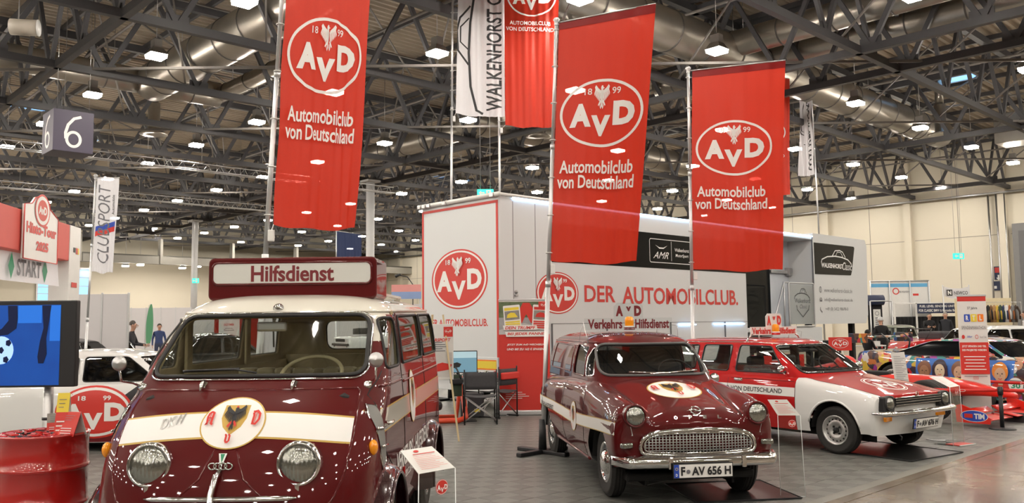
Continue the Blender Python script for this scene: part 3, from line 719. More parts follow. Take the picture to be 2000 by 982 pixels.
b = MB(); b.bbox(10.86, 11.85, .66, .75, 2.93, 3.02, .01); b.bbox(11.75, 11.92, .6, .75, 2.88, 3.1, .01); b.build('sliding_rail', [steel], tr)
# end module with sloping edge
b = MB()
prof = [(11.97, 1.5), (15.15, 1.5), (15.32, 1.75), (15.42, 3.85), (15.3, 4.05), (11.97, 4.05)]
b.prism(prof, 0, 2.32, Matrix(((1, 0, 0, 0), (0, 0, 1, -.02), (0, 1, 0, 0), (0, 0, 0, 1)))); b.build('end_module', [trailer_w], tr)
fx = lambda x, y, h: (x, -.021-h, y)
b = MB(); b.prism([(12.03, 2.9), (14.25, 2.93), (14.32, 3.05), (14.55, 3.76), (14.5, 3.8), (12.03, 3.79)], -.005, .012, Matrix(((1, 0, 0, 0), (0, 0, -1, -.02), (0, 1, 0, 0), (0, 0, 0, 1)))); pn = b.build('module_window', [blackglass], tr)
a = Art(); a.text('WALKENHORST', 12.4, 13.75, 3.10, 3.24, print_white, .03); a.text('Classic', 13.72, 14.32, 3.07, 3.3, print_white, 0, .4); a.art(beetle_logo(print_white, .95, .42), 13.35, 3.28, 1, 1)
a.put('window_lettering', pn, lambda x, y, h: (x, -.034-h, y))
a = Art(); gr = print_grey
a.text('www.walkenhorst-classic.de', 12.53, 14.3, 2.40, 2.52, gr, .0); a.text('info@walkenhorst-classic.de', 12.53, 14.3, 2.12, 2.24, gr, 0); a.text('+49 (0) 5422 98698-0', 12.57, 13.98, 1.85, 1.97, gr, 0)
a.ring(12.31, 2.47, .07, .09, .02, gr); a.line([(12.31, 2.38), (12.31, 2.56)], .015, gr); a.rect(12.24, 12.38, 2.13, 2.24, gr); a.line([(12.24, 2.24), (12.31, 2.18), (12.38, 2.24)], .015, print_white); a.line([(12.26, 1.97), (12.26, 1.9), (12.33, 1.85), (12.37, 1.83)], .03, gr)
a.put('contact_lettering', tr, fx)
# side: window band, seams, logo, lettering
b = MB(); b.bbox(1.36, 8.46, -.012, .02, 2.80, 3.58, .008); wn = b.build('window_band', [blackglass], tr)
a = Art(); a.line(rrect(4.5, 6.1, 2.93, 3.45, .05), .015, print_white, True); a.line([(5.3, 2.98), (5.3, 3.42)], .012, print_white)
a.text('AMR', 4.62, 5.2, 3.02, 3.17, print_white, .0, .5); a.poly([(4.7, 3.32), (4.85, 3.27), (5.0, 3.27), (5.15, 3.32), (5.0, 3.24), (4.85, 3.24)], print_white)
a.text('Walkenhorst', 5.42, 5.98, 3.2, 3.28, print_white, .01); a.text('MotorSport', 5.45, 5.95, 3.06, 3.15, print_white, .01, .2)
for (tx, x0) in (('AMR', 1.9),): a.text('WALKENHORST MotorSport', 1.6, 3.4, 3.0, 3.12, print_grey, .01)
a.put('window_lettering', wn, lambda x, y, h: (x, -.013-h, y))
b = MB()
for x in (.36, .95): b.box(x-.006, x+.006, -.003, .01, 1.0, 3.9)
for (x0, x1, z) in ((1.36, 8.45, 1.60), (1.36, 8.45, 1.0)): b.box(x0, x1, -.003, .01, z-.006, z+.006)
for x in (1.36, 3.0, 5.2, 7.4): b.box(x-.006, x+.006, -.033, .01, 1.0, 1.6)
b.box(11.955, 11.967, -.022, .02, 1.5, 4.0)
b.build('panel_seams', [seam_m], tr)
b = MB(); b.cyl((.42, -.02, 2.2), (.42, .01, 2.2), .035, n=12); b.bbox(.38, .46, -.03, 0, 2.12, 2.15, .005); b.build('lock_handle', [steel], tr)
a = Art(); a.art(avd(), 1.55, 2.2, .60, .41); a.put('club_logo', tr, lambda x, y, h: (x, -.004-h, y)); a = Art(); a.text('DER', 2.33, 3.30, 2.03, 2.37, print_red, .02); a.text('AUTOMOBILCLUB.', 3.53, 8.03, 2.0, 2.37, print_red, .02)
a.put('club_lettering', tr, lambda x, y, h: (x, -.004-h, y))
# blue-white roof light strip, and glowing strips for reflections on the skirt
glowm = mat('led_and_reflection_glow', (.6, .8, 1), .3, emit=(.42, .68, 1), es=9, noise=0)
b = MB(); b.box(.35, 11.96, -.03, -.005, 3.94, 3.975); b.build('roof_light_strip', [glowm], tr)
b = MB(); b.box(5.5, 6.15, -.045, -.034, 1.53, 1.55); b.box(6.9, 8.25, -.045, -.034, 1.53, 1.55); b.build('skirt_reflection_glow', [glowm], tr)  # added glow imitating blue reflections in the skirt paint
# rear
b = MB(); b.box(-.006, .004, .02, .07, 1.0, 3.9); b.box(-.006, .004, 2.25, 2.30, 1.0, 3.9); b.box(-.006, .004, .02, 2.3, 3.85, 3.9); b.build('red_border', [print_red], tr)
b = MB(); b.tube([(-.03, -.05, 4.0), (-.03, 2.36, 4.0)], .045, 8); b.tube([(-.03, -.05, 4.0), (3, -.05, 4.0)], .03, 8); b.build('roof_rail', [white], tr)
b = MB()
for y in (.1, 1.5, 2.0, 2.15, 2.3): b.bbox(-.1, -.02, y-.05, y+.05, 3.95, 4.03, .01)
b.build('roof_latch', [steel], tr)
a = Art(); a.art(avd(), -1.15, 2.48, .84, .58); a.put('club_logo', tr, lambda x, y, h: (-.001-h, -x, y)); a = Art(); a.text('DER AUTOMOBILCLUB.', -2.12, -.32, 1.57, 1.71, print_red, .02)
a.put('rear_lettering', tr, lambda x, y, h: (-.001-h, -x, y))
a = Art(); a.rect(-.63, -.08, .77, .95, print_yellow); a.line([(-.62, .78), (-.09, .78), (-.09, .94), (-.62, .94)], .025, mat('orange_print', (.85, .22, .02), .4), True); 
b = MB(); b.bbox(-.01, .05, .05, 2.3, .55, 1.0, .01); b.bbox(.02, .1, .02, 2.3, .35, .58, .01); b.build('rear_apron', [trailer_w], tr)
a.put('reflector_plate', tr, lambda x, y, h: (-.012-h, -x, y))
b = MB()
for y, mm in ((.12, 1), (.36, 0), (.58, 0), (.82, 0)):
    b.lathe([(0, .03), (.05, .03), (.085, .02), (.095, 0)], 20, mm, fr((-.011, y, .66), (0, 1, 0), (0, 0, 1)) @ S(1, 1, -1))
b.build('rear_lights', [lensglass, mat('red_lens', (.45, .01, .01), .15, coat=1)], tr)
a = Art(); a.rect(-1.5, -1.0, .58, .69, print_white); a.text('A 9320', -1.46, -1.02, .6, .67, print_black); a.put('number_plate', tr, lambda x, y, h: (-.012-h, -x, y))
b = MB(); b.box(.2, 15, .6, 1.7, .75, .98)
for x in (1.2, 2.5, 3.8, 13.2):
    for y in (.15, 2.0): b.cyl((x, y, .5), (x, y+.3, .5), .5, n=24)
for x in (12.3, 15): b.bbox(x-.08, x+.08, .3, .45, 0, 1.5, .01); 
b.build('chassis', [darkm], tr)
# stair rail and glass panel
b = MB()
pts = rrect(10.45, 11.85, 1.45, 2.62, .06); b.tube([(x, -.06, z) for x, z in pts], .022, 8, closed=True); b.tube([(10.42, -.06, 2.62), (10.2, -.06, 2.62), (9.0, -.35, 1.35)], .022, 8)
b.tube([(10.2, -.06, 2.62), (10.2, -.06, 1.42)], .022, 8); b.build('stair_railing', [alu], tr)
pl = MB().box(10.5, 11.8, -.066, -.056, 1.5, 2.57).build('railing_glass', [acrylic], tr)
a = Art(); m_ = print_black; a.art(beetle_logo(m_, .42, .3), 11.15, 2.22); a.text('Walkenhorst', 10.75, 11.6, 2.08, 2.2, m_, .0); a.text('Classic', 11.0, 11.4, 1.93, 2.04, print_grey, 0, .4)
a.line([(10.82, 2.02), (10.85, 1.9), (11.15, 1.7), (11.48, 1.9), (11.52, 2.02)], .025, m_); a.put('glass_print', pl, lambda x, y, h: (x, -.068-h, y))
b = MB()
for k in range(5): b.bbox(8.6, 9.6, -.3-.26*k, -.04-.26*k, 1.12-.26*k-.03, 1.12-.26*k, .005)
b.build('entrance_steps', [alu], tr)
# ================================================================ CAR TOOLKIT
def cr(p0, p1, p2, p3, t):
    # centripetal-like cubic with limited tangents (no overshoot)
    r = []
    for a, b, c, d in zip(p0, p1, p2, p3):
        m1 = (c-a)/2; m2 = (d-b)/2; s = c-b
        if s == 0: m1 = m2 = 0
        else:
            m1 = max(min(m1/s, 2.2), 0)*s; m2 = max(min(m2/s, 2.2), 0)*s
        t2, t3 = t*t, t*t*t
        r.append(b*(2*t3-3*t2+1)+m1*(t3-2*t2+t)+c*(3*t2-2*t3)+m2*(t3-t2))
    return tuple(r)
def interp(rows, n):
    """rows: list of equal-length tuples -> n steps per interval"""
    out = []; K = len(rows); ns = n if isinstance(n, (list, tuple)) else [n]*(K-1)
    for i in range(K-1):
        p0 = rows[max(i-1, 0)]; p3 = rows[min(i+2, K-1)]
        for k in range(ns[i]): out.append(cr(p0, rows[i], rows[i+1], p3, k/ns[i]))
    out.append(tuple(rows[-1])); return out
def loft_body(st, nu=6, nv=4):
    """st: front-to-rear stations, each a list of (x,y,z) from the top centre line down one side. Mirrored. Returns bmesh"""
    rows = interp([[c for p in s for c in p] for s in st], nu); K = len(st[0])
    G = []
    for r in rows:
        pts = [r[3*k:3*k+3] for k in range(K)]; G.append(interp(pts, nv))
    bm = bmesh.new(); V = []
    for g in G:
        full = [(x, -y, z) for x, y, z in g[::-1]]+[p for p in g[1:]]
        V.append([bm.verts.new(p) for p in full])
    for i in range(len(V)-1):
        for j in range(len(V[0])-1):
            bm.faces.new((V[i][j], V[i][j+1], V[i+1][j+1], V[i+1][j]))
    bmesh.ops.remove_doubles(bm, verts=bm.verts[:], dist=1e-5)
    bmesh.ops.dissolve_degenerate(bm, dist=1e-6, edges=bm.edges[:])
    bmesh.ops.recalc_face_normals(bm, faces=bm.faces[:])
    return bm
def loft_levels(lv, nz=4, nc=12, nsd=22):
    """lv: levels (z, xf, w, xr, Lf, nf, Lr, nr) bottom to top, plan outline closed around; last level collapses to the ridge"""
    rows = interp(lv, nz); bm = bmesh.new(); V = []
    for z, xf, w_, xr, Lf, nf, Lr, nr in rows:
        w_ = max(w_, .0005); half = []
        for k in range(nc+1):
            a = PI/2*k/nc; c, s = math.cos(a), math.sin(a); r = (c**nf+s**nf)**(-1/nf) if 0 < k < nc else 1
            half.append((xf-Lf+Lf*r*c, w_*r*s))
        x1, x0 = xf-Lf, xr+Lr
        for k in range(1, nsd): half.append((x1+(x0-x1)*k/nsd, w_))
        for k in range(nc+1):
            a = PI/2*k/nc; c, s = math.sin(a), math.cos(a); r = (c**nr+s**nr)**(-1/nr) if 0 < k < nc else 1
            half.append((xr+Lr-Lr*r*c, w_*r*s))
        loop = half+[(x, -y) for x, y in half[-2:0:-1]]
        V.append([bm.verts.new((x, y, z)) for x, y in loop])
    n = len(V[0])
    for i in range(len(V)-1):
        for j in range(n): bm.faces.new((V[i][j], V[i][(j+1) % n], V[i+1][(j+1) % n], V[i+1][j]))
    try: bm.faces.new(V[-1][::-1])
    except ValueError: pass
    bmesh.ops.remove_doubles(bm, verts=bm.verts[:], dist=2e-4)
    bmesh.ops.recalc_face_normals(bm, faces=bm.faces[:])
    return bm
AX = {'y': (0, 2, 1), 'x': (1, 2, 0), 'z': (0, 1, 2)}
def shape_round(pts, r=.04, n=4):
    """round the corners of a convex polygon"""
    out = []; K = len(pts)
    for i in range(K):
        p, a, b = Vector(pts[i]), Vector(pts[i-1]), Vector(pts[(i+1) % K]); d1 = (a-p); d2 = (b-p)
        rr = min(r, d1.length*.45, d2.length*.45); s = p+d1.normalized()*rr; e = p+d2.normalized()*rr
        for k in range(n+1):
            t = k/n; q = s*(1-t)**2+p*2*t*(1-t)+e*t*t; out.append((q.x, q.y))
    return out
def cut(bm, poly, axis, side, nmin=.15):
    """cut a convex 2D polygon through the faces that look along +-axis; returns the faces inside"""
    i0, i1, i2 = AX[axis]; area = sum(poly[k-1][0]*poly[k][1]-poly[k][0]*poly[k-1][1] for k in range(len(poly)))
    P = poly if area > 0 else poly[::-1]
    xa, xb = min(p[0] for p in P), max(p[0] for p in P); ya, yb = min(p[1] for p in P), max(p[1] for p in P)
    def ok(f):
        if f.normal[i2]*side < nmin: return False
        us = [v.co[i0] for v in f.verts]; ws = [v.co[i1] for v in f.verts]
        return max(us) > xa and min(us) < xb and max(ws) > ya and min(ws) < yb
    bm.normal_update(); cand = [f for f in bm.faces if ok(f)]
    for k in range(len(P)):
        a, b = P[k-1], P[k]; ea, eb = b[0]-a[0], b[1]-a[1]
        if abs(ea)+abs(eb) < 1e-7: continue
        no = [0, 0, 0]; no[i0] = eb; no[i1] = -ea; co = [0, 0, 0]; co[i0] = a[0]; co[i1] = a[1]
        g = set(); 
        for f in cand: g.add(f); g.update(f.edges); g.update(f.verts)
        r = bmesh.ops.bisect_plane(bm, geom=list(g), plane_co=co, plane_no=no, dist=1e-6)
        cand = [f for f in r['geom'] if isinstance(f, bmesh.types.BMFace)]
        # only the part on the inner side needs more cutting
        keep = []
        for f in cand:
            c = f.calc_center_median()
            if (c[i0]-a[0])*eb-(c[i1]-a[1])*ea < 1e-7: keep.append(f)
        cand = keep
    return cand
def faces_to_mb(fs, off=0, m=0):
    b = MB(); idx = {}; vs = []; ff = []
    for f in fs:
        q = []
        for v in f.verts:
            if v not in idx: idx[v] = len(vs); vs.append(v.co+v.normal*off)
            q.append(idx[v])
        ff.append(q)
    b.add(vs, ff, m, True); return b
def bvh(bm): return BVHTree.FromBMesh(bm)
def hit(bv, axis, side, u, w_, off=0, nlim=0):
    i0, i1, i2 = AX[axis]; o = [0, 0, 0]; d = [0, 0, 0]; o[i0] = u; o[i1] = w_; o[i2] = 6*side; d[i2] = -side
    loc, n, i, dist = bv.ray_cast(Vector(o), Vector(d))
    if loc is None: return None
    if n[i2]*side < 0: n = -n
    if n[i2]*side < nlim: return None
    return loc+n*off
def surf(bv, axis, side, off=.0015, nlim=.2):
    return lambda x, y, h: hit(bv, axis, side, x, y, off+h, nlim)
def path_on(bv, axis, side, pts, off=0, closed=False, step=.05):
    out = []; n = len(pts)
    for k in range(n if closed else n-1):
        a, b = Vector(pts[k]), Vector(pts[(k+1) % n]); m = max(1, int((b-a).length/step))
        for j in range(m):
            p = a.lerp(b, j/m); h = hit(bv, axis, side, p.x, p.y, off)
            if h: out.append(h)
    if not closed:
        h = hit(bv, axis, side, pts[-1][0], pts[-1][1], off)
        if h: out.append(h)
    return out
def bm_object(bm, name, mats, parent, midx=None, smooth=True, solid=0, inner=0, autosmooth=None):
    me = bpy.data.meshes.new(name); bm.to_mesh(me); bm.free()
    for m in mats: me.materials.append(m)
    me.polygons.foreach_set('use_smooth', [smooth]*len(me.polygons))
    o = link(name, me, parent)
    if solid:
        s = o.modifiers.new('s', 'SOLIDIFY'); s.thickness = solid; s.offset = -1; s.material_offset = inner; s.material_offset_rim = inner; s.use_quality_normals = False
    return o
def wheel(parent, x, y, z, r, wd, side, style, name='wheel', steer=0):
    """side=+1: outer face towards +y"""
    M = T(x, y, z) @ Rz(steer) @ Rx(-side*PI/2)      # local z points outward
    w_ = link(name, MB().mesh('x', [blackp]), parent, M) if False else None
    o = bpy.data.objects.new(name, None); sc.collection.objects.link(o); o.parent = parent; o.matrix_local = M
    rr = style['rim']; t = MB()
    prof = [(rr-.005, -wd/2+.01), (rr+.02, -wd/2), (r*.93, -wd/2+.005), (r, -wd/2+.03), (r, wd/2-.03), (r*.93, wd/2-.005), (r*.86, wd/2), (rr+.02, wd/2-.004), (rr-.005, wd/2-.015)]
    if style.get('whitewall'):
        t.lathe(prof, 36); t.build('tyre', [tyre_m], o)
    else:
        for q in (-.3, 0, .3): pass
        pr = [(rr-.005, -wd/2+.01), (rr+.02, -wd/2), (r*.93, -wd/2+.005), (r-.004, -wd/2+.03)]
        for q in (-.22, 0, .22): pr += [(r, wd*q-.014*wd/.15), (r, wd*q-.008), (r-.008, wd*q-.006), (r-.008, wd*q+.0), (r, wd*q+.002), (r, wd*q+.014*wd/.15)]
        pr += [(r-.004, wd/2-.03), (r*.93, wd/2-.005), (r*.86, wd/2), (r*.84, wd/2-.002), (rr+.02, wd/2-.004), (rr-.005, wd/2-.015)]
        t.lathe(pr, 40); t.build('tyre', [tyre_m], o)
    f = wd/2; b = MB()
    kind = style['kind']
    if kind == 'cap':       # painted disc with chrome hub cap
        b.lathe([(rr, f-.015), (rr-.012, f-.005), (rr-.03, f-.03), (rr*.72, f-.045), (rr*.62, f-.03), (0, f-.02)], 32, 0); b.build('rim', [style['mat']], o)
        b = MB(); b.lathe([(rr*.66, f-.028), (rr*.62, f-.006), (rr*.45, f+.018), (rr*.2, f+.032), (0, f+.035)], 28); b.build('hub_cap', [chrome], o)
        b = MB(); b.lathe([(rr+.004, f-.018), (rr+.006, f-.004), (rr-.02, f-.004), (rr-.025, f-.02)], 32); b.build('trim_ring', [chrome], o)
    elif kind == 'steel':   # silver steel wheel with slots
        b.lathe([(rr, f-.02), (rr, f-.005), (rr-.012, f-.004), (rr-.025, f-.035), (rr*.80, f-.05), (rr*.62, f-.025), (rr*.48, f-.02), (rr*.40, f-.045), (rr*.2, f-.045), (0, f-.045)], 40); b.build('rim', [style['mat']], o)
        sl = MB()
        for k in range(16):
            a = 2*PI*k/16; sl.bbox(rr*.67, rr*.79, -.010, .010, f-.041, f-.034, .004, M=Rz(a))
        for k in range(4): a = PI/4+PI/2*k; sl.cyl((rr*.3*math.cos(a), rr*.3*math.sin(a), f-.046), (rr*.3*math.cos(a), rr*.3*math.sin(a), f-.03), .012, n=8)
        sl.cyl((0, 0, f-.05), (0, 0, f-.012), rr*.18, n=16); sl.build('slots', [darkm], o)
    else:                   # spoked alloy
        b.lathe([(rr, -f+.02), (rr, f-.03), (rr+.004, f-.004), (rr-.02, f-.006), (rr-.03, f-.06), (rr-.03, -f+.03)], 36)
        n = style.get('n', 10)
        for k in range(n):
            a = 2*PI*k/n
            for da in ((-.13, .13) if style.get('twin') else (0,)):
                b.tube([(rr*.18*math.cos(a), rr*.18*math.sin(a), f-.03), (rr*.6*math.cos(a+da*.6), rr*.6*math.sin(a+da*.6), f-.02), ((rr-.015)*math.cos(a+da), (rr-.015)*math.sin(a+da), f-.02)], .014 if style.get('twin') else .019, 6)
        b.lathe([(rr*.24, f-.05), (rr*.22, f-.01), (0, f-.005)], 20); b.build('rim', [style['mat']], o)
        b = MB(); b.lathe([(rr*.85, 0), (0, 0)], 24); b.build('brake_disc', [darkm], o)
    return o
lens2 = mat('clear_headlight_glass', (.62, .63, .58), .2, metal=.5, coat=1, noise=.3, nscale=9)
def lamp_round(parent, M, r, name='headlamp', ring=chrome, depth=.05, lens=lens2):
    o = MB().lathe([(r*1.16, -depth), (r*1.18, 0), (r*1.12, .018), (r*1.0, .02), (r*.97, .008)], 32).build(name, [ring], parent, M)
    MB().lathe([(r, .006), (r*.8, .022), (r*.45, .033), (0, .038)], 28).build('lens', [lensglass], o); return o
def ringseg(path, rad, name, m, parent, closed=True, n=6): return MB().tube([p for p in path if p is not None], rad, n, closed=closed).build(name, [m], parent)
def plate(parent, M, txt, w_=.52, h=.11, seg=True):
    o = MB().bbox(-w_/2-.008, w_/2+.008, -.006, .004, -h/2-.008, h/2+.008, .003).build('plate_holder', [blackp], parent, M)
    a = Art(); a.rect(-w_/2, w_/2, -h/2, h/2, print_white); a.rect(-w_/2, -w_/2+.045, -h/2, h/2, print_blue); a.text('D', -w_/2+.014, -w_/2+.03, -h/2+.012, -h/2+.035, print_white, .03)
    a.ring(-w_/2+.0225, h*.18, .012, .012, .003, print_yellow)
    p1, p2 = txt; x = -w_/2+.06
    a.text(p1, x, x+.038, -h*.34, h*.34, print_black, .04); a.ellipse(x+.065, -.005, .018, .018, print_grey)
    a.text(p2, x+.095, w_/2-.015, -h*.34, h*.34, print_black, .035)
    a.put('number_plate', o, lambda x, y, h_: (x, -.007-h_, y)); return o
def blackletter(ch, m):
    a = Art(); L = a.line; wv = .26
    if ch == 'A':
        L([(-.35, .75), (-.1, .9), (.25, .8)], wv, m); L([(.25, .85), (.25, -.7), (.5, -.85)], wv*1.3, m); L([(-.3, .75), (-.42, .2), (-.3, -.6), (-.5, -.85), (-.2, -.7)], wv*1.2, m); L([(-.4, .05), (.25, .05)], wv*.6, m); L([(-.08, .75), (-.1, -.4)], wv*.4, m)
    elif ch == 'D':
        L([(-.4, .8), (0, .95), (.45, .55), (.5, -.2), (.1, -.85), (-.45, -.75)], wv*1.3, m); L([(-.45, .75), (-.3, .3), (-.3, -.7)], wv*1.2, m); L([(-.02, .7), (-.02, -.6)], wv*.4, m); L([(-.55, .9), (-.3, .75)], wv*.7, m)
    else:
        L([(-.45, .7), (-.3, .5), (-.3, -.4), (0, -.8)], wv*1.6, m); L([(0, -.8), (.4, -.4), (.4, .5), (.1, .8)], wv*1.5, m); L([(-.6, .75), (-.3, .65)], wv, m)
    return a
def shield(m_bg, m_fg, m_red):
    a = Art(); pts = [(-.85, 1), (.85, 1), (.85, .1), (.6, -.5), (0, -1.05), (-.6, -.5), (-.85, .1)]
    a.poly(pts[::-1], m_bg); a.art(eagle(m_fg, m_red), 0, .08, .72, .86); a.ellipse(.05, .78, .07, .06, m_red, 10); return a
def old_crest(sc_=1, band=None, vert=1, gold=print_gold):
    """white roundel with gold rim, eagle shield and three blackletter initials"""
    a = Art(); a.ellipse(0, 0, 1, vert, gold, 44); a.ellipse(0, 0, .955, vert*.955, print_white, 44)
    a.art(shield(print_gold, print_black, print_red), 0, .12*vert, .46, .56*vert)
    a.art(blackletter('A', print_red), -.70, .12*vert, .22, .27*vert); a.art(blackletter('D', print_red), .70, .12*vert, .22, .27*vert); a.art(blackletter('v', print_red), 0, -.66*vert, .15, .2*vert)
    return a

# ================================================================ THE MAROON BUS
BM = Matrix.Translation((-1.58, 4.6, 0)) @ Rz(math.radians(-90.7))
bus = thing('minibus', 'maroon forward-control 1950s bus with cream roof and an illuminated roof sign, nearest the camera', 'bus', BM)
lv = [(.26, -.12, .73, -3.86), (.40, -.03, .785, -3.92), (.55, 0, .80, -3.94), (.70, -.025, .805, -3.95), (.86, -.075, .805, -3.95), (1.0, -.165, .80, -3.95), (1.12, -.28, .795, -3.94), (1.22, -.42, .787, -3.93),
      (1.30, -.575, .778, -3.92), (1.42, -.72, .768, -3.90), (1.56, -.89, .752, -3.87), (1.66, -1.01, .735, -3.84), (1.72, -1.075, .715, -3.80), (1.77, -1.15, .665, -3.72), (1.81, -1.26, .57, -3.60), (1.84, -1.45, .40, -3.42), (1.856, -1.7, .2, -3.2), (1.862, -2.0, 0, -3.0)]
lv = [l+(.50 if l[0] < 1.7 else .5*max(l[2], .05)/.73, 2.9 if l[0] < 1.25 else 4.0 if l[0] < 1.7 else 3.0, .18 if l[0] < 1.7 else .2*max(l[2], .05)/.73, 2.6) for l in lv]
bm = loft_levels(lv, 3, 14, 30); bv = bvh(bm)
WS = shape_round([(-.66, 1.315), (.66, 1.315), (.615, 1.685), (-.615, 1.685)], .09, 6)
WS = [(y, z) for y, z in WS]
ws_g = faces_to_mb(cut(bm, WS, 'x', 1, .05), -.006); ws_f = cut(bm, WS, 'x', 1, .05)
ws_path = path_on(bv, 'x', 1, WS, .004, True)
bmesh.ops.delete(bm, geom=ws_f, context='FACES')
side_w = []
SWS = [[(-1.30, 1.345), (-.86, 1.345), (-1.12, 1.665), (-1.30, 1.67)], [(-2.62, 1.35), (-1.47, 1.35), (-1.47, 1.68), (-2.62, 1.70)], [(-3.72, 1.36), (-2.72, 1.36), (-2.72, 1.70), (-3.66, 1.715)]]
for s in (1, -1):
    for P in SWS:
        Q = shape_round(P, .05, 3); fs_ = cut(bm, Q, 'y', s); g = faces_to_mb(fs_, -.008); pth = path_on(bv, 'y', s, Q, .002, True, .08); side_w.append((g, pth)); bmesh.ops.delete(bm, geom=fs_, context='FACES')
RW = shape_round([(-.32, 1.38), (.42, 1.38), (.42, 1.67), (-.32, 1.67)], .09, 4); fs_ = cut(bm, RW, 'x', -1); rw_g = faces_to_mb(fs_, -.008); rw_p = path_on(bv, 'x', -1, RW, .002, True); bmesh.ops.delete(bm, geom=fs_, context='FACES')
arch = []
for xw in (-.66, -3.08):
    for s in (1, -1):
        Q = [(xw+.40*math.cos(a), .34+.42*math.sin(a)) for a in [2*PI*k/24 for k in range(24)]]
        fs_ = cut(bm, Q, 'y', s); bmesh.ops.delete(bm, geom=fs_, context='FACES')
# cream roof above the gutter line
g = bm.verts[:]+bm.edges[:]+bm.faces[:]; bmesh.ops.bisect_plane(bm, geom=g, plane_co=(0, 0, 1.705), plane_no=(-.012, 0, 1))
for f in bm.faces:
    c = f.calc_center_median(); 
    if c.z-.012*c.x*-1 > 1.705-.0 or (c.z > 1.702-.012*-c.x*0 and (c.z-1.705)-.012*c.x > 0): f.material_index = 1
    elif c.x > -1.3 and c.z > 1.5 and abs(c.y) < .70: f.material_index = 1
body = bm_object(bm, 'body_shell', [maroon, cream_lac, beige, beige], bus, solid=.022, inner=2)
ws_g.build('windscreen', [carglass], bus)
ringseg(ws_path, .014, 'windscreen_rubber', rubber, bus); ringseg([p+Vector((.006, 0, 0)) for p in path_on(bv, 'x', 1, shape_round([(-.68, 1.297), (.68, 1.297), (.633, 1.703), (-.633, 1.703)], .10, 6), .004, True)], .007, 'windscreen_trim', chrome, bus)
for g, pth in side_w: o = g.build('side_window', [carglass], bus); ringseg(pth, .010, 'window_rubber', rubber, o)
o = rw_g.build('rear_window', [carglass], bus); ringseg(rw_p, .012, 'window_rubber', rubber, o)
# front hood panel seam
sm = [(-.655, 1.245), (.655, 1.245), (.665, 1.02), (.64, .80), (.58, .66), (.46, .585), (0, .57), (-.46, .585), (-.58, .66), (-.64, .80), (-.665, 1.02)]
ringseg(path_on(bv, 'x', 1, shape_round(sm, .04, 3), .0, True), .005, 'bonnet_seam', darkm, bus)
ringseg(path_on(bv, 'x', 1, shape_round(sm, .04, 3), -.002, True), .009, 'bonnet_edge', maroon, bus)
for s in (1, -1):
    ringseg(path_on(bv, 'x', 1, [(s*.06, .95), (s*.12, .80), (s*.26, .68), (s*.46, .61)], -.003), .007, 'bonnet_crease', maroon, bus, False)
# band and crest on the front
fm_ = surf(bv, 'x', 1, .002)
def band_z(y, top): return (1.128-.045*abs(y/.66)**2.4) if top else (1.012-.05*abs(y/.66)**2.0)
a = Art(); ys = [-.655+1.31*k/30 for k in range(31)]
a.poly([(y, band_z(y, 1)+.008) for y in ys]+[(y, band_z(y, 0)-.008) for y in ys[::-1]], print_gold) if False else None
for k in range(30):
    y0, y1 = ys[k], ys[k+1]; a.poly([(y0, band_z(y0, 0)-.009), (y1, band_z(y1, 0)-.009), (y1, band_z(y1, 1)+.009), (y0, band_z(y0, 1)+.009)], print_gold)
w2 = Art()
for k in range(30):
    y0, y1 = ys[k], ys[k+1]; w2.poly([(y0, band_z(y0, 0)), (y1, band_z(y1, 0)), (y1, band_z(y1, 1)), (y0, band_z(y0, 1))], print_white)
fm0 = lambda x, y, h: fm_(x, y, 0); a.put('front_band_edge', bus, fm0, .05); w2.put('front_band', bus, lambda x, y, h: fm_(x, y, .0012), .05)
a = Art(); a.art(old_crest(vert=.71), 0, 1.076, .182, .182); a.put('front_crest', bus, lambda x, y, h: fm_(x, y, .0028+h*.5), .02)
a = Art(); a.text('DKW', -.07, .07, -.024, .024, silverp, .03, .2, 1, 0); b_ = Art(); b_.art(a, -.345, 1.085, 1, 1, .26); b_.put('script_badge', bus, lambda x, y, h: fm_(x, y, .006), None)
# headlamps
for s in (1, -1):
    c = hit(bv, 'x', 1, s*.408, .873)
    o = lamp_round(bus, fr(c+Vector((.012, 0, 0)), (0, 1, .0), (-.12, 0, 1)), .104, depth=.09, lens=lensglass)
    MB().bbox(-.012, .012, -.012, .012, -.02, .02, .004, M=T(c.x+.035, c.y, c.z-.128)).build('screw_tab', [chrome], bus)
    p = hit(bv, 'x', 1, s*.762, .92); MB().ball((0, 0, 0), (.035, .028, .045), 0, T(p.x-.0, p.y+s*.006, p.z)).build('turn_signal', [amber], bus)
    p = hit(bv, 'x', 1, s*.27, 1.262); b = MB(); b.bbox(-.03, .03, -.018, .018, 0, .02, .006, M=T(*p) @ Ry(.55)); b.tube([p+Vector((-.02, 0, .01)), p+Vector((.01, 0, .035)), p+Vector((.045, 0, .02)), p+Vector((.06, 0, -.02))], [.008, .012, .011, .007], 8); b.build('bonnet_latch', [chrome], bus)
b = MB(); pth = path_on(bv, 'x', 1, [(-.41, .70), (.41, .70)], .008); b.tube(pth, [.004]+[.016]*(len(pth)-2)+[.004], 8); b.build('chrome_strip', [chrome], bus)
b = MB()
for k in range(4):
    c = hit(bv, 'x', 1, -.042+.029*k-.01, .862, .012); b.tube([c+Vector((0, .021*math.cos(t*PI/8), .017*math.sin(t*PI/8))) for t in range(16)], .0045, 6, closed=True)
b.build('ring_emblem', [chrome], bus)
a = Art(); a.poly([(-.03, .925), (.015, .925), (.002, .872), (-.016, .872)], print_white); a.poly([(-.02, .922), (.005, .922), (-.006, .878)], print_green); a.put('small_crest', bus, lambda x, y, h: fm_(x, y, .008+h))
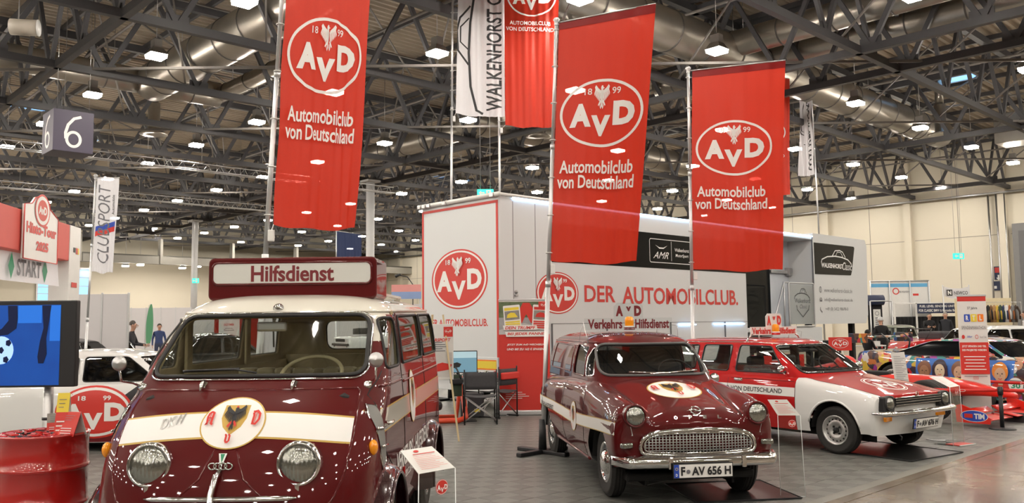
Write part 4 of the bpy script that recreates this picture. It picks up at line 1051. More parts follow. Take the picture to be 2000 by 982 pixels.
c = hit(bv, 'x', 1, -.01, .84); b = MB(); b.tube([c+Vector((.0, 0, 0)), c+Vector((.04, -.01, -.02)), c+Vector((.06, -.03, -.12)), c+Vector((.075, -.025, -.17)), c+Vector((.10, .0, -.185)), c+Vector((.11, .02, -.15))], [.014, .018, .018, .019, .021, .017], 10); b.build('crank_handle', [chrome], bus)
b = MB(); p = hit(bv, 'x', 1, .0, 1.735); b.lathe([(.035, -.01), (.036, .006), (.02, .016), (.018, .034), (0, .038)], 16, 0, fr(p, (0, 1, 0), (-.5, 0, 1))); b.build('roof_lamp', [chrome], bus)
# bumper low
b = MB(); b.tube([(-.5, -.87, .40), (-.12, -.82, .40), (.07, -.6, .40), (.10, 0, .40), (.07, .6, .40), (-.12, .82, .40), (-.5, .87, .40)], .05, 10, flat=.4); b.build('bumper', [chrome], bus)
# roof sign
sg = MB(); sx = -1.42
pr_ = rrect(-.60, .60, 1.80, 2.105, .04, 4)
sg.prism(pr_, 0, .46, Matrix(((0, 0, -1, sx), (1, 0, 0, 0), (0, 1, 0, 0), (0, 0, 0, 1)))); so = sg.build('roof_sign', [maroon], bus)
m_ = so.modifiers.new('b', 'BEVEL'); m_.width = .02; m_.segments = 3
b = MB(); pp = rrect(-.565, .565, 1.915, 2.068, .04, 5); b.tube([(sx+.004, y, z) for y, z in pp], .009, 6, closed=True); b.build('sign_frame', [maroon], so)
opal = mat('opal_sign_panel', (.66, .67, .64), .18, coat=1, noise=.03)
b = MB(); b.prism(rrect(-.56, .56, 1.92, 2.063, .04, 5), -.004, .004, Matrix(((0, 0, -1, sx+.003), (1, 0, 0, 0), (0, 1, 0, 0), (0, 0, 0, 1)))); pnl = b.build('sign_panel', [opal], so)
a = Art(); a.text('Hilfsdienst', -.29, .30, 1.932, 2.048, print_maroon, .025, 0, .98); a.put('sign_lettering', pnl, lambda x, y, h: (sx+.008+h, x, y))
b = MB()
for k in range(5): b.bbox(-2.2-.32*k, -2.08-.32*k, -.45, .45, 1.855, 1.875, .006)
b.bbox(-3.55, -2.0, -.47, -.43, 1.86, 1.885, .005); b.bbox(-3.55, -2.0, .43, .47, 1.86, 1.885, .005); b.build('roof_rack', [cream_lac], bus)
# mirrors
for s, tgt in ((1, Vector((-.43, .77, 1.385))), (-1, Vector((-.43, -.745, 1.38)))):
    c = hit(bv, 'x', 1, s*.685, 1.255)
    b = MB(); b.lathe([(.026, 0), (.026, .012), (.014, .02), (0, .022)], 14, 0, fr(c, (0, 1, 0), (-.5, 0, 1))); b.tube([c, c+Vector((.05, s*.04, .03)), c.lerp(tgt, .55)+Vector((.05, s*.03, -.02)), tgt], .007, 8)
    mo = b.build('wing_mirror', [chrome], bus); b = MB(); b.lathe([(0, .03), (.025, .026), (.042, .011), (.045, 0), (.042, -.005), (0, -.004)], 20, 0, fr(tgt+Vector((0, 0, .03)), (0, 1, 0), (0, 0, 1))); b.build('mirror_head', [steel], mo)
# wiper
b = MB(); pth = path_on(bv, 'x', 1, [(.02, 1.315), (-.12, 1.335), (-.42, 1.33)], .03); b.tube(pth, .006, 6); pth = path_on(bv, 'x', 1, [(-.44, 1.332), (-.10, 1.345)], .022); b.tube(pth, .009, 6); b.build('wiper', [blackp], bus)
# side details (both sides)
for s in (1, -1):
    sf = surf(bv, 'y', s, .002)
    def sband(z0, z1, x0, x1, m, h, name):
        a = Art(); n = 24
        for k in range(n):
            u0 = x0+(x1-x0)*k/n; u1 = x0+(x1-x0)*(k+1)/n; a.poly([(u0, z0), (u1, z0), (u1, z1), (u0, z1)], m)
        a.put(name, bus, lambda x, y, h_: sf(x, y, h), None)
    sband(.982, 1.122, -.44, -3.93, print_gold, 0, 'side_band_edge'); sband(.99, 1.114, -.44, -3.93, cream_lac, .0012, 'side_band')
    a = Art(); a.art(old_crest(vert=1.25), 0, 0, .155, .155) ; A_ = Art(); A_.art(a, -1.84, 1.09, -s, 1); A_.put('side_crest', bus, lambda x, y, h: sf(x, y, .0028+h*.4), .025)
    a = Art(); a.text('VERKEHRS - HILFSDIENST', -.95, .95, -.065, .065, print_white, .02); a.text('AUTOMOBILCLUB VON DEUTSCHLAND', -.80, .45, -.16, -.11, print_white, .01); A_ = Art(); A_.art(a, -1.95, .72, -s, 1); A_.put('side_lettering', bus, lambda x, y, h: sf(x, y, .002), .08)
    # door seams
    for P in ([(-.80, 1.33), (-.56, 1.2), (-.50, .9), (-.98, .68), (-1.02, .38)], [(-1.385, 1.69), (-1.40, .36)], [(-2.67, 1.70), (-2.67, .5)]):
        ringseg(path_on(bv, 'y', s, P, -.001), .0045, 'door_seam', darkm, bus, False)
    for z, r in ((1.245, .012), (1.285, .006)):
        ringseg(path_on(bv, 'y', s, [(-.68, z), (-1.34, z)], -.004), r, 'door_moulding', maroon, bus, False); ringseg(path_on(bv, 'y', s, [(-1.44, z-.02), (-3.9, z-.02)], -.004), r, 'side_moulding', maroon, bus, False)
    ringseg(path_on(bv, 'y', s, [(-.95, 1.70), (-1.6, 1.715), (-3.78, 1.745)], .008), .011, 'rain_gutter', cream_lac, bus, False)
    # air intake behind front corner
    P = [(-.445, 1.10), (-.485, 1.15), (-.54, 1.14), (-.56, .81), (-.45, .78), (-.435, .84)]; a = Art(); a.poly(P if s < 0 else P[::-1], mat('intake_grey', (.20, .20, .19), .5)); a.put('air_intake', bus, lambda x, y, h: sf(x, y, .003), .05)
    ringseg([sf(x, y, .004) for x, y in P], .006, 'intake_frame', chrome, bus)
    for z in (.91, 1.01): ringseg([sf(x, z+.03*(x+.49), .014) for x in (-.44, -.49, -.55)], .008, 'intake_bar', chrome, bus, False)
    p = hit(bv, 'y', s, -.60, 1.03); b = MB(); b.tube([p, p+Vector((0, s*.03, 0)), p+Vector((-.02, s*.038, 0)), p+Vector((-.12, s*.032, .0))], [.014, .012, .011, .008], 8); b.build('door_handle', [chrome], bus)
    p = hit(bv, 'y', s, -1.36, .62); MB().bbox(-.02, .02, -.006, .006, -.03, .03, .004, M=T(p.x, p.y+s*.004, p.z)).build('side_reflector', [mat('red_lens', (.45, .01, .01), .15, coat=1)], bus)
    # bulging fenders and wheels
    for xw in (-.66, -3.08):
        def fn(u, v, xw=xw, s=s):
            a_ = math.radians(-12+204*u); k = math.sin(PI*min(1, max(0, v))); rr_ = .375+.075*math.sin(PI*.5*(1-v))**.8+.01
            yy = .70+.19*v+(-.02*max(0, v-.8)*5)
            return (xw+rr_*math.cos(a_)*1.03, s*yy, .34+rr_*math.sin(a_))
        b = MB(); b.grid(fn, 30, 10); b.tube([Vector(fn(k/30, 1)) for k in range(31)], .012, 6); b.build('wheel_arch', [dark_red_blk], bus)
        wheel(bus, xw, s*.70, .325, .325, .15, s, {'rim': .2, 'kind': 'cap', 'mat': maroon})
# inside
b = MB(); b.box(-3.85, -.2, -.74, .74, .30, .36); b.bbox(-1.0, -.45, -.62, .62, .8, 1.22, .05); b.build('cab_floor', [darkm], bus)
b = MB(); b.bbox(-.95, -.62, -.66, .66, 1.12, 1.27, .04); b.build('dashboard', [beige], bus)
def bench(x, y0, y1, zt, nm, mt=beige_seat):
    b = MB(); b.bbox(x-.02, x+.5, y0, y1, .72, .86, .04)
    n = max(2, int((y1-y0)/.12))
    for k in range(n): w0 = y0+(y1-y0)*k/n; w1 = y0+(y1-y0)*(k+1)/n; b.bbox(x-.12, x+.02, w0+.001, w1-.001, .80, zt, .025)
    return b.build(nm, [mt], bus)
bench(-1.95, -.55, .0, 1.30, 'bench_seat'); bench(-1.95, .10, .60, 1.30, 'bench_seat'); bench(-2.95, -.6, .6, 1.24, 'bench_seat')
b = MB(); cst = Vector((-1.12, .22, 1.30)); Ms = fr(cst, (0, 1, 0), (-.55, 0, .35)); b.tube([(.20*math.cos(k*PI/16), .20*math.sin(k*PI/16), 0) for k in range(32)], .013, 8, closed=True, M=Ms)
b.tube([(-.19, 0, 0), (0, 0, -.03), (.19, 0, 0)], .008, 6, M=Ms); b.tube([(0, 0, -.02), (0, -.05, -.5)], .02, 8, M=Ms); b.build('steering_wheel', [beige_seat], bus)
b = MB(); b.bbox(-.0, .03, -.10, .10, -.032, .032, .014, M=T(-1.12, -.045, 1.615)); b.tube([(-1.12, -.04, 1.64), (-1.16, -.02, 1.72)], .008, 6); b.build('inner_mirror', [steel], bus)
b = MB(); b.box(-3.84, -3.80, -.7, .5, .4, 1.34); b.build('rear_door_lining', [beige], bus)
b = MB()
for x in (-1.38, -2.66):
    for s in (1, -1): b.bbox(x-.05, x+.05, s*.74-.012, s*.74+.012-.0, .5, 1.72, .008, M=T(0, -s*.03, 0))
b.box(-3.8, -1.0, -.70, -.69, .9, 1.30); b.box(-3.8, -1.0, .69, .70, .9, 1.30); b.build('door_lining', [beige], bus)
# ================================================================ SMALL MAROON VAN
def mirror_pts(P): return [(-y, z) for y, z in P]
def side_glass(bm, bv, P, name, parent, glass, rad=.008, rm=None, both=True):
    for s in ((1, -1) if both else (both,)):
        Q = shape_round(P, .04, 3); fs_ = cut(bm, Q, 'y', s); g = faces_to_mb(fs_, -.006); pth = path_on(bv, 'y', s, Q, .002, True, .07)
        bmesh.ops.delete(bm, geom=fs_, context='FACES'); o = g.build(name, [glass], parent); ringseg(pth, rad, 'window_trim', rm or rubber, o)
def arches(bm, xs, r, zc, liner_parent, w=.78, nmin=.05):
    for xw in xs:
        for s in (1, -1):
            Q = [(xw+r*math.cos(a), zc+r*math.sin(a)) for a in [2*PI*k/28 for k in range(28)]]
            fs_ = cut(bm, Q, 'y', s, nmin); bmesh.ops.delete(bm, geom=fs_, context='FACES')
        b = MB()
        for s in (1, -1):
            b.grid(lambda u, v, s=s: (xw+(r-.005)*math.cos(PI*u), s*(w-.04-.30*v), zc+(r-.005)*math.sin(PI*u)), 16, 1)
            b.box(xw-r, xw+r, min(s*(w-.34), s*(w-.36)), max(s*(w-.34), s*(w-.36)), .15, zc+r)
        b.build('wheel_housing', [darkm], liner_parent)
def glasshouse(lv): return loft_levels(lv, 4, 14, 22)

VM = Matrix.Translation((1.53, 8.23, 0)) @ Rz(math.radians(-81.9))
van = thing('delivery_van', 'small maroon 1950s delivery van with oval chrome grille, in the middle', 'van', VM)
def stn(x, pts, dx=None): return [(x+(dx[k] if dx else 0), y, z) for k, (y, z) in enumerate(pts)]
st = [
 stn(.66, [(0, .735), (0, .70), (0, .66), (0, .62), (0, .57), (0, .51), (0, .45), (0, .38)], (0, 0, 0, 0, 0, -.01, -.03, -.06)),
 stn(.650, [(0, .735), (.24, .73), (.40, .70), (.50, .68), (.57, .64), (.60, .58), (.58, .50), (.52, .42)], (0, 0, -.01, -.02, -.03, -.05, -.04, -.02)),
 stn(.625, [(0, .775), (.25, .772), (.42, .75), (.545, .83), (.655, .78), (.70, .63), (.69, .50), (.62, .39)], (0, 0, -.01, 0, -.03, -.06, -.06, -.03)),
 stn(.54, [(0, .835), (.25, .83), (.43, .79), (.56, .895), (.685, .83), (.735, .66), (.735, .5), (.68, .35)], (.01, .01, 0, 0, -.01, -.02, -.02, -.01)),
 stn(.40, [(0, .885), (.25, .88), (.44, .825), (.575, .925), (.70, .85), (.752, .68), (.752, .5), (.70, .33)]),
 stn(.15, [(0, .95), (.26, .94), (.455, .88), (.59, .955), (.71, .88), (.762, .70), (.762, .5), (.72, .30)]),
 stn(-.15, [(0, 1.01), (.28, .998), (.48, .94), (.61, .975), (.715, .90), (.768, .72), (.768, .48), (.72, .28)]),
 stn(-.42, [(0, 1.065), (.30, 1.05), (.52, 1.00), (.625, 1.00), (.72, .92), (.77, .72), (.77, .46), (.72, .27)]),
 stn(-.75, [(0, 1.09), (.32, 1.08), (.56, 1.05), (.645, 1.02), (.73, .93), (.77, .72), (.77, .46), (.72, .27)]),
 stn(-1.5, [(0, 1.04), (.32, 1.04), (.57, 1.035), (.655, 1.01), (.735, .92), (.768, .72), (.77, .46), (.72, .27)]),
 stn(-1.95, [(0, 1.0), (.32, 1.0), (.58, 1.0), (.675, .985), (.76, .90), (.79, .72), (.78, .48), (.73, .29)]),
 stn(-2.5, [(0, .98), (.32, .98), (.58, .98), (.69, .965), (.785, .87), (.805, .70), (.79, .50), (.74, .33)]),
 stn(-2.95, [(0, .95), (.32, .95), (.58, .95), (.67, .93), (.755, .82), (.775, .66), (.765, .48), (.72, .35)]),
 stn(-3.2, [(0, .90), (.3, .90), (.55, .89), (.62, .86), (.69, .76), (.71, .62), (.70, .48), (.66, .38)]),
 stn(-3.27, [(0, .88), (0, .84), (0, .78), (0, .7), (0, .62), (0, .55), (0, .48), (0, .40)])]
bm = loft_body(st, 6, 4); bvl = bvh(bm); arches(bm, (.02, -2.58), .375, .315, van, .76)
bm_object(bm, 'lower_body', [maroon], van)
gl = [(.98, -.30, .655, -3.05), (1.05, -.385, .648, -3.05), (1.16, -.52, .635, -3.03), (1.28, -.68, .612, -3.0), (1.37, -.81, .588, -2.96), (1.42, -.90, .56, -2.92), (1.455, -1.0, .51, -2.85), (1.485, -1.14, .42, -2.72), (1.505, -1.35, .28, -2.5), (1.515, -1.7, 0, -2.2)]
gl = [l+((.46, 2.7, .12, 3.) if l[0] < 1.43 else (.46*max(l[2], .02)/.56, 2.5, .2*max(l[2], .02)/.56, 2.6)) for l in gl]
bm = glasshouse(gl); bvg = bvh(bm)
WS = shape_round([(-.575, 1.085), (.575, 1.085), (.525, 1.375), (-.525, 1.375)], .10, 6)
WS = [(y, z+.02*(1-(y/.57)**2)*(1 if z > 1.23 else -1)) for y, z in WS]
fs_ = cut(bm, WS, 'x', 1, .03); g = faces_to_mb(fs_, -.006); bmesh.ops.delete(bm, geom=fs_, context='FACES'); wso = g.build('windscreen', [carglass], van)
ringseg(path_on(bvg, 'x', 1, WS, .004, True), .015, 'windscreen_seal', mat('grey_rubber', (.09, .09, .09), .5), wso)
side_glass(bm, bvg, [(-1.50, 1.055), (-.93, 1.055), (-1.02, 1.36), (-1.46, 1.38)], 'door_window', van, carglass, .009, maroon)
side_glass(bm, bvg, [(-.89, 1.06), (-.66, 1.07), (-.90, 1.33), (-.965, 1.355)], 'quarter_window', van, carglass, .008, chrome)
RW = shape_round([(-.35, 1.10), (.35, 1.10), (.32, 1.34), (-.32, 1.34)], .05); fs_ = cut(bm, RW, 'x', -1); g = faces_to_mb(fs_, -.006); bmesh.ops.delete(bm, geom=fs_, context='FACES'); g.build('rear_window', [darkglass], van)
bm_object(bm, 'cab_roof', [maroon, greyfab], van, solid=.02, inner=1)
for s in (1, -1):
    # pressed panel on the blank side of the load space
    Pp = shape_round([(-2.80, 1.07), (-1.66, 1.07), (-1.64, 1.36), (-2.66, 1.37)], .05, 3); ringseg(path_on(bvg, 'y', s, Pp, -.002, True), .010, 'side_panel_pressing', maroon, van)
    ringseg(path_on(bvg, 'y', s, [(-.78, 1.395), (-1.5, 1.405), (-2.95, 1.40)], .004), .008, 'rain_gutter', maroon, van, False)
    sf = surf(bvl, 'y', s, .002)
    def zt(x): return .705+.028*math.sin((x+.3)*1.9)+.02*(1 if x > -.3 else 0)*0+(-.03*max(0, -x-2.0))
    def wd_(x): return .105 if x < .3 else .105
    xs = [.70-3.75*k/44 for k in range(45)]
    for nm, o_, mm, hh in (('side_band_edge', .008, print_gold, 0), ('side_band', 0, print_white, .0012)):
        a = Art()
        for k in range(44):
            x0, x1 = xs[k], xs[k+1]; z0 = lambda x: zt(x)-wd_(x)
            a.poly([(x0, z0(x0)-o_), (x1, z0(x1)-o_), (x1, zt(x1)+o_), (x0, zt(x0)+o_)], mm)
        a.put(nm, van, lambda x, y, h, hh=hh: sf(x, y, hh), None)
    a = Art(); a.art(old_crest(vert=1.05), 0, 0, .145, .145); A_ = Art(); A_.art(a, -.97, .64, -s, 1); A_.put('side_crest', van, lambda x, y, h: sf(x, y, .0024+h*.4), .05)
    a = Art(); a.text('VERKEHRS-HILFSDIENST', -.42, .42, -.03, .03, print_black, .01); A_ = Art(); A_.art(a, -2.4, .625, -s, 1); A_.put('side_lettering', van, lambda x, y, h: sf(x, y, .003), .06)
    a = Art(); a.text('Rekord', -.14, .14, -.02, .025, chrome, .01, .3); A_ = Art(); A_.art(a, .42, .775, -s, 1); A_.put('script_badge', van, lambda x, y, h: sf(x, y, .004), .05)
    for P in ([(-.62, 1.0), (-.55, .9), (-.50, .3)], [(-1.56, 1.02), (-1.56, .55), (-1.50, .30)]): ringseg(path_on(bvl, 'y', s, P, -.001), .004, 'door_seam', darkm, van, False)
    p = hit(bvl, 'y', s, -1.40, .90); b = MB(); b.tube([p, p+Vector((0, s*.03, 0)), p+Vector((.12, s*.032, .005))], [.012, .010, .007], 8); b.build('door_handle', [chrome], van)
    ringseg([p for p in path_on(bvl, 'y', s, [(-.45, .275), (-2.1, .30)], .0)], .016, 'sill_moulding', maroon, van, False)
    # fender crease
    ringseg(path_on(bvl, 'y', s, [(.45, .86), (.0, .90), (-.6, .945), (-1.3, .90)], -.006), .010, 'fender_crease', maroon, van, False)
    # lamps
    Mh = fr((.628, s*.563, .800), (0, 1, 0), (-.10, 0, 1)); o = lamp_round(van, Mh, .088, ring=maroon, depth=.14)
    MB().lathe([(.094, -.01), (.098, .012), (.088, .02)], 30).build('rim_ring', [chrome], o, Matrix.Identity(4))
    b = MB(); b.bbox(-.03, .03, -.055, .055, -.024, .024, .014, M=T(.625, s*.645, .545) @ Rz(-s*.35)); b.build('side_lamp', [lensglass], van)
    wheel(van, .02, s*.625, .315, .315, .145, s, {'rim': .185, 'kind': 'cap', 'mat': mat('rim_blue_grey', (.30, .33, .36), .35)}); wheel(van, -2.58, s*.635, .315, .315, .145, s, {'rim': .185, 'kind': 'cap', 'mat': mat('rim_blue_grey')})
# bonnet seam, emblem, letters, crest
for s in (1, -1): ringseg(path_on(bvl, 'z', 1, [(.60, s*.435), (.3, s*.44), (-.1, s*.49), (-.36, s*.53)], -.001), .004, 'bonnet_seam', darkm, van, False)
zf = surf(bvl, 'z', 1, .002)
a = Art(); a.art(old_crest(), 0, 0, .235, .25); A_ = Art(); A_.art(a, .03, .0, 1.1, 1.1, PI/2); A_.put('bonnet_crest', van, lambda x, y, h: zf(x+.0, y, .0+h*.5), .02)
xf_ = surf(bvl, 'x', 1, .003, .02)
b = MB(); c = hit(bvl, 'z', 1, .585, 0, .02); 
Me = fr(c, (0, 1, 0), (-.62, 0, .8)); b.tube([(.042*math.cos(k*PI/10), .042*math.sin(k*PI/10), 0) for k in range(20)], .007, 6, closed=True, M=Me); b.tube([(-.085, -.004, .006), (-.02, .008, .008), (.02, -.008, .008), (.085, .004, .006)], [.002, .009, .009, .002], 6, M=Me); b.build('flash_emblem', [chrome], van)
for ch, y in (('O', -.20), ('P', -.068), ('E', .066), ('L', .20)):
    a = Art(); a.text(ch, -.017, .017, -.016, .016, chrome, .06); a.put('bonnet_letter', van, None, M=fr(hit(bvl, 'z', 1, .632, y, .016), (0, 1, 0), (-.35, 0, 1)) @ Matrix(((1, 0, 0, 0), (0, 0, 1, 0), (0, -1, 0, 0), (0, 0, 0, 1))))
# grille
def grl(s_, y, z, x=0): return (.678+x-.10*(y/.55)**2*.6, y, z-.022)
go = [(-.525, .555), (-.50, .62), (-.42, .668), (-.25, .69), (0, .697), (.25, .69), (.42, .668), (.50, .62), (.525, .555), (.515, .51), (.46, .488), (.2, .475), (0, .472), (-.2, .475), (-.46, .488), (-.515, .51)]
def dens(P, n=4):
    r = interp([tuple(p) for p in P]+[tuple(P[0])], n); return r[:-1]
gd = dens(go)
b = MB(); b.tube([grl(0, y, z, .012) for y, z in gd], .020, 8, closed=True, flat=.8); b.build('grille_surround', [chrome], van)
b = MB(); b.tube([grl(0, y*.94, .583+(z-.583)*.78, .02) for y, z in gd], .008, 6, closed=True); b.build('grille_inner_ring', [chrome], van)
b = MB(); b.add([grl(0, y, z, -.03) for y, z in gd]+[(.63, 0, .583)], [(k, (k+1) % len(gd), len(gd)) for k in range(len(gd))]); b.build('grille_backing', [darkm], van)
def gspan(z):
    ys = []
    for k in range(len(gd)):
        (y0, z0), (y1, z1) = gd[k-1], gd[k]
        if (z0-z)*(z1-z) < 0: ys.append(y0+(y1-y0)*(z-z0)/(z1-z0))
    return max(abs(y) for y in ys)*.93 if ys else 0
b = MB()
for k in range(8):
    z = .488+.0235*k+.008; w0 = gspan(z)
    if w0: b.tube([grl(0, -w0+2*w0*i/16, z, .004) for i in range(17)], .0045, 4)
b.build('grille_bars', [silverp], van)
vb = MB()
for k in range(33):
    y = -.48+.03*k; hz = [z for z in [.475+.004*i for i in range(60)] if gspan(z) > abs(y)]
    if hz: vb.tube([grl(0, y, hz[0], .010), grl(0, y, hz[-1], .010)], .0055, 4)
vb.build('grille_uprights', [silverp], van)
# bumper
b = MB(); n = 28; pr_ = [(-.075, -.052), (-.05, -.052), (.0, -.05), (.028, -.035), (.036, 0), (.028, .035), (0, .05), (-.05, .052), (-.075, .052)]
def bpos(t):
    y = -.76+1.52*t; a = abs(y)/.76; x = .755-.05*a**2-.20*max(0, (a-.86)/.14)**2; return x, y
vs = []; 
for i in range(n+1):
    x, y = bpos(i/n); k = 1 if .05 < i/n < .95 else .8
    vs += [(x+dx*k, y, .408+dz*k) for dx, dz in pr_]
K = len(pr_); b.add(vs, [(i*K+j, (i+1)*K+j, (i+1)*K+j+1, i*K+j+1) for i in range(n) for j in range(K-1)], 0, True); b.build('bumper', [chrome], van)
b = MB()
for y in (-.30, .36): x = .755-.05*(y/.76)**2; b.bbox(x+.01, x+.05, y-.022, y+.022, .353, .463, .012)
b.build('bumper_overrider', [chrome], van)
plate(van, fr((.825, .03, .355), (0, 1, 0), (.0, 0, 1)) @ Matrix.Identity(4) if False else fr((.82, -.03, .345), (0, 1, 0), (-1, 0, 0)) @ Matrix(((1, 0, 0, 0), (0, 1, 0, 0), (0, 0, 1, 0), (0, 0, 0, 1))), ('F', 'AV 656 H'))
b = MB(); b.bbox(-3.1, .45, -.60, .60, .20, .27, .02); b.build('underbody', [darkm], van)
# roof sign and beacon
rs = MB(); sxx = -1.50
def acr_sign(parent, x, z0, wtot, col, name='roof_sign', h1=.135, h2=.305, tw=.17, plate_m=None, bm_=None):
    sgn = MB(); P = [(-wtot/2, z0), (wtot/2, z0), (wtot/2, z0+h1), (tw, z0+h1), (tw, z0+h2-.04), (tw-.04, z0+h2), (-tw+.04, z0+h2), (-tw, z0+h2-.04), (-tw, z0+h1), (-wtot/2, z0+h1)]
    sgn.prism(P, -.004, .004, Matrix(((0, 0, 1, x), (1, 0, 0, 0), (0, 1, 0, 0), (0, 0, 0, 1)))); o = sgn.build(name, [plate_m or acrylic], parent)
    a = Art(); a.text('Verkehrs', -wtot/2+.035, -.075, z0+.014, z0+h1-.012, col, .035); a.text('Hilfsdienst', .075, wtot/2-.035, z0+.014, z0+h1-.012, col, .035)
    a.text('A', -tw+.02, -.065, z0+h1+.02, z0+h2-.03, col, .07); a.text('D', .065, tw-.02, z0+h1+.02, z0+h2-.03, col, .07); a.text('v', -.03, .03, z0+h2-.095, z0+h2-.04, col, .05)
    a.put('sign_lettering', o, lambda q, w2, h: (x+.006+h, q, w2)); 
    b = MB(); b.lathe([(.062, 0), (.064, .03), (.05, .035)], 20, 0, T(x+.03, 0, z0+.0)); b.build('beacon_base', [bm_ or maroon], o)
    b = MB(); b.lathe([(.05, .035), (.052, .10), (.047, .135), (.03, .15), (0, .152)], 20, 0, T(x+.03, 0, z0)); b.build('beacon', [amber], o)
    b = MB(); b.lathe([(.058, .03), (.06, .042), (.052, .045)], 20, 0, T(x+.03, 0, z0)); b.build('beacon_ring', [white], o)
    b = MB()
    for y in (-wtot*.32, wtot*.32): b.cyl((x, y, z0-.05), (x, y, z0+.01), .007, n=8); b.lathe([(.018, 0), (.012, .01)], 10, 0, T(x, y, z0-.045))
    b.tube([(x, -wtot/2, z0+.05), (x+.05, -wtot/2-.05, z0+.04), (x, -wtot/2-.07, z0-.12)], .003, 5); b.tube([(x, wtot/2, z0+.05), (x+.05, wtot/2+.05, z0+.04), (x, wtot/2+.07, z0-.12)], .003, 5)
    b.build('sign_stay', [steel], o); return o
acr_sign(van, sxx, 1.53, 1.02, print_maroon)
# inside
b = MB(); b.bbox(-1.55, -1.42, -.6, .6, .75, 1.16, .04); b.bbox(-1.55, -1.05, -.6, .6, .6, .75, .04); b.build('front_seat', [greyfab], van)
b = MB(); b.bbox(-.66, -.50, -.47, .47, .92, 1.04, .03); b.build('dashboard', [maroon], van)
b = MB(); Ms = fr((-.78, .30, 1.08), (0, 1, 0), (-.5, 0, .5)); b.tube([(.19*math.cos(k*PI/14), .19*math.sin(k*PI/14), 0) for k in range(28)], .009, 6, closed=True, M=Ms); b.tube([(-.19, 0, 0), (0, 0, -.02), (.19, 0, 0)], .008, 6, M=Ms); b.tube([(0, 0, 0), (0, -.03, -.35)], .015, 6, M=Ms); b.build('steering_wheel', [blackp], van)
b = MB(); b.box(-1.66, -1.63, -.60, .60, .4, 1.30); b.build('cab_partition', [greyfab], van)
for P in ([(.12, 1.085), (-.30, 1.10)], [(-.10, 1.08), (.42, 1.105)]):
    b = MB(); b.tube(path_on(bvg, 'x', 1, P, .022), .008, 6); b.build('wiper', [chrome], van)
b = MB(); b.tube([(-.98, .68, .97), (-.98, .76, .97), (-.99, .78, .98)], .007, 6); b.lathe([(0, -.02), (.045, -.01), (.058, .012), (0, .014)], 18, 0, fr((-1.0, .80, 1.0), (0, 1, 0), (0, 0, 1))); b.build('door_mirror', [chrome], van)
b = MB(); b.cyl((-1.05, -.58, 1.40), (-1.18, -.60, 1.62), .006, .003, n=6); b.build('aerial', [steel], van)

# ================================================================ RED AND WHITE ESTATE
KM = Matrix.Translation((4.50, 10.85, 0)) @ Rz(math.radians(-55.8))
est = thing('estate_car', 'red 1970s estate car with white front fenders and white door stripe', 'car', KM)
st = [
 stn(.62, [(0, .69), (0, .66), (0, .62), (0, .58), (0, .52), (0, .44), (0, .34), (0, .25)], (0, 0, 0, 0, -.01, -.02, -.035, -.07)),
 stn(.615, [(0, .70), (.3, .70), (.55, .695), (.66, .685), (.71, .65), (.73, .55), (.72, .42), (.67, .262)], (0, 0, -.01, -.03, -.05, -.06, -.07, -.09)),
 stn(.60, [(0, .725), (.3, .725), (.56, .72), (.69, .71), (.735, .67), (.755, .56), (.75, .42), (.71, .262)], (.01, .01, 0, -.03, -.06, -.07, -.09, -.12)),
 stn(.42, [(0, .765), (.3, .765), (.58, .755), (.70, .745), (.755, .69), (.778, .56), (.775, .42), (.73, .275)]),
 stn(.10, [(0, .835), (.3, .83), (.60, .815), (.705, .805), (.765, .74), (.788, .58), (.785, .42), (.75, .26)]),
 stn(-.25, [(0, .895), (.33, .885), (.61, .86), (.705, .85), (.765, .78), (.788, .60), (.785, .42), (.75, .25)]),
 stn(-.55, [(0, .94), (.35, .93), (.63, .90), (.71, .88), (.765, .80), (.788, .60), (.785, .42), (.75, .24)]),
 stn(-1.4, [(0, .90), (.35, .90), (.63, .90), (.715, .885), (.768, .80), (.788, .60), (.785, .42), (.75, .24)]),
 stn(-2.6, [(0, .92), (.35, .92), (.63, .92), (.715, .90), (.768, .80), (.788, .60), (.785, .42), (.75, .28)]),
 stn(-3.15, [(0, .92), (.35, .92), (.60, .92), (.69, .89), (.74, .79), (.76, .60), (.755, .44), (.72, .34)]),
 stn(-3.28, [(0, .88), (.3, .88), (.55, .87), (.62, .84), (.66, .76), (.68, .60), (.67, .48), (.62, .4)]),
 stn(-3.30, [(0, .86), (0, .82), (0, .76), (0, .7), (0, .62), (0, .55), (0, .48), (0, .40)])]
bm = loft_body(st, 6, 4); bvl = bvh(bm); arches(bm, (0, -2.42), .345, .29, est, .78)
g = bm.verts[:]+bm.edges[:]+bm.faces[:]; bmesh.ops.bisect_plane(bm, geom=g, plane_co=(-.535, 0, 0), plane_no=(1, 0, 0))
for yy in (.655, -.655): g = bm.verts[:]+bm.edges[:]+bm.faces[:]; bmesh.ops.bisect_plane(bm, geom=g, plane_co=(0, yy, 0), plane_no=(0, 1, 0))
g = bm.verts[:]+bm.edges[:]+bm.faces[:]; bmesh.ops.bisect_plane(bm, geom=g, plane_co=(0, 0, .695), plane_no=(0, 0, 1))
for f in bm.faces:
    c = f.calc_center_median()
    if c.x > -.535 and (abs(c.y) > .655 or c.z < .695): f.material_index = 1
bm_object(bm, 'lower_body', [red_lac, white_lac], est)
gl = [(.86, -.30, .70, -3.16), (.93, -.40, .688, -3.13), (1.05, -.575, .668, -3.06), (1.17, -.76, .640, -2.99), (1.27, -.915, .612, -2.93), (1.315, -.985, .585, -2.88), (1.345, -1.07, .53, -2.80), (1.365, -1.2, .42, -2.65), (1.378, -1.4, .25, -2.4), (1.382, -1.8, 0, -2.2)]
gl = [l+((.26, 3.2, .14, 3.) if l[0] < 1.32 else (.30*max(l[2], .02)/.585, 2.6, .2*max(l[2], .02)/.585, 2.6)) for l in gl]
bm = glasshouse(gl); bvg = bvh(bm)
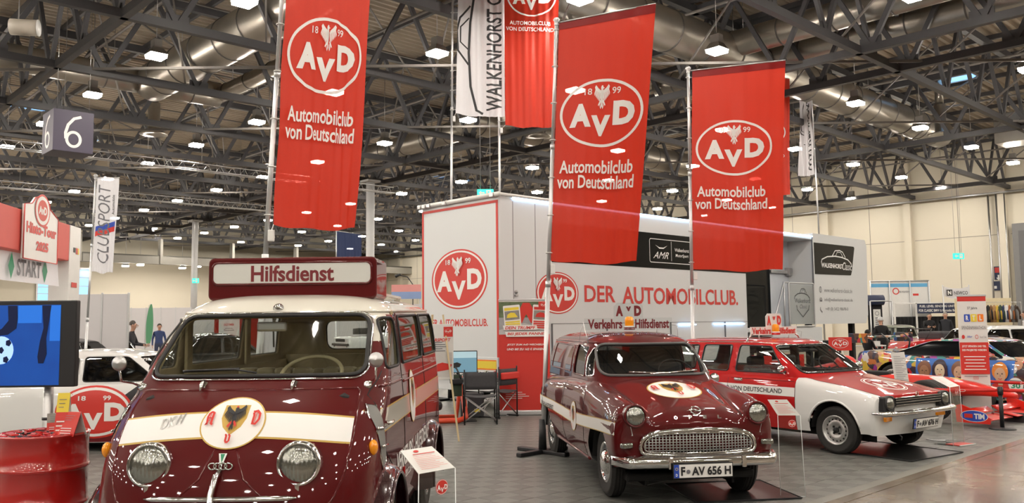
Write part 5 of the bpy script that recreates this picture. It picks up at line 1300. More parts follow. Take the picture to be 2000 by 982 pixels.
WS = shape_round([(-.635, .945), (.635, .945), (.545, 1.285), (-.545, 1.285)], .06, 5)
fs_ = cut(bm, WS, 'x', 1, .03); g = faces_to_mb(fs_, -.006); bmesh.ops.delete(bm, geom=fs_, context='FACES'); wso = g.build('windscreen', [carglass], est)
ringseg(path_on(bvg, 'x', 1, WS, .004, True), .010, 'windscreen_seal', chrome, wso); ringseg(path_on(bvg, 'x', 1, WS, -.002, True), .016, 'windscreen_rubber', rubber, wso)
side_glass(bm, bvg, [(-1.57, .935), (-.72, .935), (-1.03, 1.275), (-1.53, 1.285)], 'door_window', est, carglass, .009, blackp)
side_glass(bm, bvg, [(-2.22, .945), (-1.70, .935), (-1.66, 1.285), (-2.18, 1.28)], 'side_window', est, carglass, .009, blackp)
side_glass(bm, bvg, [(-2.90, .955), (-2.32, .95), (-2.28, 1.28), (-2.80, 1.27)], 'rear_side_window', est, carglass, .009, blackp)
RW = shape_round([(-.55, 1.0), (.55, 1.0), (.5, 1.25), (-.5, 1.25)], .05); fs_ = cut(bm, RW, 'x', -1); g = faces_to_mb(fs_, -.006); bmesh.ops.delete(bm, geom=fs_, context='FACES'); g.build('tailgate_window', [carglass], est)
bm_object(bm, 'roof_shell', [red_lac, tealtrim], est, solid=.02, inner=1)
for s in (1, -1):
    ringseg(path_on(bvg, 'y', s, [(-.93, 1.30), (-1.3, 1.325), (-2.8, 1.315)], .004), .008, 'rain_gutter', chrome, est, False)
    sf = surf(bvl, 'y', s, .002); a = Art()
    for k in range(26):
        x0 = -.54-2.6*k/26; x1 = -.54-2.6*(k+1)/26; a.poly([(x0, .65), (x1, .665), (x1, .785), (x0, .765)] if False else [(x0, .652+.010*(k/26)), (x1, .652+.010*((k+1)/26)), (x1, .765+.02*((k+1)/26)), (x0, .765+.02*(k/26))], print_white)
    a.put('door_stripe', est, lambda x, y, h: sf(x, y, 0))
    a = Art(); a.text('AUTOMOBILCLUB VON DEUTSCHLAND', -.80, .80, -.030, .030, print_black, .015); A_ = Art(); A_.art(a, -1.53, .712, -s, 1) ; A_.put('side_lettering', est, lambda x, y, h: sf(x, y, .0015+h*0), .06)
    for P in ([(-.535, .885), (-.535, .30)], [(-1.64, .90), (-1.64, .32), (-1.55, .26)], [(-.56, .84), (-1.6, .85)]): ringseg(path_on(bvl, 'y', s, P, -.001), .004, 'door_seam', darkm, est, False)
    ringseg(path_on(bvl, 'y', s, [(-.56, .905), (-3.0, .905)], -.003), .006, 'belt_moulding', chrome, est, False)
    p = hit(bvl, 'y', s, -1.46, .83); b = MB(); b.bbox(-.07, .07, -.006, .01, -.018, .018, .006, M=T(p.x, p.y+s*.004, p.z)); b.tube([p+Vector((-.05, s*.01, 0)), p+Vector((-.05, s*.03, 0)), p+Vector((.06, s*.03, 0)), p+Vector((.06, s*.01, 0))], .008, 6); b.build('door_handle', [chrome], est)
    # flared arch lips
    for xw in (0, -2.42):
        for (a0, a1) in ((8, 172),):
            P = [(xw+.355*math.cos(math.radians(t)), .29+.355*math.sin(math.radians(t))) for t in range(a0, a1+1, 8)]
            ringseg(path_on(bvl, 'y', s, P, -.004), .014, 'arch_lip', white_lac if xw == 0 else red_lac, est, False, 8)
    bx = MB(); bx.bbox(-.11, .03, -.108, .108, -.095, .085, .02, M=T(.605, s*.588, .635)); ho = bx.build('lamp_bezel', [blackp], est)
    lamp_round(est, fr((.632, s*.588, .638), (0, 1, 0), (-.06, 0, 1)), .080, ring=blackp, depth=.03)
    b = MB(); b.bbox(-.02, .02, -.075, .075, -.027, .027, .01, M=T(.585, s*.56, .452) @ Rz(-s*.12)); b.build('turn_signal', [amber], est)
    sty = {'rim': .178, 'kind': 'steel', 'mat': silverp}
    wheel(est, 0, s*.665, .285, .285, .17, s, sty); wheel(est, -2.42, s*.665, .285, .285, .17, s, sty)
b = MB(); b.bbox(.57, .640, -.475, .475, .598, .690, .006); b.build('grille_panel', [darkm], est)
b = MB()
for z in (.610, .641, .670): b.bbox(.640, .652, -.478, .478, z-.0055, z+.0055, .003)
b.build('grille_bars', [chrome], est)
b = MB(); b.bbox(.598, .648, -.49, .49, .688, .700, .004); b.build('grille_top_trim', [chrome], est)
b = MB(); Me = fr((.628, 0, .718), (0, 1, 0), (-.1, 0, 1)); b.tube([(.026*math.cos(k*PI/8), .026*math.sin(k*PI/8), 0) for k in range(16)], .005, 6, closed=True, M=Me); b.tube([(-.03, .004, .002), (.03, -.004, .002)], .004, 5, M=Me); b.build('flash_emblem', [chrome], est)
b = MB(); pts = []; 
for k in range(25):
    y = -.79+1.58*k/24; a_ = abs(y)/.79; pts.append((.735-.045*a_**2-.16*max(0, (a_-.86)/.14)**1.6, y, .527))
b.tube(pts, [.012]+[.034]*23+[.012], 10, flat=.95); b.build('bumper', [chrome], est)
plate(est, fr((.70, .03, .385), (0, 1, 0), (-1, 0, .15)), ('F', 'AV 676 H'))
b = MB(); b.tube([(.5, -.25, .26), (.56, -.25, .22), (.55, -.25, .19), (.52, -.25, .19)], .01, 6); b.build('tow_eye', [blackp], est)
zf = surf(bvl, 'z', 1, .002)
L_ = avd(fg=print_white, bg=red_lac); a = Art(); a.ring(0, 0, 1, 1, .04, print_white); a.ring(0, 0, .9, .9, .02, print_white); a.art(avd(False, print_white), 0, 0, .92, .92)
A_ = Art(); A_.art(a, .20, .0, .27, .27, PI/2); A_.put('bonnet_crest', est, lambda x, y, h: zf(x, y, h*.4), .05)
for s in (1, -1): ringseg(path_on(bvl, 'z', 1, [(.58, s*.65), (-.42, s*.65)], -.001), .004, 'bonnet_seam', darkm, est, False)
acr_sign(est, -1.45, 1.415, 1.0, print_red, h1=.115, h2=.30, plate_m=mat('white_sign_board', (.75, .74, .72), .3, coat=.5), bm_=red_lac)
b = MB()
for y in (-.45, .45): b.tube([(-1.45, y, 1.43), (-1.45, y*1.15, 1.40), (-1.45, y*1.28, 1.33)], .01, 6)
b.build('roof_bar', [chrome], est)
b = MB(); b.bbox(-3.0, .15, -.5, .5, .17, .24, .02); b.build('underbody', [darkm], est)
for y in (-.34, .34):
    b = MB(); b.bbox(-1.55, -1.42, y-.24, y+.24, .5, .98, .05); b.bbox(-1.50, -.95, y-.24, y+.24, .38, .52, .05); b.bbox(-1.56, -1.46, y-.15, y+.15, .99, 1.13, .04); b.build('front_seat', [blackp], est)
b = MB(); b.bbox(-2.25, -2.1, -.55, .55, .5, .98, .05); b.build('rear_seat', [mat('olive_cloth', (.12, .12, .08), .8)], est)
b = MB(); b.bbox(-.70, -.48, -.60, .60, .80, .945, .03); b.build('dashboard', [blackp], est)
b = MB(); Ms = fr((-.80, .33, .98), (0, 1, 0), (-.4, 0, .5)); b.tube([(.18*math.cos(k*PI/14), .18*math.sin(k*PI/14), 0) for k in range(28)], .010, 6, closed=True, M=Ms); b.tube([(-.18, 0, 0), (0, -.02, -.02), (.18, 0, 0)], .012, 6, M=Ms); b.tube([(0, 0, 0), (0, -.03, -.3)], .015, 6, M=Ms); b.build('steering_wheel', [blackp], est)
b = MB(); b.bbox(-.0, .02, -.10, .10, -.025, .025, .01, M=T(-.98, .0, 1.21)); b.tube([(-.98, 0, 1.22), (-1.0, 0, 1.30)], .006, 6); b.build('inner_mirror', [blackp], est)
for P in ([(.10, .955), (-.38, .975)], [(.50, .955), (.05, .975)]):
    b = MB(); b.tube(path_on(bvg, 'x', 1, P, .018), .008, 6); b.build('wiper', [blackp], est)
b = MB(); b.tube([(-.66, -.72, .90), (-.68, -.80, .94), (-.69, -.82, .97)], .008, 6); b.ball((-.69, -.83, 1.0), (.03, .075, .045)); b.build('door_mirror', [chrome], est)
b = MB(); b.tube([(-.66, .72, .90), (-.68, .80, .94), (-.69, .82, .97)], .008, 6); b.ball((-.69, .83, 1.0), (.03, .075, .045)); b.build('door_mirror', [chrome], est)
# ================================================================ OTHER CARS
alloy_w = {'rim': .25, 'kind': 'alloy', 'mat': mat('white_alloy', (.72, .72, .70), .35), 'n': 10, 'twin': True}
alloy_s = {'rim': .20, 'kind': 'alloy', 'mat': silverp, 'n': 8}
def gcar(name, label, M, paint, W=1.7, wb=2.5, fo=.75, ro=.85, hood=.78, nose=.62, belt=.88, roof=1.38, ws0=-.45, rf0=-1.15, rf1=-2.2, rw=-2.9, tail=.92, glass=darkglass, r=.31, style=alloy_s, sill=.22, split=(-1.75,), top=True, cat='car', lampz=None, grille=True, wmat=None, mats=None, tw=.62, squircle=.28):
    t = thing(name, label, cat, M); h = W/2; xr = -wb-ro
    def sec(x, zc, zb, k=1., dxb=0): return [(x, 0, zc), (x, .32*k*h/.8, zc-.005), (x, .60*k*h/.8, zc-.02), (x-.01, .72*k*h/.8, zb), (x-.02, .78*k*h/.8, zb-.09), (x-.02, h*k, zb-.26), (x-.02+dxb, h*k, sill+.16), (x-.02+dxb, h*k-.04, sill)]
    st = [[(fo+.0, 0, nose-.02-(nose-sill-.04)*q/7) for q in range(8)], sec(fo, nose, nose-.02, .86), sec(fo-.12, nose+.04, nose+.02, .94), sec(fo-.45, nose+(hood-nose)*.6, nose+(hood-nose)*.55, .99), sec(0, hood-.02, hood-.03), sec(ws0, hood+.02, max(hood, belt)-.02), sec(ws0-.5, belt, belt), sec(-1.6, belt-.02, belt), sec(-wb+.3, belt, belt+.01), sec(rw-.05 if rw-.05 > xr+.35 else xr+.35, tail, tail-.02), sec(xr+.12, tail, tail-.03, .97), sec(xr, tail-.04, tail-.08, .90), [(xr, 0, tail-.06-(tail-sill-.1)*q/7) for q in range(8)]]
    bm = loft_body(st, 5, 3); bvl = bvh(bm); arches(bm, (0, -wb), r+.05, r+.01, t, h)
    if mats: mats[1](bm)
    bm_object(bm, 'lower_body', [paint]+(mats[0] if mats else []), t)
    if top:
        b0 = belt-.06; ln = (roof-b0)
        def L(z, f): 
            w_ = (h-.09)-(h-.09)*.18*((z-b0)/ln); return (z, ws0+.06+(rf0-ws0)*((z-b0)/ln)**.9, w_, rw-.02+(rf1-rw)*((z-b0)/ln)**1.1)
        gl = [L(b0, 0), L(b0+ln*.25, 0), L(b0+ln*.55, 0), L(b0+ln*.80, 0)]
        zt, xf_, wt, xr_ = gl[-1]
        gl += [(b0+ln*.90, rf0-.03, wt*.93, rf1+.05), (b0+ln*.955, rf0-.16, wt*.78, rf1+.22), (b0+ln*.99, rf0-.38, wt*.45, rf1+.42), (roof, rf0-.55, 0, min(rf1+.55, rf0-.56))]
        gl = [g+((squircle, 3, .2, 3) if i < 4 else (squircle*max(g[2], .02)/wt, 2.6, .22*max(g[2], .02)/wt, 2.6)) for i, g in enumerate(gl)]
        bm = loft_levels(gl, 3, 8, 16); bg = bvh(bm); zb, zt2 = b0+ln*.17, b0+ln*.80
        wy0, wy1 = (h-.09)*.86, wt*.88
        for ax, s, nm in (('x', 1, 'windscreen'), ('x', -1, 'rear_window')):
            P = shape_round([(-wy0, zb), (wy0, zb), (wy1, zt2), (-wy1, zt2)], .06, 3); fs_ = cut(bm, P, ax, s, .02); g = faces_to_mb(fs_, -.006); bmesh.ops.delete(bm, geom=fs_, context='FACES'); 
            if g.v: g.build(nm, [glass], t)
        xs = lambda z, e: (ws0+.06+(rf0-ws0)*((z-b0)/ln)**.9-.16) if e else (rw-.02+(rf1-rw)*((z-b0)/ln)**1.1+.16)
        cuts_ = [None]+list(split)+[None]
        for k in range(len(cuts_)-1):
            a0, a1 = cuts_[k], cuts_[k+1]
            P = [(a1+.04 if a1 else xs(zb, 0), zb), (a0-.04 if a0 else xs(zb, 1), zb), (a0-.04 if a0 else xs(zt2, 1), zt2), (a1+.04 if a1 else xs(zt2, 0), zt2)]
            if P[1][0]-P[0][0] > .1: side_glass(bm, bg, P, 'side_window', t, glass, .007, blackp)
        
        if mats: mats[1](bm)
        bm_object(bm, 'roof_shell', [wmat or paint, greyfab], t, solid=.02, inner=1)
        for y in (-.35, .35):
            b = MB(); b.bbox(rf0-.42, rf0-.28, y-.22, y+.22, .45, belt+.12, .05); b.bbox(rf0-.42, rf0+.1, y-.22, y+.22, .35, .48, .04); b.bbox(rf0-.40, rf0-.32, y-.12, y+.12, belt+.12, belt+.26, .03); b.build('seat', [blackp], t)
    for s in (1, -1):
        lz = lampz or nose-.06
        lamp_round(t, fr((fo-.03, s*h*.70, lz), (0, 1, 0), (-.1, 0, 1)), .075, depth=.06)
        b = MB(); b.bbox(xr-.01, xr+.04, s*h*.68-.1, s*h*.68+.1, tail-.22, tail-.12, .01); b.build('tail_lamp', [mat('red_lens', (.45, .01, .01), .15, coat=1)], t)
        if top: b = MB(); b.tube([(ws0-.30, s*(h-.06), belt-.0), (ws0-.32, s*(h+.06), belt+.04)], .015, 6); b.ball((ws0-.33, s*(h+.08), belt+.05), (.035, .065, .04)); b.build('door_mirror', [paint], t)
        ringseg(path_on(bvl, 'y', s, [(ws0-.1, belt-.08), (ws0-.08, sill+.1)], -.001), .004, 'door_seam', darkm, t, False); ringseg(path_on(bvl, 'y', s, [(split[0] if split else -1.7, belt-.08), ((split[0] if split else -1.7), sill+.1)], -.001), .004, 'door_seam', darkm, t, False)
        wheel(t, 0, s*(h-.10), r, r, .19, s, style); wheel(t, -wb, s*(h-.10), r, r, .19, s, style)
    b = MB(); b.bbox(fo-.02, fo+.035, -h*.9, h*.9, nose-.26, nose-.18, .02); b.bbox(xr-.035, xr+.02, -h*.88, h*.88, tail-.42, tail-.33, .02); b.build('bumper', [blackp], t)
    if grille: b = MB(); b.bbox(fo-.01, fo+.012, -h*.5, h*.5, nose-.13, nose-.04, .005); b.build('grille', [darkm], t)
    b = MB(); b.box(xr+.2, fo-.3, -h*.72, h*.72, sill-.05, sill+.04); b.build('underbody', [darkm], t)
    t['_bv'] = 0; del t['_bv']
    return t, bvl
def at(x, y, deg): return Matrix.Translation((x, y, 0)) @ Rz(math.radians(deg))
# white and red racing saloon at the left
race, rb = gcar('racing_car', 'white and red racing saloon with a big round club logo, behind the screen', at(-7.56, 12.0, 184), white_lac, W=1.72, wb=2.65, fo=.8, hood=.86, nose=.68, belt=.88, roof=1.33, ws0=-.55, rf0=-1.12, rf1=-2.35, rw=-3.0, tail=.98, r=.31, glass=darkglass, sill=.12)
sf = surf(rb, 'y', 1, .003)
a = Art(); a.ellipse(0, 0, 1, .68, print_red); a.ring(0, 0, .93, .63, .07, print_white); a.text('A', -.78, -.25, -.26, .22, print_white, .06); a.text('V', -.26, .22, -.45, -.02, print_white, .06); a.text('D', .26, .80, -.24, .24, print_white, .06); a.text('18', -.42, -.22, .30, .42, print_white, .02); a.text('99', .22, .42, .30, .42, print_white, .02)
A_ = Art(); A_.poly([(-.7, .13), (3.3, .13), (3.3, .36), (2.3, .30), (.5, .24), (-.7, .20)], print_maroon); A_.poly([(2.2, .60), (2.55, .86), (2.68, .86), (2.4, .60), (2.75, .30), (2.5, .30)], print_black); A_.poly([(2.55, .58), (2.9, .84), (3.0, .84), (2.7, .56)], print_red); A_.poly([(2.85, .56), (3.2, .80), (3.28, .80), (3.0, .54)], print_black)
A_.art(a, 2.0, .52, .50, .50); A_.put('race_livery', race, lambda x, y, h: sf(-x, y, h), .07)
zf = surf(rb, 'z', 1, .003); a = Art(); a.poly([(-2.9, -.75), (-2.9, .7), (-3.2, .7), (-3.2, -.75)], print_red); a.put('bonnet_livery', race, lambda x, y, h: zf(x, y, h), .07)
a = Art(); a.text('H.C.Walkenhorst', 2.07, 2.62, 1.175, 1.225, print_white, .02); a.rect(1.98, 2.05, 1.175, 1.192, print_yellow); a.rect(1.98, 2.05, 1.192, 1.209, print_red); a.rect(1.98, 2.05, 1.209, 1.225, print_black); a.put('driver_name', race, lambda x, y, h: (-x, .72-.13*(y-.88)/.4+.03+h, y))
b = MB()
for (p, q) in (((-1.15, -.55, 1.2), (-1.75, -.6, .5)), ((-1.75, -.55, 1.25), (-1.15, -.6, .5)), ((-1.8, .55, 1.25), (-1.8, -.55, .6)), ((-1.1, -.6, 1.2), (-.6, -.65, .8))): b.cyl(p, q, .02, n=8)
b.build('roll_cage', [mat('blue_cage', (.02, .09, .3), .4)], race)
# black cars farther back at the left
gcar('saloon_car', 'black car behind the racing saloon, nearest of the two black cars at the left', at(-8.5, 19.2, -30), black_lac, W=1.75, roof=1.42, r=.32)
gcar('saloon_car', 'black car with shiny roof seen through the left part of the bus windscreen', at(-9.6, 22.4, 215), black_lac, W=1.75, roof=1.45, r=.32)
gcar('saloon_car', 'dark green-black car farthest back behind the other black cars', at(-13.5, 27.5, -20), mat('dark_green_lacquer', (.008, .014, .011), .3, coat=1), W=1.75, roof=1.45)
rc, _ = gcar('sports_car', 'red car with its front lid standing open, seen through the bus windscreen', at(-9.0, 27.8, -70), red_lac, W=1.7, roof=1.3, belt=.85, hood=.8)
b = MB(); b.bbox(-.1, 1.3, -.7, .7, 0, .05, .02, M=T(-.35, 0, .9) @ Ry(-1.0)); b.build('open_bonnet', [red_lac], rc)
b = MB(); b.bbox(.02, .04, -.08, .08, -.25, .25, .005, M=T(.9, -.3, .75)); b.build('price_card', [white], rc)
# white off-roader behind the bus
off, _ = gcar('off_road_car', 'white boxy off-road car seen through the rear window of the bus', at(-5.1, 27.6, -150), white_lac, W=1.75, wb=2.4, fo=.5, ro=.6, hood=1.28, nose=1.22, belt=1.3, roof=1.95, ws0=-.9, rf0=-1.05, rf1=-2.8, rw=-2.95, tail=1.3, r=.38, sill=.45, style={'rim': .22, 'kind': 'steel', 'mat': silverp}, lampz=1.0, split=(-1.75, -2.3))
b = MB(); b.lathe([(.36, 0), (.36, .18), (.2, .2), (0, .2)], 24, 0, fr((-.30, 0, 1.32), (1, 0, 0), (0, 1, 0))); b.build('spare_wheel', [tyre_m], off)
# art car
art_p = []
for nm, c in (('patch_purple', (.35, .04, .30)), ('patch_blue', (.03, .16, .55)), ('patch_teal', (.02, .30, .28)), ('patch_orange', (.75, .25, .02)), ('patch_yellow', (.80, .58, .05)), ('patch_pink', (.75, .25, .40)), ('patch_dark', (.03, .015, .03)), ('patch_white', (.7, .7, .68)), ('patch_brown', (.22, .10, .05)), ('patch_red', (.6, .03, .02))):
    art_p.append(mat(nm, c, .4, coat=1, noise=.05))
rr = random.Random(4)
wrap = mat('cartoon_wrap', (.3, .3, .3), .4, coat=1, noise=0); N, L = nodes(wrap); tc = N.new('ShaderNodeTexCoord'); ns = N.new('ShaderNodeTexNoise'); ns.inputs['Scale'].default_value = 5; L.new(tc.outputs['Object'], ns.inputs['Vector'])
ad = N.new('ShaderNodeVectorMath'); ad.operation = 'MULTIPLY_ADD'; ad.inputs[1].default_value = (.22, .22, .22); L.new(ns.outputs['Color'], ad.inputs[0]); L.new(tc.outputs['Object'], ad.inputs[2])
vo = N.new('ShaderNodeTexVoronoi'); vo.inputs['Scale'].default_value = 7.5; L.new(ad.outputs[0], vo.inputs['Vector']); sp = N.new('ShaderNodeSeparateXYZ'); L.new(vo.outputs['Color'], sp.inputs[0]); cr_ = N.new('ShaderNodeValToRGB'); cr_.color_ramp.interpolation = 'CONSTANT'
pal = [(.02, .012, .02), (.5, .015, .015), (.60, .32, .18), (.03, .12, .40), (.65, .45, .04), (.10, .04, .02), (.30, .03, .25), (.65, .62, .58), (.03, .22, .20), (.55, .16, .02), (.02, .015, .03), (.45, .22, .12)]
for k, c in enumerate(pal):
    e = cr_.color_ramp.elements[k] if k < 2 else cr_.color_ramp.elements.new(k/12); e.position = k/12; e.color = (*c, 1)
L.new(sp.outputs[0], cr_.inputs[0]); L.new(cr_.outputs[0], N['Principled BSDF'].inputs['Base Color'])
def patchwork(bm):
    pass
artc, ab = gcar('racing_car', 'racing coupe painted all over with colourful cartoon faces, at the right', at(10.15, 15.4, -57), wrap, W=1.95, wb=3.0, fo=.9, ro=.85, hood=.80, nose=.60, belt=.88, roof=1.26, ws0=-.62, rf0=-1.35, rf1=-2.1, rw=-3.45, tail=.98, r=.35, style=dict(alloy_w, rim=.255), glass=blackglass, sill=.12, split=(), mats=(art_p[1:], patchwork), wmat=wrap)
sf = surf(ab, 'y', -1, .004)
skt = [mat('toon_skin_%s' % n, c, .5) for n, c in (('light', (.62, .40, .26)), ('mid', (.36, .19, .10)), ('dark', (.12, .05, .03)), ('pale', (.72, .60, .42)))]
a = Art()
a.poly([(-2.5, .24), (-.65, .24), (-.62, .84), (-2.5, .84)], art_p[1])
for k, (x, sk, hr, sh) in enumerate(((-2.32, 1, 8, 0), (-2.0, 3, 6, 3), (-1.62, 0, 8, 4), (-1.2, 2, 6, 2), (-.85, 0, 3, 9))):
    y = .58+.03*(k % 2); a.poly([(x-.22, .25), (x+.22, .25), (x+.17, .40), (x+.06, .45), (x-.06, .45), (x-.17, .40)], art_p[sh]); a.ellipse(x, y+.06, .145, .16, art_p[hr], 18); a.poly([(x-.04, .40), (x+.04, .40), (x+.04, .5), (x-.04, .5)], skt[sk])
    if hr == 6 and k == 1: a.poly([(x-.16, .42), (x-.09, .42), (x-.08, y+.1), (x-.15, y+.1)], art_p[6]); a.poly([(x+.09, .42), (x+.16, .42), (x+.15, y+.1), (x+.08, y+.1)], art_p[6])
    a.ellipse(x, y, .10, .13, skt[sk], 20)
    for q in (-.04, .04): a.ellipse(x+q, y+.025, .013, .011, print_black, 8)
    a.line([(x-.035, y-.06), (x, y-.075), (x+.035, y-.06)], .012, art_p[9]); a.line([(x, y+.01), (x+.012, y-.02), (x-.004, y-.024)], .006, print_black)
a.ellipse(-.58, .42, .13, .13, print_white, 24); a.text('30', -.66, -.50, .36, .45, print_green, .04); a.rect(-.68, -.48, .47, .50, print_grey)
a.put('cartoon_faces', artc, lambda x, y, h: sf(x, y, h), .08)
a = Art(); a.art(avd(), .42, .62, .09, .06); a.put('fender_logo', artc, lambda x, y, h: sf(x, y, h), .05)
b = MB(); b.bbox(-4.05, -3.7, -.8, .8, 1.22, 1.26, .012); b.bbox(-4.1, -3.65, -.83, -.80, 1.12, 1.32, .01); b.bbox(-4.1, -3.65, .80, .83, 1.12, 1.32, .01); b.build('rear_wing', [wrap], artc)
b = MB()
for y in (-.4, .4): b.tube([(-3.5, y, .95), (-3.45, y, 1.18), (-3.6, y, 1.31), (-3.8, y, 1.27)], .03, 8, flat=.4)
b.build('swan_neck_support', [blackp], artc)
a = Art(); a.art(avd(), 0, 0, .085, .055); a.put('mirror_logo', artc, lambda x, y, h: (x-1.0, -1.13-h, y+.95))
# Formula car
f1 = thing('formula_car', 'red open-wheel racing car with wide front wing behind the rope barrier', 'racing car', at(7.1, 13.95, -53))
rosso = mat('bright_red_lacquer', (.72, .018, .008), .35, coat=1, noise=.03)
st = [[(1.02, 0, .44-.01*q) for q in range(6)], [(.98, 0, .47), (.98, .05, .465), (.98, .07, .44), (.97, .075, .42), (.97, .06, .395), (.97, .04, .385)], [(.6, 0, .56), (.6, .08, .555), (.6, .12, .53), (.6, .13, .48), (.6, .12, .43), (.6, .08, .40)], [(0, 0, .66), (0, .11, .655), (0, .17, .62), (0, .19, .52), (0, .18, .42), (0, .12, .36)],
      [(-.8, 0, .70), (-.8, .14, .69), (-.8, .22, .64), (-.8, .26, .5), (-.8, .25, .35), (-.8, .2, .22)], [(-1.4, 0, .62), (-1.4, .2, .62), (-1.4, .30, .60), (-1.4, .6, .5), (-1.4, .68, .3), (-1.4, .6, .12)], [(-2.0, 0, .85), (-2.0, .12, .80), (-2.0, .25, .65), (-2.0, .6, .5), (-2.0, .66, .3), (-2.0, .6, .12)], [(-3.0, 0, .6), (-3.0, .08, .56), (-3.0, .15, .5), (-3.0, .3, .38), (-3.0, .34, .25), (-3.0, .3, .14)], [(-3.3, 0, .5), (-3.3, .0, .46), (-3.3, .0, .42), (-3.3, .0, .36), (-3.3, .0, .3), (-3.3, .0, .2)]]
bm = loft_body(st, 5, 4); fb = bvh(bm); bm_object(bm, 'bodywork', [rosso], f1)
b = MB(); b.bbox(-1.5, -.95, -.17, .17, .60, .72, .03); b.build('cockpit_opening', [darkm], f1)
b = MB(); b.ball((-1.85, 0, .82), (.22, .16, .16)); b.build('airbox', [rosso], f1)
for nm, y0, y1 in (('front_wing', .08, .86), ('front_wing', -.86, -.08)):
    b = MB(); b.grid(lambda u, v, y0=y0, y1=y1: (.62+.34*v, y0+(y1-y0)*u, .10+.05*(1-v)), 4, 3); b.grid(lambda u, v, y0=y0, y1=y1: (.58+.10*v, y0+(y1-y0)*u, .24-.07*v), 4, 3); w_ = b.build(nm, [rosso], f1); m_ = w_.modifiers.new('s', 'SOLIDIFY'); m_.thickness = .014
for s in (1, -1):
    b = MB(); b.prism([(.50, .06), (.98, .06), (1.0, .14), (.86, .22), (.56, .33), (.48, .30)], s*.86, s*.885, Matrix(((1, 0, 0, 0), (0, 0, 1, 0), (0, 1, 0, 0), (0, 0, 0, 1)))); ep = b.build('wing_end_plate', [rosso], f1)
    if s == -1:
        a = Art(); a.ellipse(0, 0, .20, .085, print_white, 30); a.ellipse(0, 0, .19, .078, print_blue, 30); a.text('TIM', 0.0, .15, -.04, .04, print_white, .05); a.rect(-.14, -.02, -.03, .03, print_red); A_ = Art(); A_.art(a, .76, .165, 1, 1); A_.put('sponsor_logo', ep, lambda x, y, h: (x, -.886-h, y))
    b = MB()
    for z0, z1 in ((.30, .42), (.42, .58)):
        b.tube([(.02, s*.62, z0), (-.15, s*.18, z1)], .012, 6); b.tube([(-.02, s*.62, z0), (-.45, s*.2, z1)], .012, 6)
    b.build('wishbone', [blackp], f1)
    for xw, rr_, wd in ((0, .33, .33), (-3.0, .33, .38)): wheel(f1, xw, s*.72, rr_, rr_, wd, s, {'rim': .18, 'kind': 'alloy', 'mat': silverp, 'n': 10})
b = MB(); b.bbox(-3.45, -3.1, -.5, .5, .82, .85, .01); b.bbox(-3.5, -3.05, -.52, -.5, .5, .95, .005); b.bbox(-3.5, -3.05, .5, .52, .5, .95, .005); b.build('rear_wing', [rosso], f1)
zf = surf(fb, 'z', 1, .003); a = Art(); a.ellipse(0, 0, .10, .05, print_yellow, 20); a.put('nose_badge', f1, lambda x, y, h: zf(x+.1, y, h), .03)
# white hatchback, silver car, red roadster and green car at the right
gcar('hatchback_car', 'white hatchback at the right edge, behind the painted racing coupe', at(11.2, 22.6, 196), white_lac, W=1.7, wb=2.45, roof=1.42, belt=.92, hood=.85, ws0=-.55, rf0=-1.15, rf1=-2.7, rw=-3.05, tail=.98, split=(-1.75,), style={'rim': .19, 'kind': 'steel', 'mat': silverp}, r=.30)
gcar('sports_car', 'silver car partly hidden between the painted coupe and the white hatchback', at(14.0, 27.5, 200), mat('silver_lacquer', (.45, .46, .47), .3, .4, coat=1), W=1.75, roof=1.32, r=.32)
rd, _ = gcar('roadster_car', 'small red open car far behind the painted racing coupe', at(13.9, 30.6, 195), red_lac, W=1.7, roof=1.25, belt=.9, hood=.85, top=False)
b = MB(); b.tube([(-.5, -.62, .88), (-.85, -.56, 1.25), (-.85, .56, 1.25), (-.5, .62, .88)], .02, 8); b.build('windscreen_frame', [blackp], rd); b = MB(); b.bbox(-2.2, -1.2, -.6, .6, .85, 1.15, .08); b.build('soft_top', [greyfab], rd)
gcar('saloon_car', 'olive grey car far behind the big trailer end, beside the person in the dark coat', at(15.2, 33.5, -110), mat('olive_lacquer', (.12, .14, .10), .3, coat=1), W=1.7, roof=1.38, glass=carglass)
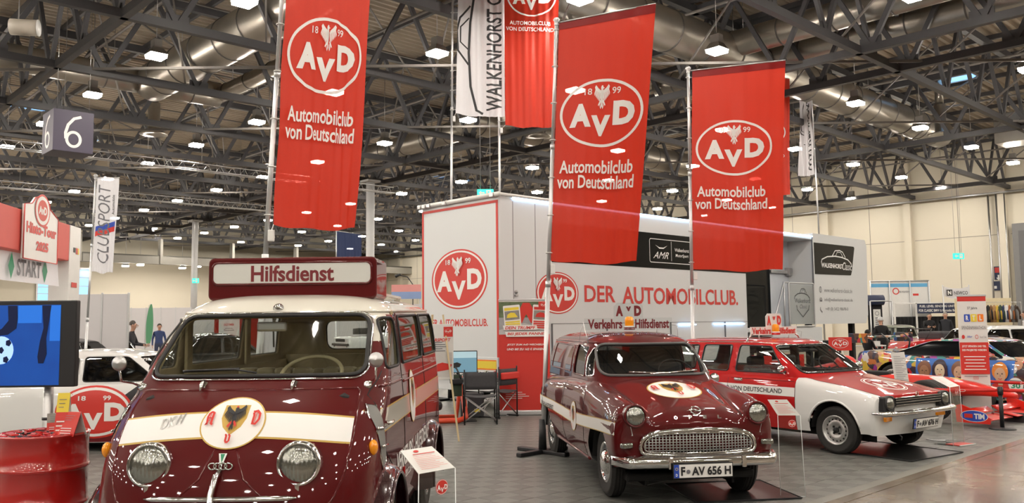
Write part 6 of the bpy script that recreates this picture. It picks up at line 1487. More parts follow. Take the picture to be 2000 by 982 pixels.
# ================================================================ PEOPLE
def person(label, M, h=1.76, jacket=(.02, .02, .025), trousers=(.03, .035, .05), hair=(.05, .03, .02), pose='stand', skinc=skin, bald=False, hat=None):
    o = thing('person', label, 'person', M); k = h/1.76
    J = {}; E = []; R = {}
    def j(n, p, r, par=None):
        J[n] = (Vector(p)*k); R[n] = r*k
        if par: E.append((par, n))
    sit = pose == 'sit'
    pz = .98 if not sit else .55
    j('pelvis', (0, 0, pz), .15); j('waist', (0, .0, pz+.17), .135, 'pelvis'); j('chest', (.01, 0, pz+.38), .165, 'waist'); j('neck', (.02, 0, pz+.54), .06, 'chest'); j('nk2', (.035, 0, pz+.60), .056, 'neck')
    j('jaw', (.06, 0, pz+.655), .072, 'nk2'); j('head', (.055, 0, pz+.735), .098, 'jaw'); j('crown', (.04, 0, pz+.79), .07, 'head')
    for s, n in ((1, 'l'), (-1, 'r')):
        if sit: P = [(.10, s*.10, .52), (.48, s*.12, .52), (.50, s*.12, .10), (.62, s*.13, .05)]
        else: P = [(0, s*.10, .90), (.02, s*.11, .52), (-.01, s*.12, .09), (.14, s*.14, .045)]
        j('hip'+n, P[0], .10, 'pelvis'); j('knee'+n, P[1], .065, 'hip'+n); j('ank'+n, P[2], .045, 'knee'+n); j('toe'+n, P[3], .04, 'ank'+n)
        j('sh'+n, (0, s*.19, pz+.46), .065, 'chest')
        if pose == 'crossed': Q = [(.04, s*.27, pz+.20), (.22, -s*.04+s*.05, pz+.24), (.24, -s*.10, pz+.25)]
        elif pose == 'reach' or (sit): Q = [(.10, s*.25, pz+.20), (.33, s*.16, pz+.16), (.41, s*.14, pz+.15)]
        else: Q = [(-.02, s*.26, pz+.18), (.05, s*.27, pz-.06), (.07, s*.27, pz-.14)]
        j('el'+n, Q[0], .046, 'sh'+n); j('wr'+n, Q[1], .032, 'el'+n); j('hd'+n, Q[2], .030, 'wr'+n)
    names = list(J); me = bpy.data.meshes.new('body'); me.from_pydata([J[n] for n in names], [(names.index(a), names.index(b)) for a, b in E], [])
    ob = link('body', me, None); sk = ob.modifiers.new('k', 'SKIN'); sk.use_smooth_shade = True
    for i, n in enumerate(names):
        v = me.skin_vertices[0].data[i]; r = R[n]; v.radius = (r*(.80 if n in ('waist', 'chest', 'pelvis') else 1), r*(1.12 if n in ('chest', 'pelvis') else 1)); v.use_root = n == 'pelvis'
    ob.modifiers.new('s', 'SUBSURF').levels = 2; ob.modifiers['s'].render_levels = 2
    dg = bpy.context.evaluated_depsgraph_get(); m2 = bpy.data.meshes.new_from_object(ob.evaluated_get(dg)); bpy.data.objects.remove(ob); m2.materials.clear()
    jm = mat('jacket_%d_%d_%d' % tuple(int(c*1000) for c in jacket), jacket, .8, noise=.15, nscale=15); tm_ = mat('trousers_%d_%d_%d' % tuple(int(c*1000) for c in trousers), trousers, .85, noise=.15, nscale=15)
    for m_ in (skinc, jm, tm_, blackp): m2.materials.append(m_)
    hands = [J['wrl'].lerp(J['hdl'], .2), J['wrr'].lerp(J['hdr'], .2)]
    for p in m2.polygons:
        c = p.center; p.use_smooth = True
        if c.z > (pz+.555)*k: p.material_index = 0
        elif min((c-J['hdl']).length, (c-J['hdr']).length) < .06*k: p.material_index = 0
        elif c.z < .085*k: p.material_index = 3
        elif c.z < (pz+.0)*k and abs(c.y) < .215*k and (sit is False or c.z < .62*k): p.material_index = 2
        else: p.material_index = 1
    bo = link('body', m2, o)
    hc = J['head']; b = MB()
    hm = mat('hair_%d' % int(hair[0]*1000), hair, .7, noise=.3, nscale=40)
    if not bald: b.grid(lambda u, v: tuple(hc+Vector((-.022, 0, .012))*k+Vector((.105*math.sin(PI*.56*v)*math.cos(2*PI*u)*(1 if math.cos(2*PI*u) < .2 else .80), .098*math.sin(PI*.56*v)*math.sin(2*PI*u), .118*math.cos(PI*.56*v)))*k), 16, 8); b.build('hair', [hm], o)
    else: b.grid(lambda u, v: tuple(hc+Vector((-.02, 0, -.01))*k+Vector((-.10*abs(math.cos(PI*(u-.5)))*1.0, .104*math.sin(PI*(u-.5)), -.045+.07*v))*k), 10, 3); b.build('hair', [hm], o)
    if hat: b = MB(); b.ball(tuple(hc+Vector((0, 0, .05))*k), (.11*k, .105*k, .08*k)); b.build('cap', [mat('white_cap', hat, .7)], o)
    b = MB()
    for s in (1, -1): b.ball(tuple(hc+Vector((.088, s*.033, .0))*k), .011*k, nu=8, nv=6); 
    b.build('eyes', [print_black], o)
    b = MB(); b.tube([hc+Vector((.09, 0, .01))*k, hc+Vector((.125, 0, -.032))*k, hc+Vector((.095, 0, -.045))*k], [.010*k, .016*k, .012*k], 6); b.build('nose', [skinc], o)
    b = MB(); b.tube([hc+Vector((.088, -.026, -.072))*k, hc+Vector((.100, 0, -.074))*k, hc+Vector((.088, .026, -.072))*k], .006*k, 5); b.build('mouth', [mat('lip', (.35, .12, .10), .6)], o)
    for s in (1, -1): b = MB(); b.ball(tuple(hc+Vector((.0, s*.097, -.015))*k), (.022*k, .012*k, .034*k), nu=8, nv=6); b.build('ear', [skinc], o)
    for s, n in ((1, 'l'), (-1, 'r')):
        w_, hd = J['wr'+n], J['hd'+n]; d = (hd-w_).normalized(); sd = Vector((0, s, 0)) if abs(d.y) < .8 else Vector((1, 0, 0)); b = MB()
        sd = (sd-d*sd.dot(d)).normalized(); up = d.cross(sd)
        for q in range(4):
            o0 = hd+up*(.022*(q-1.5))*k+d*.02*k; L_ = (.055, .068, .064, .05)[q]*k; b.tube([o0, o0+d*L_*.5, o0+d*L_*.9-sd*.02*k], [.010*k, .009*k, .007*k], 6)
        b.tube([hd+up*.035*k, hd+up*.055*k+d*.035*k], [.012*k, .009*k], 6); b.build('fingers', [skinc], o)
    return o
def P_at(px, Y, face): X = (px-1000)/1659*Y*1.0; return Matrix.Translation((X, Y, 0)) @ Rz(math.radians(face))
person('dark-haired man in black pullover at the left, looking down beside the white partition', P_at(258, 24.0, 10), 1.74, (.015, .015, .02), (.02, .02, .03), (.06, .05, .045), 'reach')
person('person in blue shirt far back, just left of the bus windscreen', P_at(312, 36.0, -60), 1.7, (.03, .05, .14), (.04, .05, .1), (.04, .03, .02))
person('person in black coat and white cap seen from behind near the trailer end', P_at(1716, 29.5, 80), 1.62, (.006, .006, .008), (.01, .01, .012), (.5, .5, .5), 'stand', hat=(.75, .75, .75))
person('dark-clothed person bending at a table beside the white-capped person', P_at(1688, 26.9, 20), 1.62, (.006, .006, .008), (.01, .01, .012), (.015, .012, .01), 'sit')
person('balding man in black with folded arms in front of the black curtain', P_at(1810, 39.0, -95), 1.78, (.008, .008, .01), (.01, .01, .014), (.4, .38, .35), 'crossed', bald=True)
person('grey-haired man in dark sweater under the fuel sign', P_at(1842, 38.0, -120), 1.82, (.014, .016, .022), (.015, .017, .03), (.25, .23, .21))
person('person in white shirt cut off by the right edge', P_at(1999, 30.0, 170), 1.78, (.6, .6, .6), (.02, .02, .03), (.05, .03, .02))

# ================================================================ CENTRE STAND THINGS
W2 = lambda px, Y: (px-1000)/1659*Y
def rollup(name, label, x, Y, w_, h, art, rot=0, frm=alu, cat='roll-up banner', group=None):
    t = thing(name, label, cat, Matrix.Translation((x, Y, 0)) @ Rz(rot))
    b = MB(); b.bbox(-w_/2-.01, w_/2+.01, -.05, .05, .0, .09, .02); b.build('cassette', [frm], t)
    b = MB(); b.bbox(-w_*.35-.02, -w_*.35+.02, -.14, .14, 0, .015, .004); b.bbox(w_*.35-.02, w_*.35+.02, -.14, .14, 0, .015, .004); b.build('foot', [frm], t)
    b = MB(); b.box(-w_/2, w_/2, -.003, .0, .08, h); p = b.build('sheet', [white], t); art.put('print', p, lambda x_, y, hh: (x_, -.004-hh, y))
    b = MB(); b.bbox(-w_/2-.005, w_/2+.005, -.012, .012, h-.01, h+.02, .004); b.build('top_rail', [frm], t); b = MB(); b.cyl((0, .03, .08), (0, .03, h), .012, n=8); b.build('support_pole', [frm], t); return t
a = Art(); w_ = .90
a.rect(-.45, .45, .08, 1.42, print_red); a.rect(-.45, .45, 1.42, 2.0, mat('photo_grey_road', (.33, .33, .34), .6, noise=.2)); a.rect(-.45, .45, 1.72, 2.0, mat('photo_green_trees', (.10, .14, .07), .6, noise=.8, nscale=9)); a.poly([(-.45, 1.42), (-.45, 1.5), (0, 1.62), (.45, 1.5), (.45, 1.42)], mat('photo_light', (.5, .5, .5), .6))
a.poly([(-.02, 1.98), (.10, 1.98), (.26, 1.72), (.26, 1.62), (.12, 1.62), (.04, 1.78), (-.04, 1.62), (-.16, 1.62), (-.16, 1.7)], print_red)
for cx, cm_, ro in ((-.21, print_yellow, .08), (.30, print_red, -.06)):
    c_ = Art(); c_.poly(rrect(-.15, .15, -.22, .22, .02), print_white); c_.rect(-.13, .13, .13, .18, cm_); c_.rect(-.13, .13, -.04, .12, mat('card_photo', (.25, .24, .22), .6, noise=.5, nscale=20)); c_.poly([(-.10, .0), (-.08, .06), (-.02, .09), (.05, .08), (.08, .03), (.10, .0)], cm_)
    for q in range(4): c_.rect(-.13, .13, -.09-.035*q, -.065-.035*q, cm_)
    a.art(c_, cx, 1.72, 1, 1, ro)
a.rect(.26, .45, 1.89, 2.0, print_red); a.art(avd(years=False), .355, 1.945, .06, .035)
a.poly([(-.36, 1.50), (.24, 1.50), (.22, 1.58), (-.38, 1.58)], print_white); a.text('DEIN TRUMPF', -.34, .20, 1.51, 1.565, print_red, .03, .2); a.poly([(-.32, 1.38), (.40, 1.38), (.38, 1.47), (-.34, 1.47)], print_white); a.text('BEI JEDER PANNE', -.30, .36, 1.395, 1.455, print_red, .03, .2)
a.text('JETZT ZUM AvD WECHSELN', -.31, .36, 1.215, 1.255, print_white, .03, .2); a.text('UND BIS ZU 162 € SPAREN!', -.31, .36, 1.14, 1.18, print_white, .03, .2)
for q in range(4): a.rect(-.34, -.05+.06*(q % 3), .40-.035*q, .41-.035*q, print_white)
rollup('rollup_banner', 'tall red roll-up banner with two playing-card pictures beside the trailer corner', W2(1022, 15.2), 15.2, .90, 2.03, a)
# folding director chairs
def dchair(label, x, Y, rot):
    t = thing('folding_chair', label, 'chair', Matrix.Translation((x, Y, 0)) @ Rz(rot)); m = mat('black_tube', (.02, .02, .022), .3, .5)
    for s in (1, -1):
        b = MB(); b.tube([(-.22, s*.26, 0), (-.22, s*.26, .88)], .012, 8); b.tube([(.22, s*.26, 0), (.22, s*.26, .62), (-.22, s*.26, .64)], .012, 8); b.tube([(-.25, s*.26, .02), (.25, s*.26, .02)], .012, 8); b.build('side_frame', [m], t)
    b = MB(); b.tube([(.2, -.26, .05), (.2, .26, .44)], .010, 6); b.tube([(.2, .26, .05), (.2, -.26, .44)], .010, 6); b.tube([(-.2, -.26, .05), (-.2, .26, .44)], .010, 6); b.tube([(-.2, .26, .05), (-.2, -.26, .44)], .010, 6); b.build('cross_brace', [steel], t)
    b = MB(); b.grid(lambda u, v: (-.23+.46*u, -.25+.5*v, .46-.03*math.sin(PI*v)), 6, 8); o = b.build('seat', [greyfab], t); o.modifiers.new('s', 'SOLIDIFY').thickness = .01
    b = MB(); b.grid(lambda u, v: (-.225-.03*math.sin(PI*v), -.25+.5*v, .56+.28*u), 4, 8); o = b.build('backrest', [greyfab], t); o.modifiers.new('s', 'SOLIDIFY').thickness = .01
    b = MB(); b.bbox(-.2, .24, .235, .285, .63, .65, .008); b.bbox(-.2, .24, -.285, -.235, .63, .65, .008); b.build('armrest', [blackp], t); return t
dchair('black folding director chair seen from behind, nearer one beside the red roll-up', W2(934, 13.9), 14.05, PI/2+.1)
c2 = dchair('black folding director chair with a red band on its back, touching the red roll-up', W2(969, 14.6), 14.95, 2.5)
b = MB(); b.bbox(-.30, -.24, -.24, .24, .66, .78, .02); b.build('red_cushion', [print_red], c2)
# easel with poster
t = thing('poster_easel', 'white poster on a wooden easel just behind the bus', 'easel', Matrix.Translation((W2(862, 12.05), 12.05, 0)) @ Rz(.25))
wood = mat('pale_wood', (.62, .50, .30), .5, noise=.2, nscale=9)
b = MB(); b.bbox(-.42, .16, -.02, .0, .84, 1.62, .004); p = b.build('poster_board', [white], t)
a = Art(); a.rect(-.40, .14, .88, 1.22, mat('poster_photo', (.55, .54, .52), .6, noise=.3, nscale=4)); a.poly([(-.1, .95), (.1, .98), (.14, 1.05), (.0, 1.08), (-.15, 1.04)], print_red)
a.rect(.02, .15, 1.44, 1.58, print_red); a.art(avd(years=False), .085, 1.52, .05, .03); a.text('MOTORSPORT', -.30, .12, 1.375, 1.42, print_red, .03, .2)
for q in range(5): a.rect(-.30, .0+.04*(q % 3), 1.36-.03*q, 1.37-.03*q, print_grey)
a.put('poster_print', p, lambda x, y, h: (x, -.0215-h, y))
for x0, y0, x1, y1 in ((.02, .02, .20, -.18), (-.28, .02, -.46, -.18), (-.13, .03, -.13, .5)):
    b = MB(); b.tube([(x0, y0, 1.75), (x1, y1, 0)], .016, 4, smooth=False); b.build('leg', [wood], t)
# racing simulator
t = thing('racing_simulator', 'red tube racing simulator with seat below a monitor, behind the easel', 'simulator', Matrix.Translation((W2(872, 14.3), 14.3, 0)) @ Rz(.2))
b = MB(); rt = mat('orange_red_tube', (.65, .06, .02), .35)
b.tube([(-.6, -.25, .05), (.15, -.3, .05), (.28, -.2, .08), (.30, .1, .25), (.26, .25, .72)], .045, 10); b.tube([(-.6, .35, .05), (.2, .35, .05), (.26, .25, .72)], .04, 10); b.build('tube_frame', [rt], t)
b = MB(); b.bbox(-.55, -.1, -.2, .25, .2, .36, .06); b.bbox(-.62, -.45, -.2, .25, .3, 1.05, .07); b.build('bucket_seat', [blackp], t)
b = MB(); b.tube([(.12*math.cos(k*PI/8), .12*math.sin(k*PI/8), 0) for k in range(16)], .015, 6, closed=True, M=fr((.18, -.05, .78), (0, 1, 0), (-.4, 0, 1))); b.bbox(.05, .3, -.15, .1, .62, .72, .02); b.build('steering_wheel', [blackp], t)
b = MB(); b.bbox(.05, .22, -.12, -.10, .42, .78, .01, M=Rz(.2)); b.build('button_box', [mat('dark_olive', (.03, .05, .03), .5)], t)
t = thing('monitor', 'flat monitor showing a grey-blue test hall above the racing simulator', 'screen', Matrix.Translation((W2(905, 14.35), 14.35, 0)) @ Rz(.12))
b = MB(); b.bbox(-.24, .22, -.02, .02, .80, 1.17, .008); b.cyl((0, .03, .9), (0, .03, 0), .025, n=10); b.bbox(-.2, .2, -.1, .2, 0, .02, .008); b.build('monitor_case', [blackp], t)
scm = mat('monitor_picture', (.05, .10, .13), .3, emit=(.16, .30, .38), es=.9, noise=.1); b = MB(); b.box(-.225, .205, -.0225, -.0205, .815, 1.155); s_ = b.build('screen', [scm], t)
a = Art(); a.rect(-.225, .205, 1.05, 1.155, mat('monitor_light', (.2, .3, .34), .3, emit=(.35, .48, .52), es=.9)); a.poly([(-.2, .88), (-.08, .9), (-.05, .95), (-.12, .98), (-.2, .96)], print_black); a.put('screen_picture', s_, lambda x, y, h: (x, -.023-h, y))
# crates/bag
t = thing('tool_case', 'dark case with a coiled white cable under the chairs', 'case', Matrix.Translation((W2(918, 15.0), 15.0, 0)))
b = MB(); b.bbox(-.18, .22, -.15, .15, 0, .42, .03); b.build('case_body', [greyfab], t); b = MB(); b.tube([(-.1+.04*math.cos(k*.7), -.17, .12+.1*math.sin(k*.7)+.008*k) for k in range(22)], .008, 5); b.build('cable', [white], t); b = MB(); b.bbox(.06, .16, -.156, -.15, .1, .15, .002); b.build('yellow_label', [print_yellow], t)
# acrylic info stands
def info_stand(label, corners, foot, logo=True, twist=0):
    """corners: back-left, back-right, front-right, front-left of the sloping plate; foot: front-left and front-right at the floor"""
    bl_, br_, frr, fl_ = [Vector(c) for c in corners]; o0 = (fl_+frr)/2; t = thing('info_stand', label, 'info stand', Matrix.Translation((o0.x, o0.y, 0))); sh = lambda p: Vector(p)-Vector((o0.x, o0.y, 0))
    n = (br_-bl_).cross(fl_-bl_).normalized(); n = n if n.z > 0 else -n
    b = MB(); q = [sh(p) for p in (bl_, br_, frr, fl_)]; b.add(q+[p-n*.004 for p in q], [(0, 1, 2, 3), (7, 6, 5, 4), (0, 4, 5, 1), (1, 5, 6, 2), (2, 6, 7, 3), (3, 7, 4, 0)]); pl = b.build('paper', [white], t)
    ux = (frr-fl_); uy = (bl_-fl_)
    mp = lambda x, y, h: sh(fl_)+ux*x+uy*y+n*(h+.001)
    a = Art(); a.ellipse(.35, .88, .07, .05, print_red, 16); pk = mat('pink_print', (.72, .30, .28), .5)
    a.rect(.2, .8, .74, .77, print_red)
    for k in range(9): a.rect(.12, .62+.25*((k*7) % 4)/3, .12+.062*k, .137+.062*k, pk)
    a.put('paper_print', pl, mp)
    f = Vector(foot[0]), Vector(foot[1])
    q = [sh(fl_), sh(frr), sh(f[1]), sh(f[0])]; dn = (q[1]-q[0]).cross(q[3]-q[0]).normalized(); dn = dn if dn.y < 0 else -dn
    b = MB(); b.add(q+[p-dn*.006 for p in q], [(0, 1, 2, 3), (7, 6, 5, 4), (0, 4, 5, 1), (1, 5, 6, 2), (2, 6, 7, 3), (3, 7, 4, 0)]); fp = b.build('acrylic_front', [acrylic], t)
    back = sh(f[0])+(sh(bl_)-sh(fl_))*Vector((1, 1, 0)).length*.0; 
    dz = Vector((uy.x, uy.y, 0)).normalized()*.24
    b = MB(); q2 = [sh(f[0]), sh(f[1]), sh(f[1])+dz, sh(f[0])+dz]; b.add([p+Vector((0, 0, .006)) for p in q2]+[p for p in q2], [(0, 1, 2, 3), (7, 6, 5, 4), (0, 4, 5, 1), (1, 5, 6, 2), (2, 6, 7, 3), (3, 7, 4, 0)]); b.build('acrylic_foot', [acrylic], t)
    ed = mat('acrylic_edge', (.75, .80, .80), .3); b = MB(); b.tube([q[0], q[3]], .003, 4); b.tube([q[1], q[2]], .003, 4); b.tube([q[3], q[2]], .003, 4); b.build('polished_edge', [ed], t)
    if logo: a = Art(); a.art(avd(years=False), .62, .10, .17, .045); L_ = q[3]-q[0]; a.put('club_sticker', fp, lambda x, y, h: q[0]+(q[1]-q[0])*x+L_*(.20-y)+dn*(h+.002))
    return t
def stand_px(label, tl, tr, brr, bll, z0, z1, **k):
    fl_ = atz(*bll, z0); f2 = atz(*brr, z0); b1 = atz(*tl, z1); b2_ = atz(*tr, z1); ux = (f2-fl_); 
    return info_stand(label, (b1, b2_, f2, fl_), ((fl_.x-.01, fl_.y-.03, 0), (f2.x+.01, f2.y-.03, 0)), **k)
stand_px('clear acrylic info stand with red-printed sheet at the rear corner of the bus', (782, 880), (843, 871), (889, 913), (818, 925), .86, .97)
stand_px('clear acrylic info stand in front of the estate, right of the small van', (1499, 780), (1537, 780), (1563, 811), (1519, 811), .735, .88)
stand_px('clear acrylic info stand between the estate and the red formula car', (1815, 736), (1841, 735), (1874, 753), (1855, 756), .74, .86)
t = thing('info_sheet', 'white leaflet sheet standing upright behind the bonnet of the estate', 'leaflet', Matrix.Translation((W2(1760, 13.4), 13.4, 0)) @ Rz(-.3))
b = MB(); b.bbox(-.10, .10, -.004, .004, .62, 1.10, .001, M=Ry(-.10)); b.build('sheet', [white], t); b = MB(); b.cyl((0, .0, 0), (0, .0, .64), .008, n=6); b.bbox(-.12, .12, -.1, .1, 0, .01, .003); b.build('stand_rod', [alu], t)
a = Art()
for k in range(14): a.rect(-.07, .03+.03*((k*5) % 3), 1.03-.028*k, 1.036-.028*k, print_grey)
a.put('sheet_print', t, lambda x, y, h: (x-.1*y*.99, -.005-h, y))
# drip trays on the floor
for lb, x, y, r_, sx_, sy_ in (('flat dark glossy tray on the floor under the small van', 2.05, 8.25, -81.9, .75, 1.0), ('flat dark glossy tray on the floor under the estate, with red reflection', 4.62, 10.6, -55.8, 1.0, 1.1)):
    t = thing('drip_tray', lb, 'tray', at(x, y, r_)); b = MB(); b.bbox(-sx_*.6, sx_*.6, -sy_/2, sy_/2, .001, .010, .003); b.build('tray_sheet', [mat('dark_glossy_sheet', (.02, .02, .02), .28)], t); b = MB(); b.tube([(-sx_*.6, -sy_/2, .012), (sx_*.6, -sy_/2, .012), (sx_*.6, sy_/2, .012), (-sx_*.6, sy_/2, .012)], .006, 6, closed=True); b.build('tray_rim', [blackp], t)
t = thing('acrylic_scrap', 'small clear acrylic foot lying on the floor right of the estate', 'stand foot', Matrix.Translation(atz(1835, 862, 0)))
b = MB(); b.tube([(-.12, .1, .02), (-.10, -.05, .02), (.05, -.06, .02)], .01, 6); b.tube([(.02, .03, .02), (.14, .05, .02), (.2, -.04, .02)], .006, 6); b.build('foot_edge', [alu], t)
t = thing('floor_card', 'small red and white card lying on the floor near the stand edge', 'card', Matrix.Translation(atz(1876, 868, 0)) @ Rz(.5)); b = MB(); b.bbox(-.16, .16, -.1, .1, .002, .012, .003); b.build('card', [print_red], t); b = MB(); b.bbox(-.16, .16, -.11, -.09, .002, .014, .002); b.build('card_edge', [white], t)
# rope barrier
def stanchion(label, px, py):
    p = atz(px, py, 0); t = thing('barrier_post', label, 'barrier post', T(*p)); b = MB(); b.lathe([(0, .03), (.06, .03), (.17, .022), (.18, .01), (.18, 0)], 24); b.build('post_base', [blackp], t); b = MB(); b.cyl((0, 0, .02), (0, 0, .50), .028, n=14); b.build('post', [blackp], t); b = MB(); b.cyl((0, 0, .50), (0, 0, .60), .038, n=14); b.lathe([(.038, .6), (.03, .615), (0, .617)], 14); b.build('belt_head', [blackp], t); return p
s1 = stanchion('black barrier post with round base holding red belts, right foreground', 1958, 838)
belt = mat('red_belt', (.62, .02, .015), .5)
def beltseg(label, p, q, z0, z1):
    t = thing('barrier_belt', label, 'belt', T(*p)); q = Vector(q)-Vector(p); b = MB(); b.grid(lambda u, v: (q.x*u, q.y*u, z0+(z1-z0)*u-.02*math.sin(PI*u)+.05*v), 12, 1); o = b.build('belt', [belt], t); o.modifiers.new('s', 'SOLIDIFY').thickness = .003
    a = Art(); a.ellipse(0, 0, .045, .02, print_white, 14); a.ellipse(0, 0, .038, .015, belt, 14); a.put('belt_mark', o, lambda x, y, h: (q.x*.4+x*q.normalized().x, q.y*.4+x*q.normalized().y-.004-h, z0+.025+(z1-z0)*.4-.019+y)); return t
p2 = atz(1838, 835, 0); p2 = Vector((5.9, 12.9, 0))
beltseg('red barrier belt running left from the barrier post across the formula car', s1, (p2.x, p2.y, 0), .54, .56); beltseg('red barrier belt running right from the barrier post', s1, (s1.x+2.2, s1.y-1.0, 0), .54, .55)
beltseg('red barrier belt in front of the painted racing coupe', Vector((8.15, 14.95, 0)), (9.25, 13.75, 0), .50, .52)
t = thing('floor_ramp', 'low black tray with red edge at the right picture edge', 'ramp', Matrix.Translation(atz(2040, 822, 0)) @ Rz(.6)); b = MB(); b.prism([(-.5, 0), (.5, 0), (.5, .06), (-.4, .14)], -.4, .4, Matrix(((1, 0, 0, 0), (0, 0, 1, 0), (0, 1, 0, 0), (0, 0, 0, 1)))); b.build('ramp_body', [blackp], t); b = MB(); b.bbox(-.35, .3, -.41, -.40, .03, .07, .002); b.build('red_strip', [print_red], t)
# charity roll-up
a = Art(); a.rect(-.45, .45, 1.93, 2.05, print_red)
a.text('37 Jahre', -.15, .17, 1.72, 1.80, print_grey, .02)
for x, c in ((-.26, print_blue), (-.05, print_yellow), (.16, mat('orange_print', (.85, .22, .02), .4))): a.poly(rrect(x, x+.19, 1.44, 1.62, .02), c)
a.text('R', -.21, -.12, 1.47, 1.59, print_white, .04); a.text('T', 0, .09, 1.47, 1.59, print_white, .04); a.text('L', .22, .30, 1.47, 1.59, print_white, .04)
a.text('SPENDENMARATHON', -.36, .40, 1.26, 1.34, print_grey, .0); a.ellipse(-.32, 1.08, .05, .05, print_red, 14); a.text('Stiftung', -.2, -.04, 1.05, 1.11, print_blue, .02, .3); a.ring(.1, 1.08, .05, .05, .012, print_red); a.text('Round Table', .2, .40, 1.05, 1.10, print_grey, .0)
a.rect(-.45, .45, -.05+.25, .95, print_red); a.text('JETZT SPENDEN UND TEIL', -.38, .38, .82, .88, print_white, .03); a.text('DES PROJEKTES WERDEN', -.38, .38, .73, .79, print_white, .03)
for k in range(5): a.rect(-.34+.05*(k % 2), .34-.05*(k % 2), .60-.075*k, .62-.075*k, print_white)
a.rect(-.36, .36, .14, .155, print_grey); a.line(rrect(-.09, .09, -.0+.10-.0, .10+.0, .0) if False else [(-.08, .085), (.08, .085), (.08, .13), (-.08, .13)], .012, print_red, True)
X_, Y_ = W2(1894, 13.9), 13.9
S_ = Art(); S_.art(a, 0, .0, 1, 1)
rollup('rollup_banner', 'white and red roll-up banner with three coloured letter tiles in front of the painted coupe', X_, Y_, .43*1.0, 1.98, Art().art(a, 0, .58, .47, .68), -.25)
# small red club sign on a post by the estate roof
t = thing('club_sign', 'small square red club sign behind the roof of the estate', 'sign', Matrix.Translation((W2(1635, 15.5), 15.5, 0)) @ Rz(-.15)); b = MB(); b.bbox(-.20, .20, -.01, .01, 1.06, 1.30, .004); p = b.build('sign_board', [print_red], t); b = MB(); b.cyl((0, .02, 0), (0, .02, 1.1), .015, n=8); b.cyl((0, 0, 0), (0, 0, .02), .14, n=16); b.build('sign_post', [blackp], t)
a = Art(); a.art(avd(), 0, 1.19, .15, .09); a.put('club_logo', p, lambda x, y, h: (x, -.011-h, y))
# bicycle leaning by the trailer stairs
t = thing('bicycle', 'dark bicycle with upright handlebar behind the estate, near the trailer end', 'bicycle', at(W2(1600, 18.5), 18.5, 20)); fm3 = blackp
b = MB()
for x in (-.52, .52): b.tube([(x+.33*math.cos(k*PI/14), 0, .34+.33*math.sin(k*PI/14)) for k in range(28)], .018, 6, closed=True)
b.build('wheels', [tyre_m], t); b = MB(); b.tube([(-.52, 0, .34), (-.15, 0, .32), (.30, 0, .75), (-.25, 0, .78), (-.15, 0, .32)], .018, 6); b.tube([(-.52, 0, .34), (-.25, 0, .78), (-.28, 0, .95)], .014, 6); b.tube([(.52, 0, .34), (.32, 0, .7), (.26, 0, 1.05)], .018, 6); b.build('frame', [fm3], t)
b = MB(); b.tube([(.2, -.3, 1.1), (.28, -.1, 1.12), (.28, .1, 1.12), (.2, .3, 1.1)], .014, 6); b.build('handlebar', [fm3], t); b = MB(); b.bbox(-.40, -.18, -.07, .07, .94, 1.0, .025); b.build('saddle', [fm3], t)
# ================================================================ LEFT: arch, screen, drum, partitions
def bb(name, label, cat, M, dims, m, bev=.005, group=None):
    t = thing(name, label, cat, M, group); return t
# number cube
q = Vector((W2(92, 22.0), 22.0, 6.3))
cube = thing('hall_sign', 'hanging dark violet cube with a white number 6 on each side', 'sign', T(*q) @ Rz(TH))
vio = mat('violet_grey_board', (.060, .050, .085), .5); vio2 = mat('slate_board', (.12, .13, .15), .5)
b = MB(); b.bbox(0, 1.0, 0, 1.0, 0, 1.12, .01); cb = b.build('sign_box', [vio], cube)
a = Art(); pts = [(.68, .97), (.50, .90), (.36, .72), (.30, .50), (.31, .34)]; a.line(pts, .075, print_white); a.ring(.50, .34, .205, .23, .075, print_white, 28); a.put('numeral', cube, lambda x, y, h: (x, -.002-h, y))
a.put('numeral', cube, lambda x, y, h: (-.002-h, 1-x, y))
b = MB()
for x, y in ((.1, .1), (.9, .1), (.5, .9)): b.cyl((x, y, 1.12), (x, y, CE-6.3), .008, n=5)
b.build('suspension_wire', [steel], cube)
# arch
AM = fr((-6.75, 11.2, 0), (-.155, .988, 0), (0, 0, 1))
def onM(M, px, py):
    n = M.to_3x3() @ Vector((0, 0, 1)); o = M.translation; d = ray(px, py); e = Vector((0, 0, EYE)); t = (o-e).dot(n)/d.dot(n); p = M.inverted() @ (e+d*t); return p.x, p.y
arch_t = thing('start_arch', 'white and red start arch with a tour sign, at the far left', 'arch', AM)
red_soft = mat('soft_red_board', (.62, .10, .08), .55)
b = MB(); b.bbox(-1.6, 2.45, 2.70, 3.28, -.30, 0, .01); b.build('red_beam', [red_soft], arch_t)
b = MB(); b.bbox(2.45, 2.95, 0, 3.28, -.30, .01, .01); b.build('right_post', [white], arch_t)
b = MB(); b.bbox(-.4, .0, 3.0, 3.45, -.35, -.31, .01); b.bbox(-.05, .35, 3.2, 3.62, -.4, -.36, .01); b.build('back_panel', [white], arch_t)
x0, _ = onM(AM, 0, 520); x1, _ = onM(AM, 126, 520)
b = MB(); b.grid(lambda u, v: (-1.6+(x1+1.6)*u, 2.28+.40*v, -.08+.02*math.sin(9*u+2*v)), 24, 4); sb = b.build('start_banner', [whitefab], arch_t)
def quadpx(M, x0, y0, x1, y1): a_, b_ = onM(M, x0, y0), onM(M, x1, y1); return a_[0], b_[0], b_[1], a_[1]
a = Art(); t0 = onM(AM, 41, 525)[0]; t1 = onM(AM, 88, 530)[0]; a.text('START', t0, t1, 2.36, 2.60, print_grey, .03)
for pxx in (30, 95):
    c = onM(AM, pxx, 525)[0]; a.poly([(c-.10, 2.48), (c, 2.30), (c+.10, 2.48), (c, 2.68)], print_green)
a.put('start_lettering', sb, lambda x, y, h: (x, y, -.055+h))
